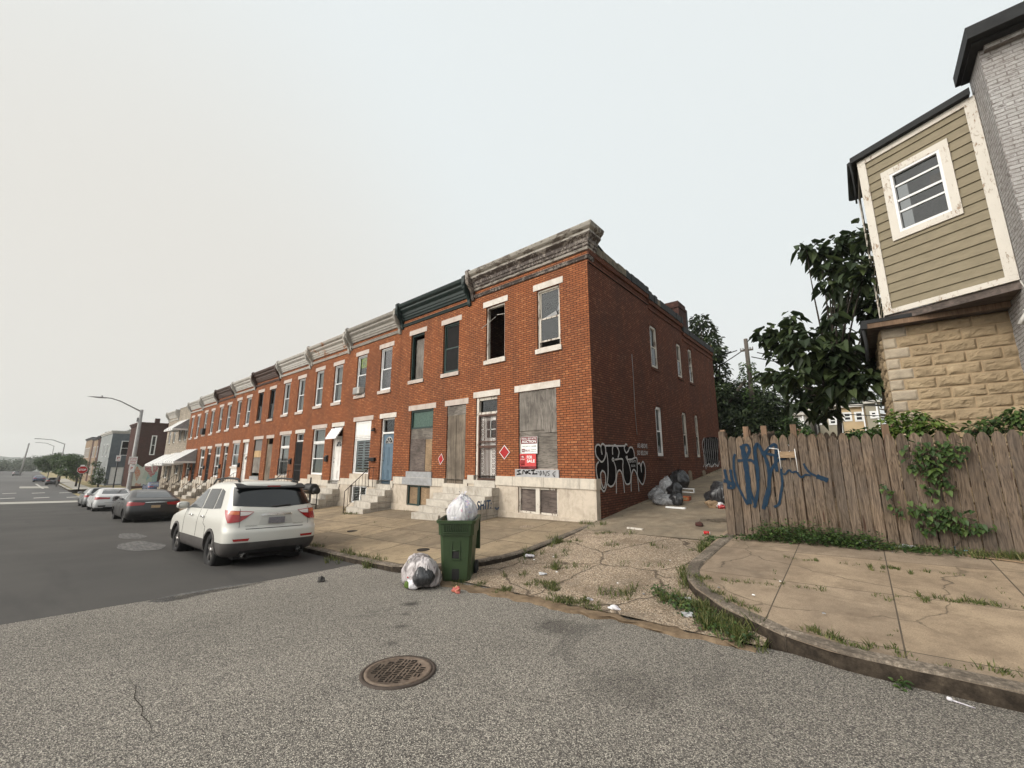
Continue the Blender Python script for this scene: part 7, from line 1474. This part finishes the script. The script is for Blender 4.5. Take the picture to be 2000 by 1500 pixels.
# ---------------------------------------------------------------- street lamps, signs
lt = thing('street_lamp', 'tall gray street lamp with curved arm over the parked cars', 'street lamp', (-40.3, 5.06, zleft(-40.3, 5.0))); H = 3.72-zleft(-40.3, 5.0)
m = MB(); m.tube([(0, 0, 0), (0, 0, .3), (0, 0, H)], [.17, .145, .10], 14); m.build('pole_shaft', MATS['steel_gray'], lt)
m = MB(); m.tube([(0, 0, H-.15), (0, -.5, H+.12), (0, -1.2, H+.50), (0, -1.7, H+.66), (0, -2.05, H+.68)], [.05, .045, .04, .036, .034], 8); m.build('arm', MATS['steel_gray'], lt)
m = MB(); m.grid(lambda u, v: (.13*math.sin(math.pi*min(1, .25+v*.8))*math.cos(u*2*math.pi), -1.95-1.0*v, H+.66+.055*math.sin(math.pi*min(1, .2+v*.8))*math.sin(u*2*math.pi)), 12, 8); m.tube([(0, -2.2, H+.70), (0, -2.2, H+.80)], .04, 8); m.build('lamp_head', MATS['steel_gray'], lt)
m = MB(); m.box(-.05, .05, -.11, -.19, H-.9, H-.6); m.build('photocell', MATS['sill_gray'], lt)
def plate(root, y0, y1, z0, z1, x, mat, lines=(), logo=None, nm='sign_plate'):
    m = MB(); m.box(x-.012, x, y0, y1, z0, z1); o = m.build(nm, MATS[mat], root); m = MB(); m.P = lambda u, d, z: (x+.004, u, z)
    for (s, a, b, c, d) in lines: text_into(m, s, y0+(y1-y0)*a, z0+(z1-z0)*b, (y1-y0)*c, (z1-z0)*d, 0, .02)
    if m.v: m.build('lettering', MATS['sign_red' if mat != 'sign_red' else 'sign_white'], o)
    return o
st = thing('restriction_sign', 'white sign with red lettering strapped high on the street lamp', 'sign', (-40.17, 5.06, .02)); plate(st, -.26, .20, -.27, .27, .01, 'sign_white', (('NO STOPPING', .08, .72, .84, .14), ('TOW AWAY ZONE', .08, .50, .84, .14), ('7AM-9AM', .14, .28, .7, .14), ('MON-FRI', .14, .08, .7, .13)))
st = thing('parking_sign', 'small square parking sign lower on the street lamp', 'sign', (-40.17, 5.06, -.55)); plate(st, -.17, .12, -.24, .24, .01, 'sign_white', (('P', .3, .35, .4, .4),))
def postsign(lab, X, Y, z0, zt, w_, h_, mat, lines, name='street_sign', octo=False, cat='sign', pm='black_iron'):
    t = thing(name, lab, cat, (X, Y, z0)); m = MB(); m.tube([(0, 0, 0), (0, 0, zt-z0)], .04, 8); m.build('post', MATS[pm], t)
    if octo:
        m = MB(); r = w_/2/math.cos(math.pi/8); pr = [(r*math.cos(math.pi/8+k*math.pi/4), zt-z0-h_/2+r*math.sin(math.pi/8+k*math.pi/4)) for k in range(8)]; m.prism(pr, .045, .055, 0); m.build('border', MATS['sign_white'], t); r *= .94
        m = MB(); m.prism([(r*math.cos(math.pi/8+k*math.pi/4), zt-z0-h_/2+r*math.sin(math.pi/8+k*math.pi/4)) for k in range(8)], .0555, .060, 0); m.build('face', MATS['sign_red'], t); m = MB(); m.P = lambda u, d, z: (.066, u, z); text_into(m, 'STOP', -w_*.36, zt-z0-h_/2-.14*w_, w_*.72, .28*w_, 0, .03); m.build('lettering', MATS['sign_white'], t)
    else: plate(t, -w_/2, w_/2, zt-z0-h_, zt-z0, .06, mat, lines)
    return t
postsign('red stop sign on a dark post at the far crosswalk', -62, 3.98, -3.2, -.55, .74, .74, 'sign_red', (), 'stop_sign', True)
postsign('small white parking sign on a dark post left of the street lamp', -45, 4.75, zleft(-45, 5), .42, .28, .45, 'sign_white', (('P', .25, .35, .5, .4), ('2 HR', .2, .1, .6, .16)), 'parking_sign')
postsign('green and white sign on a post near the far block lawn', -88, 5.6, zroad(-88, 4)+.2, -.6, .45, .85, 'sign_white', (('ONE WAY', .1, .2, .8, .2),), 'street_sign')
def lamp_far(X, Y, H, lab, arm, d=1): 
    z0 = zroad(X, 4); t = thing('street_lamp', lab, 'street lamp', (X, Y, z0), group='distant street lamps'); m = MB(); m.tube([(0, 0, 0), (0, 0, H)], [.11, .07], 8); m.build('pole_shaft', MATS['steel_gray'], t)
    m = MB(); m.tube([(0, 0, H-.1), (0, -d*arm*.5, H+.6), (0, -d*arm, H+.75)], .06, 6); m.build('arm', MATS['steel_gray'], t); m = MB(); m.box(-.12, .12, -d*(arm+.7)+0 if d > 0 else arm, -d*arm if d > 0 else arm+.7, H+.68, H+.8); m.build('lamp_head', MATS['steel_gray'], t)
lamp_far(-110, 4.2, 7.6, 'distant street lamp above the small street trees', 3.0); lamp_far(-160, 4.3, 8.6, 'farther thin street lamp behind the small trees', 2.6)
# tall leaning mast left of the lamps
t = thing('utility_pole', 'tall gray pole at the end of the street left of the trees', 'pole', (-205, -.5, -5)); m = MB(); m.tube([(0, 0, 0), (0, .5, 10.6)], [.22, .20], 8); m.build('pole_shaft', MATS['steel_gray'], t)

# ---------------------------------------------------------------- buildings past the cross street
plain('blue_gray_siding', (.115, .135, .15), (.085, .10, .115), 1.5, .8); plain('pale_blue_stone', (.24, .25, .245), (.17, .18, .178), 1.4, .85)
g = NG('mural', .85, .2); v1 = g.n('ShaderNodeTexVoronoi'); v1.inputs['Scale'].default_value = .9; dv = g.noise(1.6, 3); mm = g.n('ShaderNodeVectorMath', operation='MULTIPLY'); g.l(g.pos, mm.inputs[0]); mm.inputs[1].default_value = (1, 2.2, .8); g.l(mm.outputs[0], v1.inputs['Vector']); sc_ = g.n('ShaderNodeSeparateColor'); g.l(v1.outputs['Color'], sc_.inputs[0])
c = g.ramp(sc_.outputs[0], [(0, (.30, .08, .09)), (.2, (.16, .30, .30)), (.4, (.40, .42, .38)), (.55, (.10, .18, .32)), (.7, (.38, .16, .09)), (.85, (.30, .36, .30))], True); g.col(g.mix(g.ramp(g.noise(5, 4), [(.45, 0.0), (.55, .6)]), c, (.35, .34, .32)))
def blockhouse(name, lab, x0, x1, y0, y1, zt, matf, mats_, wins_side=(), wins_front=(), cor='cornice_light', doorq=None, group=None):
    zb = zroad((x0+x1)/2, 4)-.4; t = thing(name, lab, 'house', (x1, y0, zb), group=group)
    def PF(u, d, z): return (u-x1, -d, z-zb)
    def PR(u, d, z): return (d, u-y0, z-zb)
    m = MB(PR); m.wall(y0, y1, zb, zt, [w_[:4] for w_ in wins_side], .12); m.build('side_wall', MATS[mats_], t)
    m = MB(PF); m.wall(x0, x1, zb, zt, [w_[:4] for w_ in wins_front], .12); m.face([(x0, 0, zb), (x0, y0-y1, zb), (x0, y0-y1, zt), (x0, 0, zt)]); m.build('front_wall', MATS[matf], t)
    m = MB(PF); m.box(x0-.1, x1+.15, y0-y1, .25, zt, zt+.25); m.box(x0-.05, x1+.05, y0-y1, .12, zt-.25, zt); m.build('cornice', MATS[cor], t)
    for P, ws in ((PR, wins_side), (PF, wins_front)):
        for w_ in ws:
            m = MB(P); frame_box(m, w_[0]-.08, w_[1]+.08, w_[2]-.08, w_[3]+.08, .14, -.05, .04); m.box(w_[0], w_[1], -.06, .02, (w_[2]+w_[3])/2-.04, (w_[2]+w_[3])/2+.04); o = m.build(w_[5] if len(w_) > 5 else 'window', MATS['vinyl_white'], t); m = MB(P); m.face([(w_[0], -.05, w_[2]), (w_[1], -.05, w_[2]), (w_[1], -.05, w_[3]), (w_[0], -.05, w_[3])]); m.build('pane', MATS[w_[4]], o)
    return t, PF, PR
b1, PF, PR = blockhouse('corner_building', 'dark red brick building with a colourful mural beyond the cross street', -97, -88, 11.2, 14.6, 5.9, 'brick_brown', 'brick_brown', [(12.9, 13.4, 1.0, 4.0, 'car_glass')], [], 'brick_brown')
m = MB(PR); m.face([(11.25, .02, -3.9), (14.3, .02, -3.9), (14.3, .02, -1.1), (13.4, .02, -.2), (12.3, .02, -1.0), (11.25, .02, -.2)]); m.build('mural', MATS['mural'], b1)
m = MB(PR); m.wall(14.6, 18.4, -4.4, 5.3, [], .1, -3.0); m.wall(14.6, 17.3, -4.4, 6.0, [], .1, .0); m.box(14.6, 17.35, -3, .1, 6.0, 6.2); m.box(17.3, 22, -6, -2.9, 5.0, 5.3); m.build('rear_wing', MATS['brick_brown'], b1); m = MB(PR); m.box(13.0, 13.6, -1, -.4, 6.1, 6.9); m.build('chimney', MATS['brick_brown'], b1)
b2, PF, PR = blockhouse('corner_building', 'blue gray shop building with a white door and one sash window', -119, -102, 9.5, 14.2, 5.1, 'pale_blue_stone', 'blue_gray_siding', [(10.9, 12.1, 1.0, 3.5, 'car_glass'), (10.1, 11.6, -4.0, -1.2, 'sign_white', 'shop_door')], [(-107, -106, .8, 3.0, 'car_glass'), (-112, -111, .8, 3.0, 'car_glass')])
m = MB(PR); m.box(9.5, 14.2, .0, .12, -1.1, .3); m.box(9.4, 14.2, .0, .3, .3, .45); m.build('shopfront_band', MATS['blue_gray_siding'], b2); m = MB(PR); m.box(9.8, 12, 0, .9, -4.8, -4.2); m.build('steps', MATS['far_concrete'], b2)
for k, (xa, xb, zt, mt_) in enumerate(((-124, -119.6, 4.9, 'brick_brown'), (-132, -124, 4.7, 'tan_brick'), (-136, -132, 4.9, 'brick_brown'), (-152, -136, 5.2, 'tan_brick'))):
    blockhouse('row_house', ('brown brick house just past the blue gray building', 'tan brick house between two narrow brown fronts', 'narrow dark brown house front far down the street', 'last tan brick house at the far end of the far row')[k], xa, xb, 9.5, 16, zt, mt_, mt_, [], [(xa+1.2+2.6*j, xa+2.1+2.6*j, .8, 3.0, 'car_glass') for j in range(int((xb-xa-1.5)/2.6))]+[(xa+1.2+2.6*j, xa+2.1+2.6*j, -3, -.8, 'car_glass') for j in range(int((xb-xa-1.5)/2.6))], 'roof_felt', group='houses on the far block')
# ---------------------------------------------------------------- trees on the left
def grove(name, lab, pts, X, n, size, lm, seed, base=None, tr=.12, **k):
    cs = []; rr_ = random.Random(seed)
    for (x, y, r) in pts: p = at_x(x, y, X+rr_.uniform(-2, 2)); cs.append((p, r*p.dot(_F)/FPX*.8))
    b = base or (X, min(c.y for c, _ in cs)*.5+max(c.y for c, _ in cs)*.5, zroad(X, 4)); return tree(name, lab, b, cs, n, size, lm, 'bark_dark', tr, None, 'oval', seed, **k)
grove('street_tree', 'low spreading street tree behind the stop sign', [(118, 905, 16), (132, 900, 16), (145, 908, 16), (128, 918, 14), (150, 895, 12), (140, 925, 12), (155, 915, 12), (122, 922, 10)], -100, 2600, .28, 'leaf_mid', 71, (-100, 6.0, -4.1), group='street trees on the far block')
grove('street_tree', 'wide street tree over the black hatchback', [(85, 905, 12), (97, 898, 14), (110, 895, 12), (90, 915, 10), (105, 910, 12), (115, 888, 8), (78, 900, 8)], -122, 2400, .32, 'leaf_mid', 72, (-122, 4.9, -4.4), group='street trees on the far block')
grove('street_tree', 'dense dark tree between the stop sign and the far houses', [(140, 893, 12), (152, 903, 13), (160, 918, 12), (148, 920, 12), (135, 900, 12), (165, 905, 8), (128, 893, 8), (112, 918, 9), (150, 932, 9)], -108, 2600, .3, 'leaf_mid', 77, (-108, 6.5, -4.2), group='street trees on the far block')
grove('street_tree', 'small dark tree against the blue gray building', [(188, 905, 8), (193, 918, 10), (190, 930, 11), (184, 940, 9), (197, 938, 9), (200, 925, 6)], -96, 1500, .22, 'leaf_mid', 73, (-96, 8.3, -4.0), group='street trees on the far block')
grove('backyard_tree', 'dark tree top showing over the blue gray building roof', [(215, 850, 10), (225, 848, 9), (237, 850, 9), (248, 848, 10), (208, 853, 6), (252, 845, 8)], -135, 1400, .4, 'leaf_dark', 74, (-135, 22, -4))
grove('backyard_tree', 'dark tree top behind the red brick mural building', [(310, 842, 9), (318, 846, 10), (326, 842, 8)], -110, 800, .35, 'leaf_dark', 75, (-110, 30, -4))
# far tree line and hazy hills
rr = random.Random(12); m = MB()
for k in range(230):
    X = -300-rr.random()*70; Y = -48+58*k/230; c = Vector((X, Y, -4.0+rr.uniform(-.5, 2.6)+2.2*noise.noise(Vector((Y*.10, 0, 0)))+max(0, (Y+16)*.05))); crown(m, [(c, rr.uniform(2.0, 4.0))], 80, 1.0, rr, 'oval', .9, .5)
tag(m.build('tree_line', MATS['leaf_far']), 'far wooded tree line at the end of the street', 'wood', kind='stuff')
mb = MB()
def hill(u, v): Y = -900+1500*u; X = -1100-600*v; h = (34+14*noise.noise(Vector((Y*.004, 1, 0)))+10*noise.noise(Vector((Y*.012, 4, 0)))+4*noise.noise(Vector((Y*.05, 4, v))))*math.sin(math.pi*min(1, v*.9+.02)); return (X, Y, -38+h*1.35)
plain('hill_green', (.045, .06, .04), (.035, .045, .032), .05, .95); mb.grid(hill, 140, 10); struct(mb.build('hills', MATS['hill_green']))
# ---------------------------------------------------------------- smoky air
mb = MB(); mb.box(-2300, 200, -1400, 900, -80, 85); hz = mb.build('haze', [])
hm = bpy.data.materials.new('haze'); hm.use_nodes = True; ht = hm.node_tree; ht.nodes.clear()
pv = ht.nodes.new('ShaderNodeVolumePrincipled'); pv.inputs['Color'].default_value = (.86, .87, .86, 1); pv.inputs['Density'].default_value = .0005; pv.inputs['Anisotropy'].default_value = .2
ho = ht.nodes.new('ShaderNodeOutputMaterial'); ht.links.new(pv.outputs[0], ho.inputs['Volume']); hz.data.materials.append(hm); hz['kind'] = 'stuff'
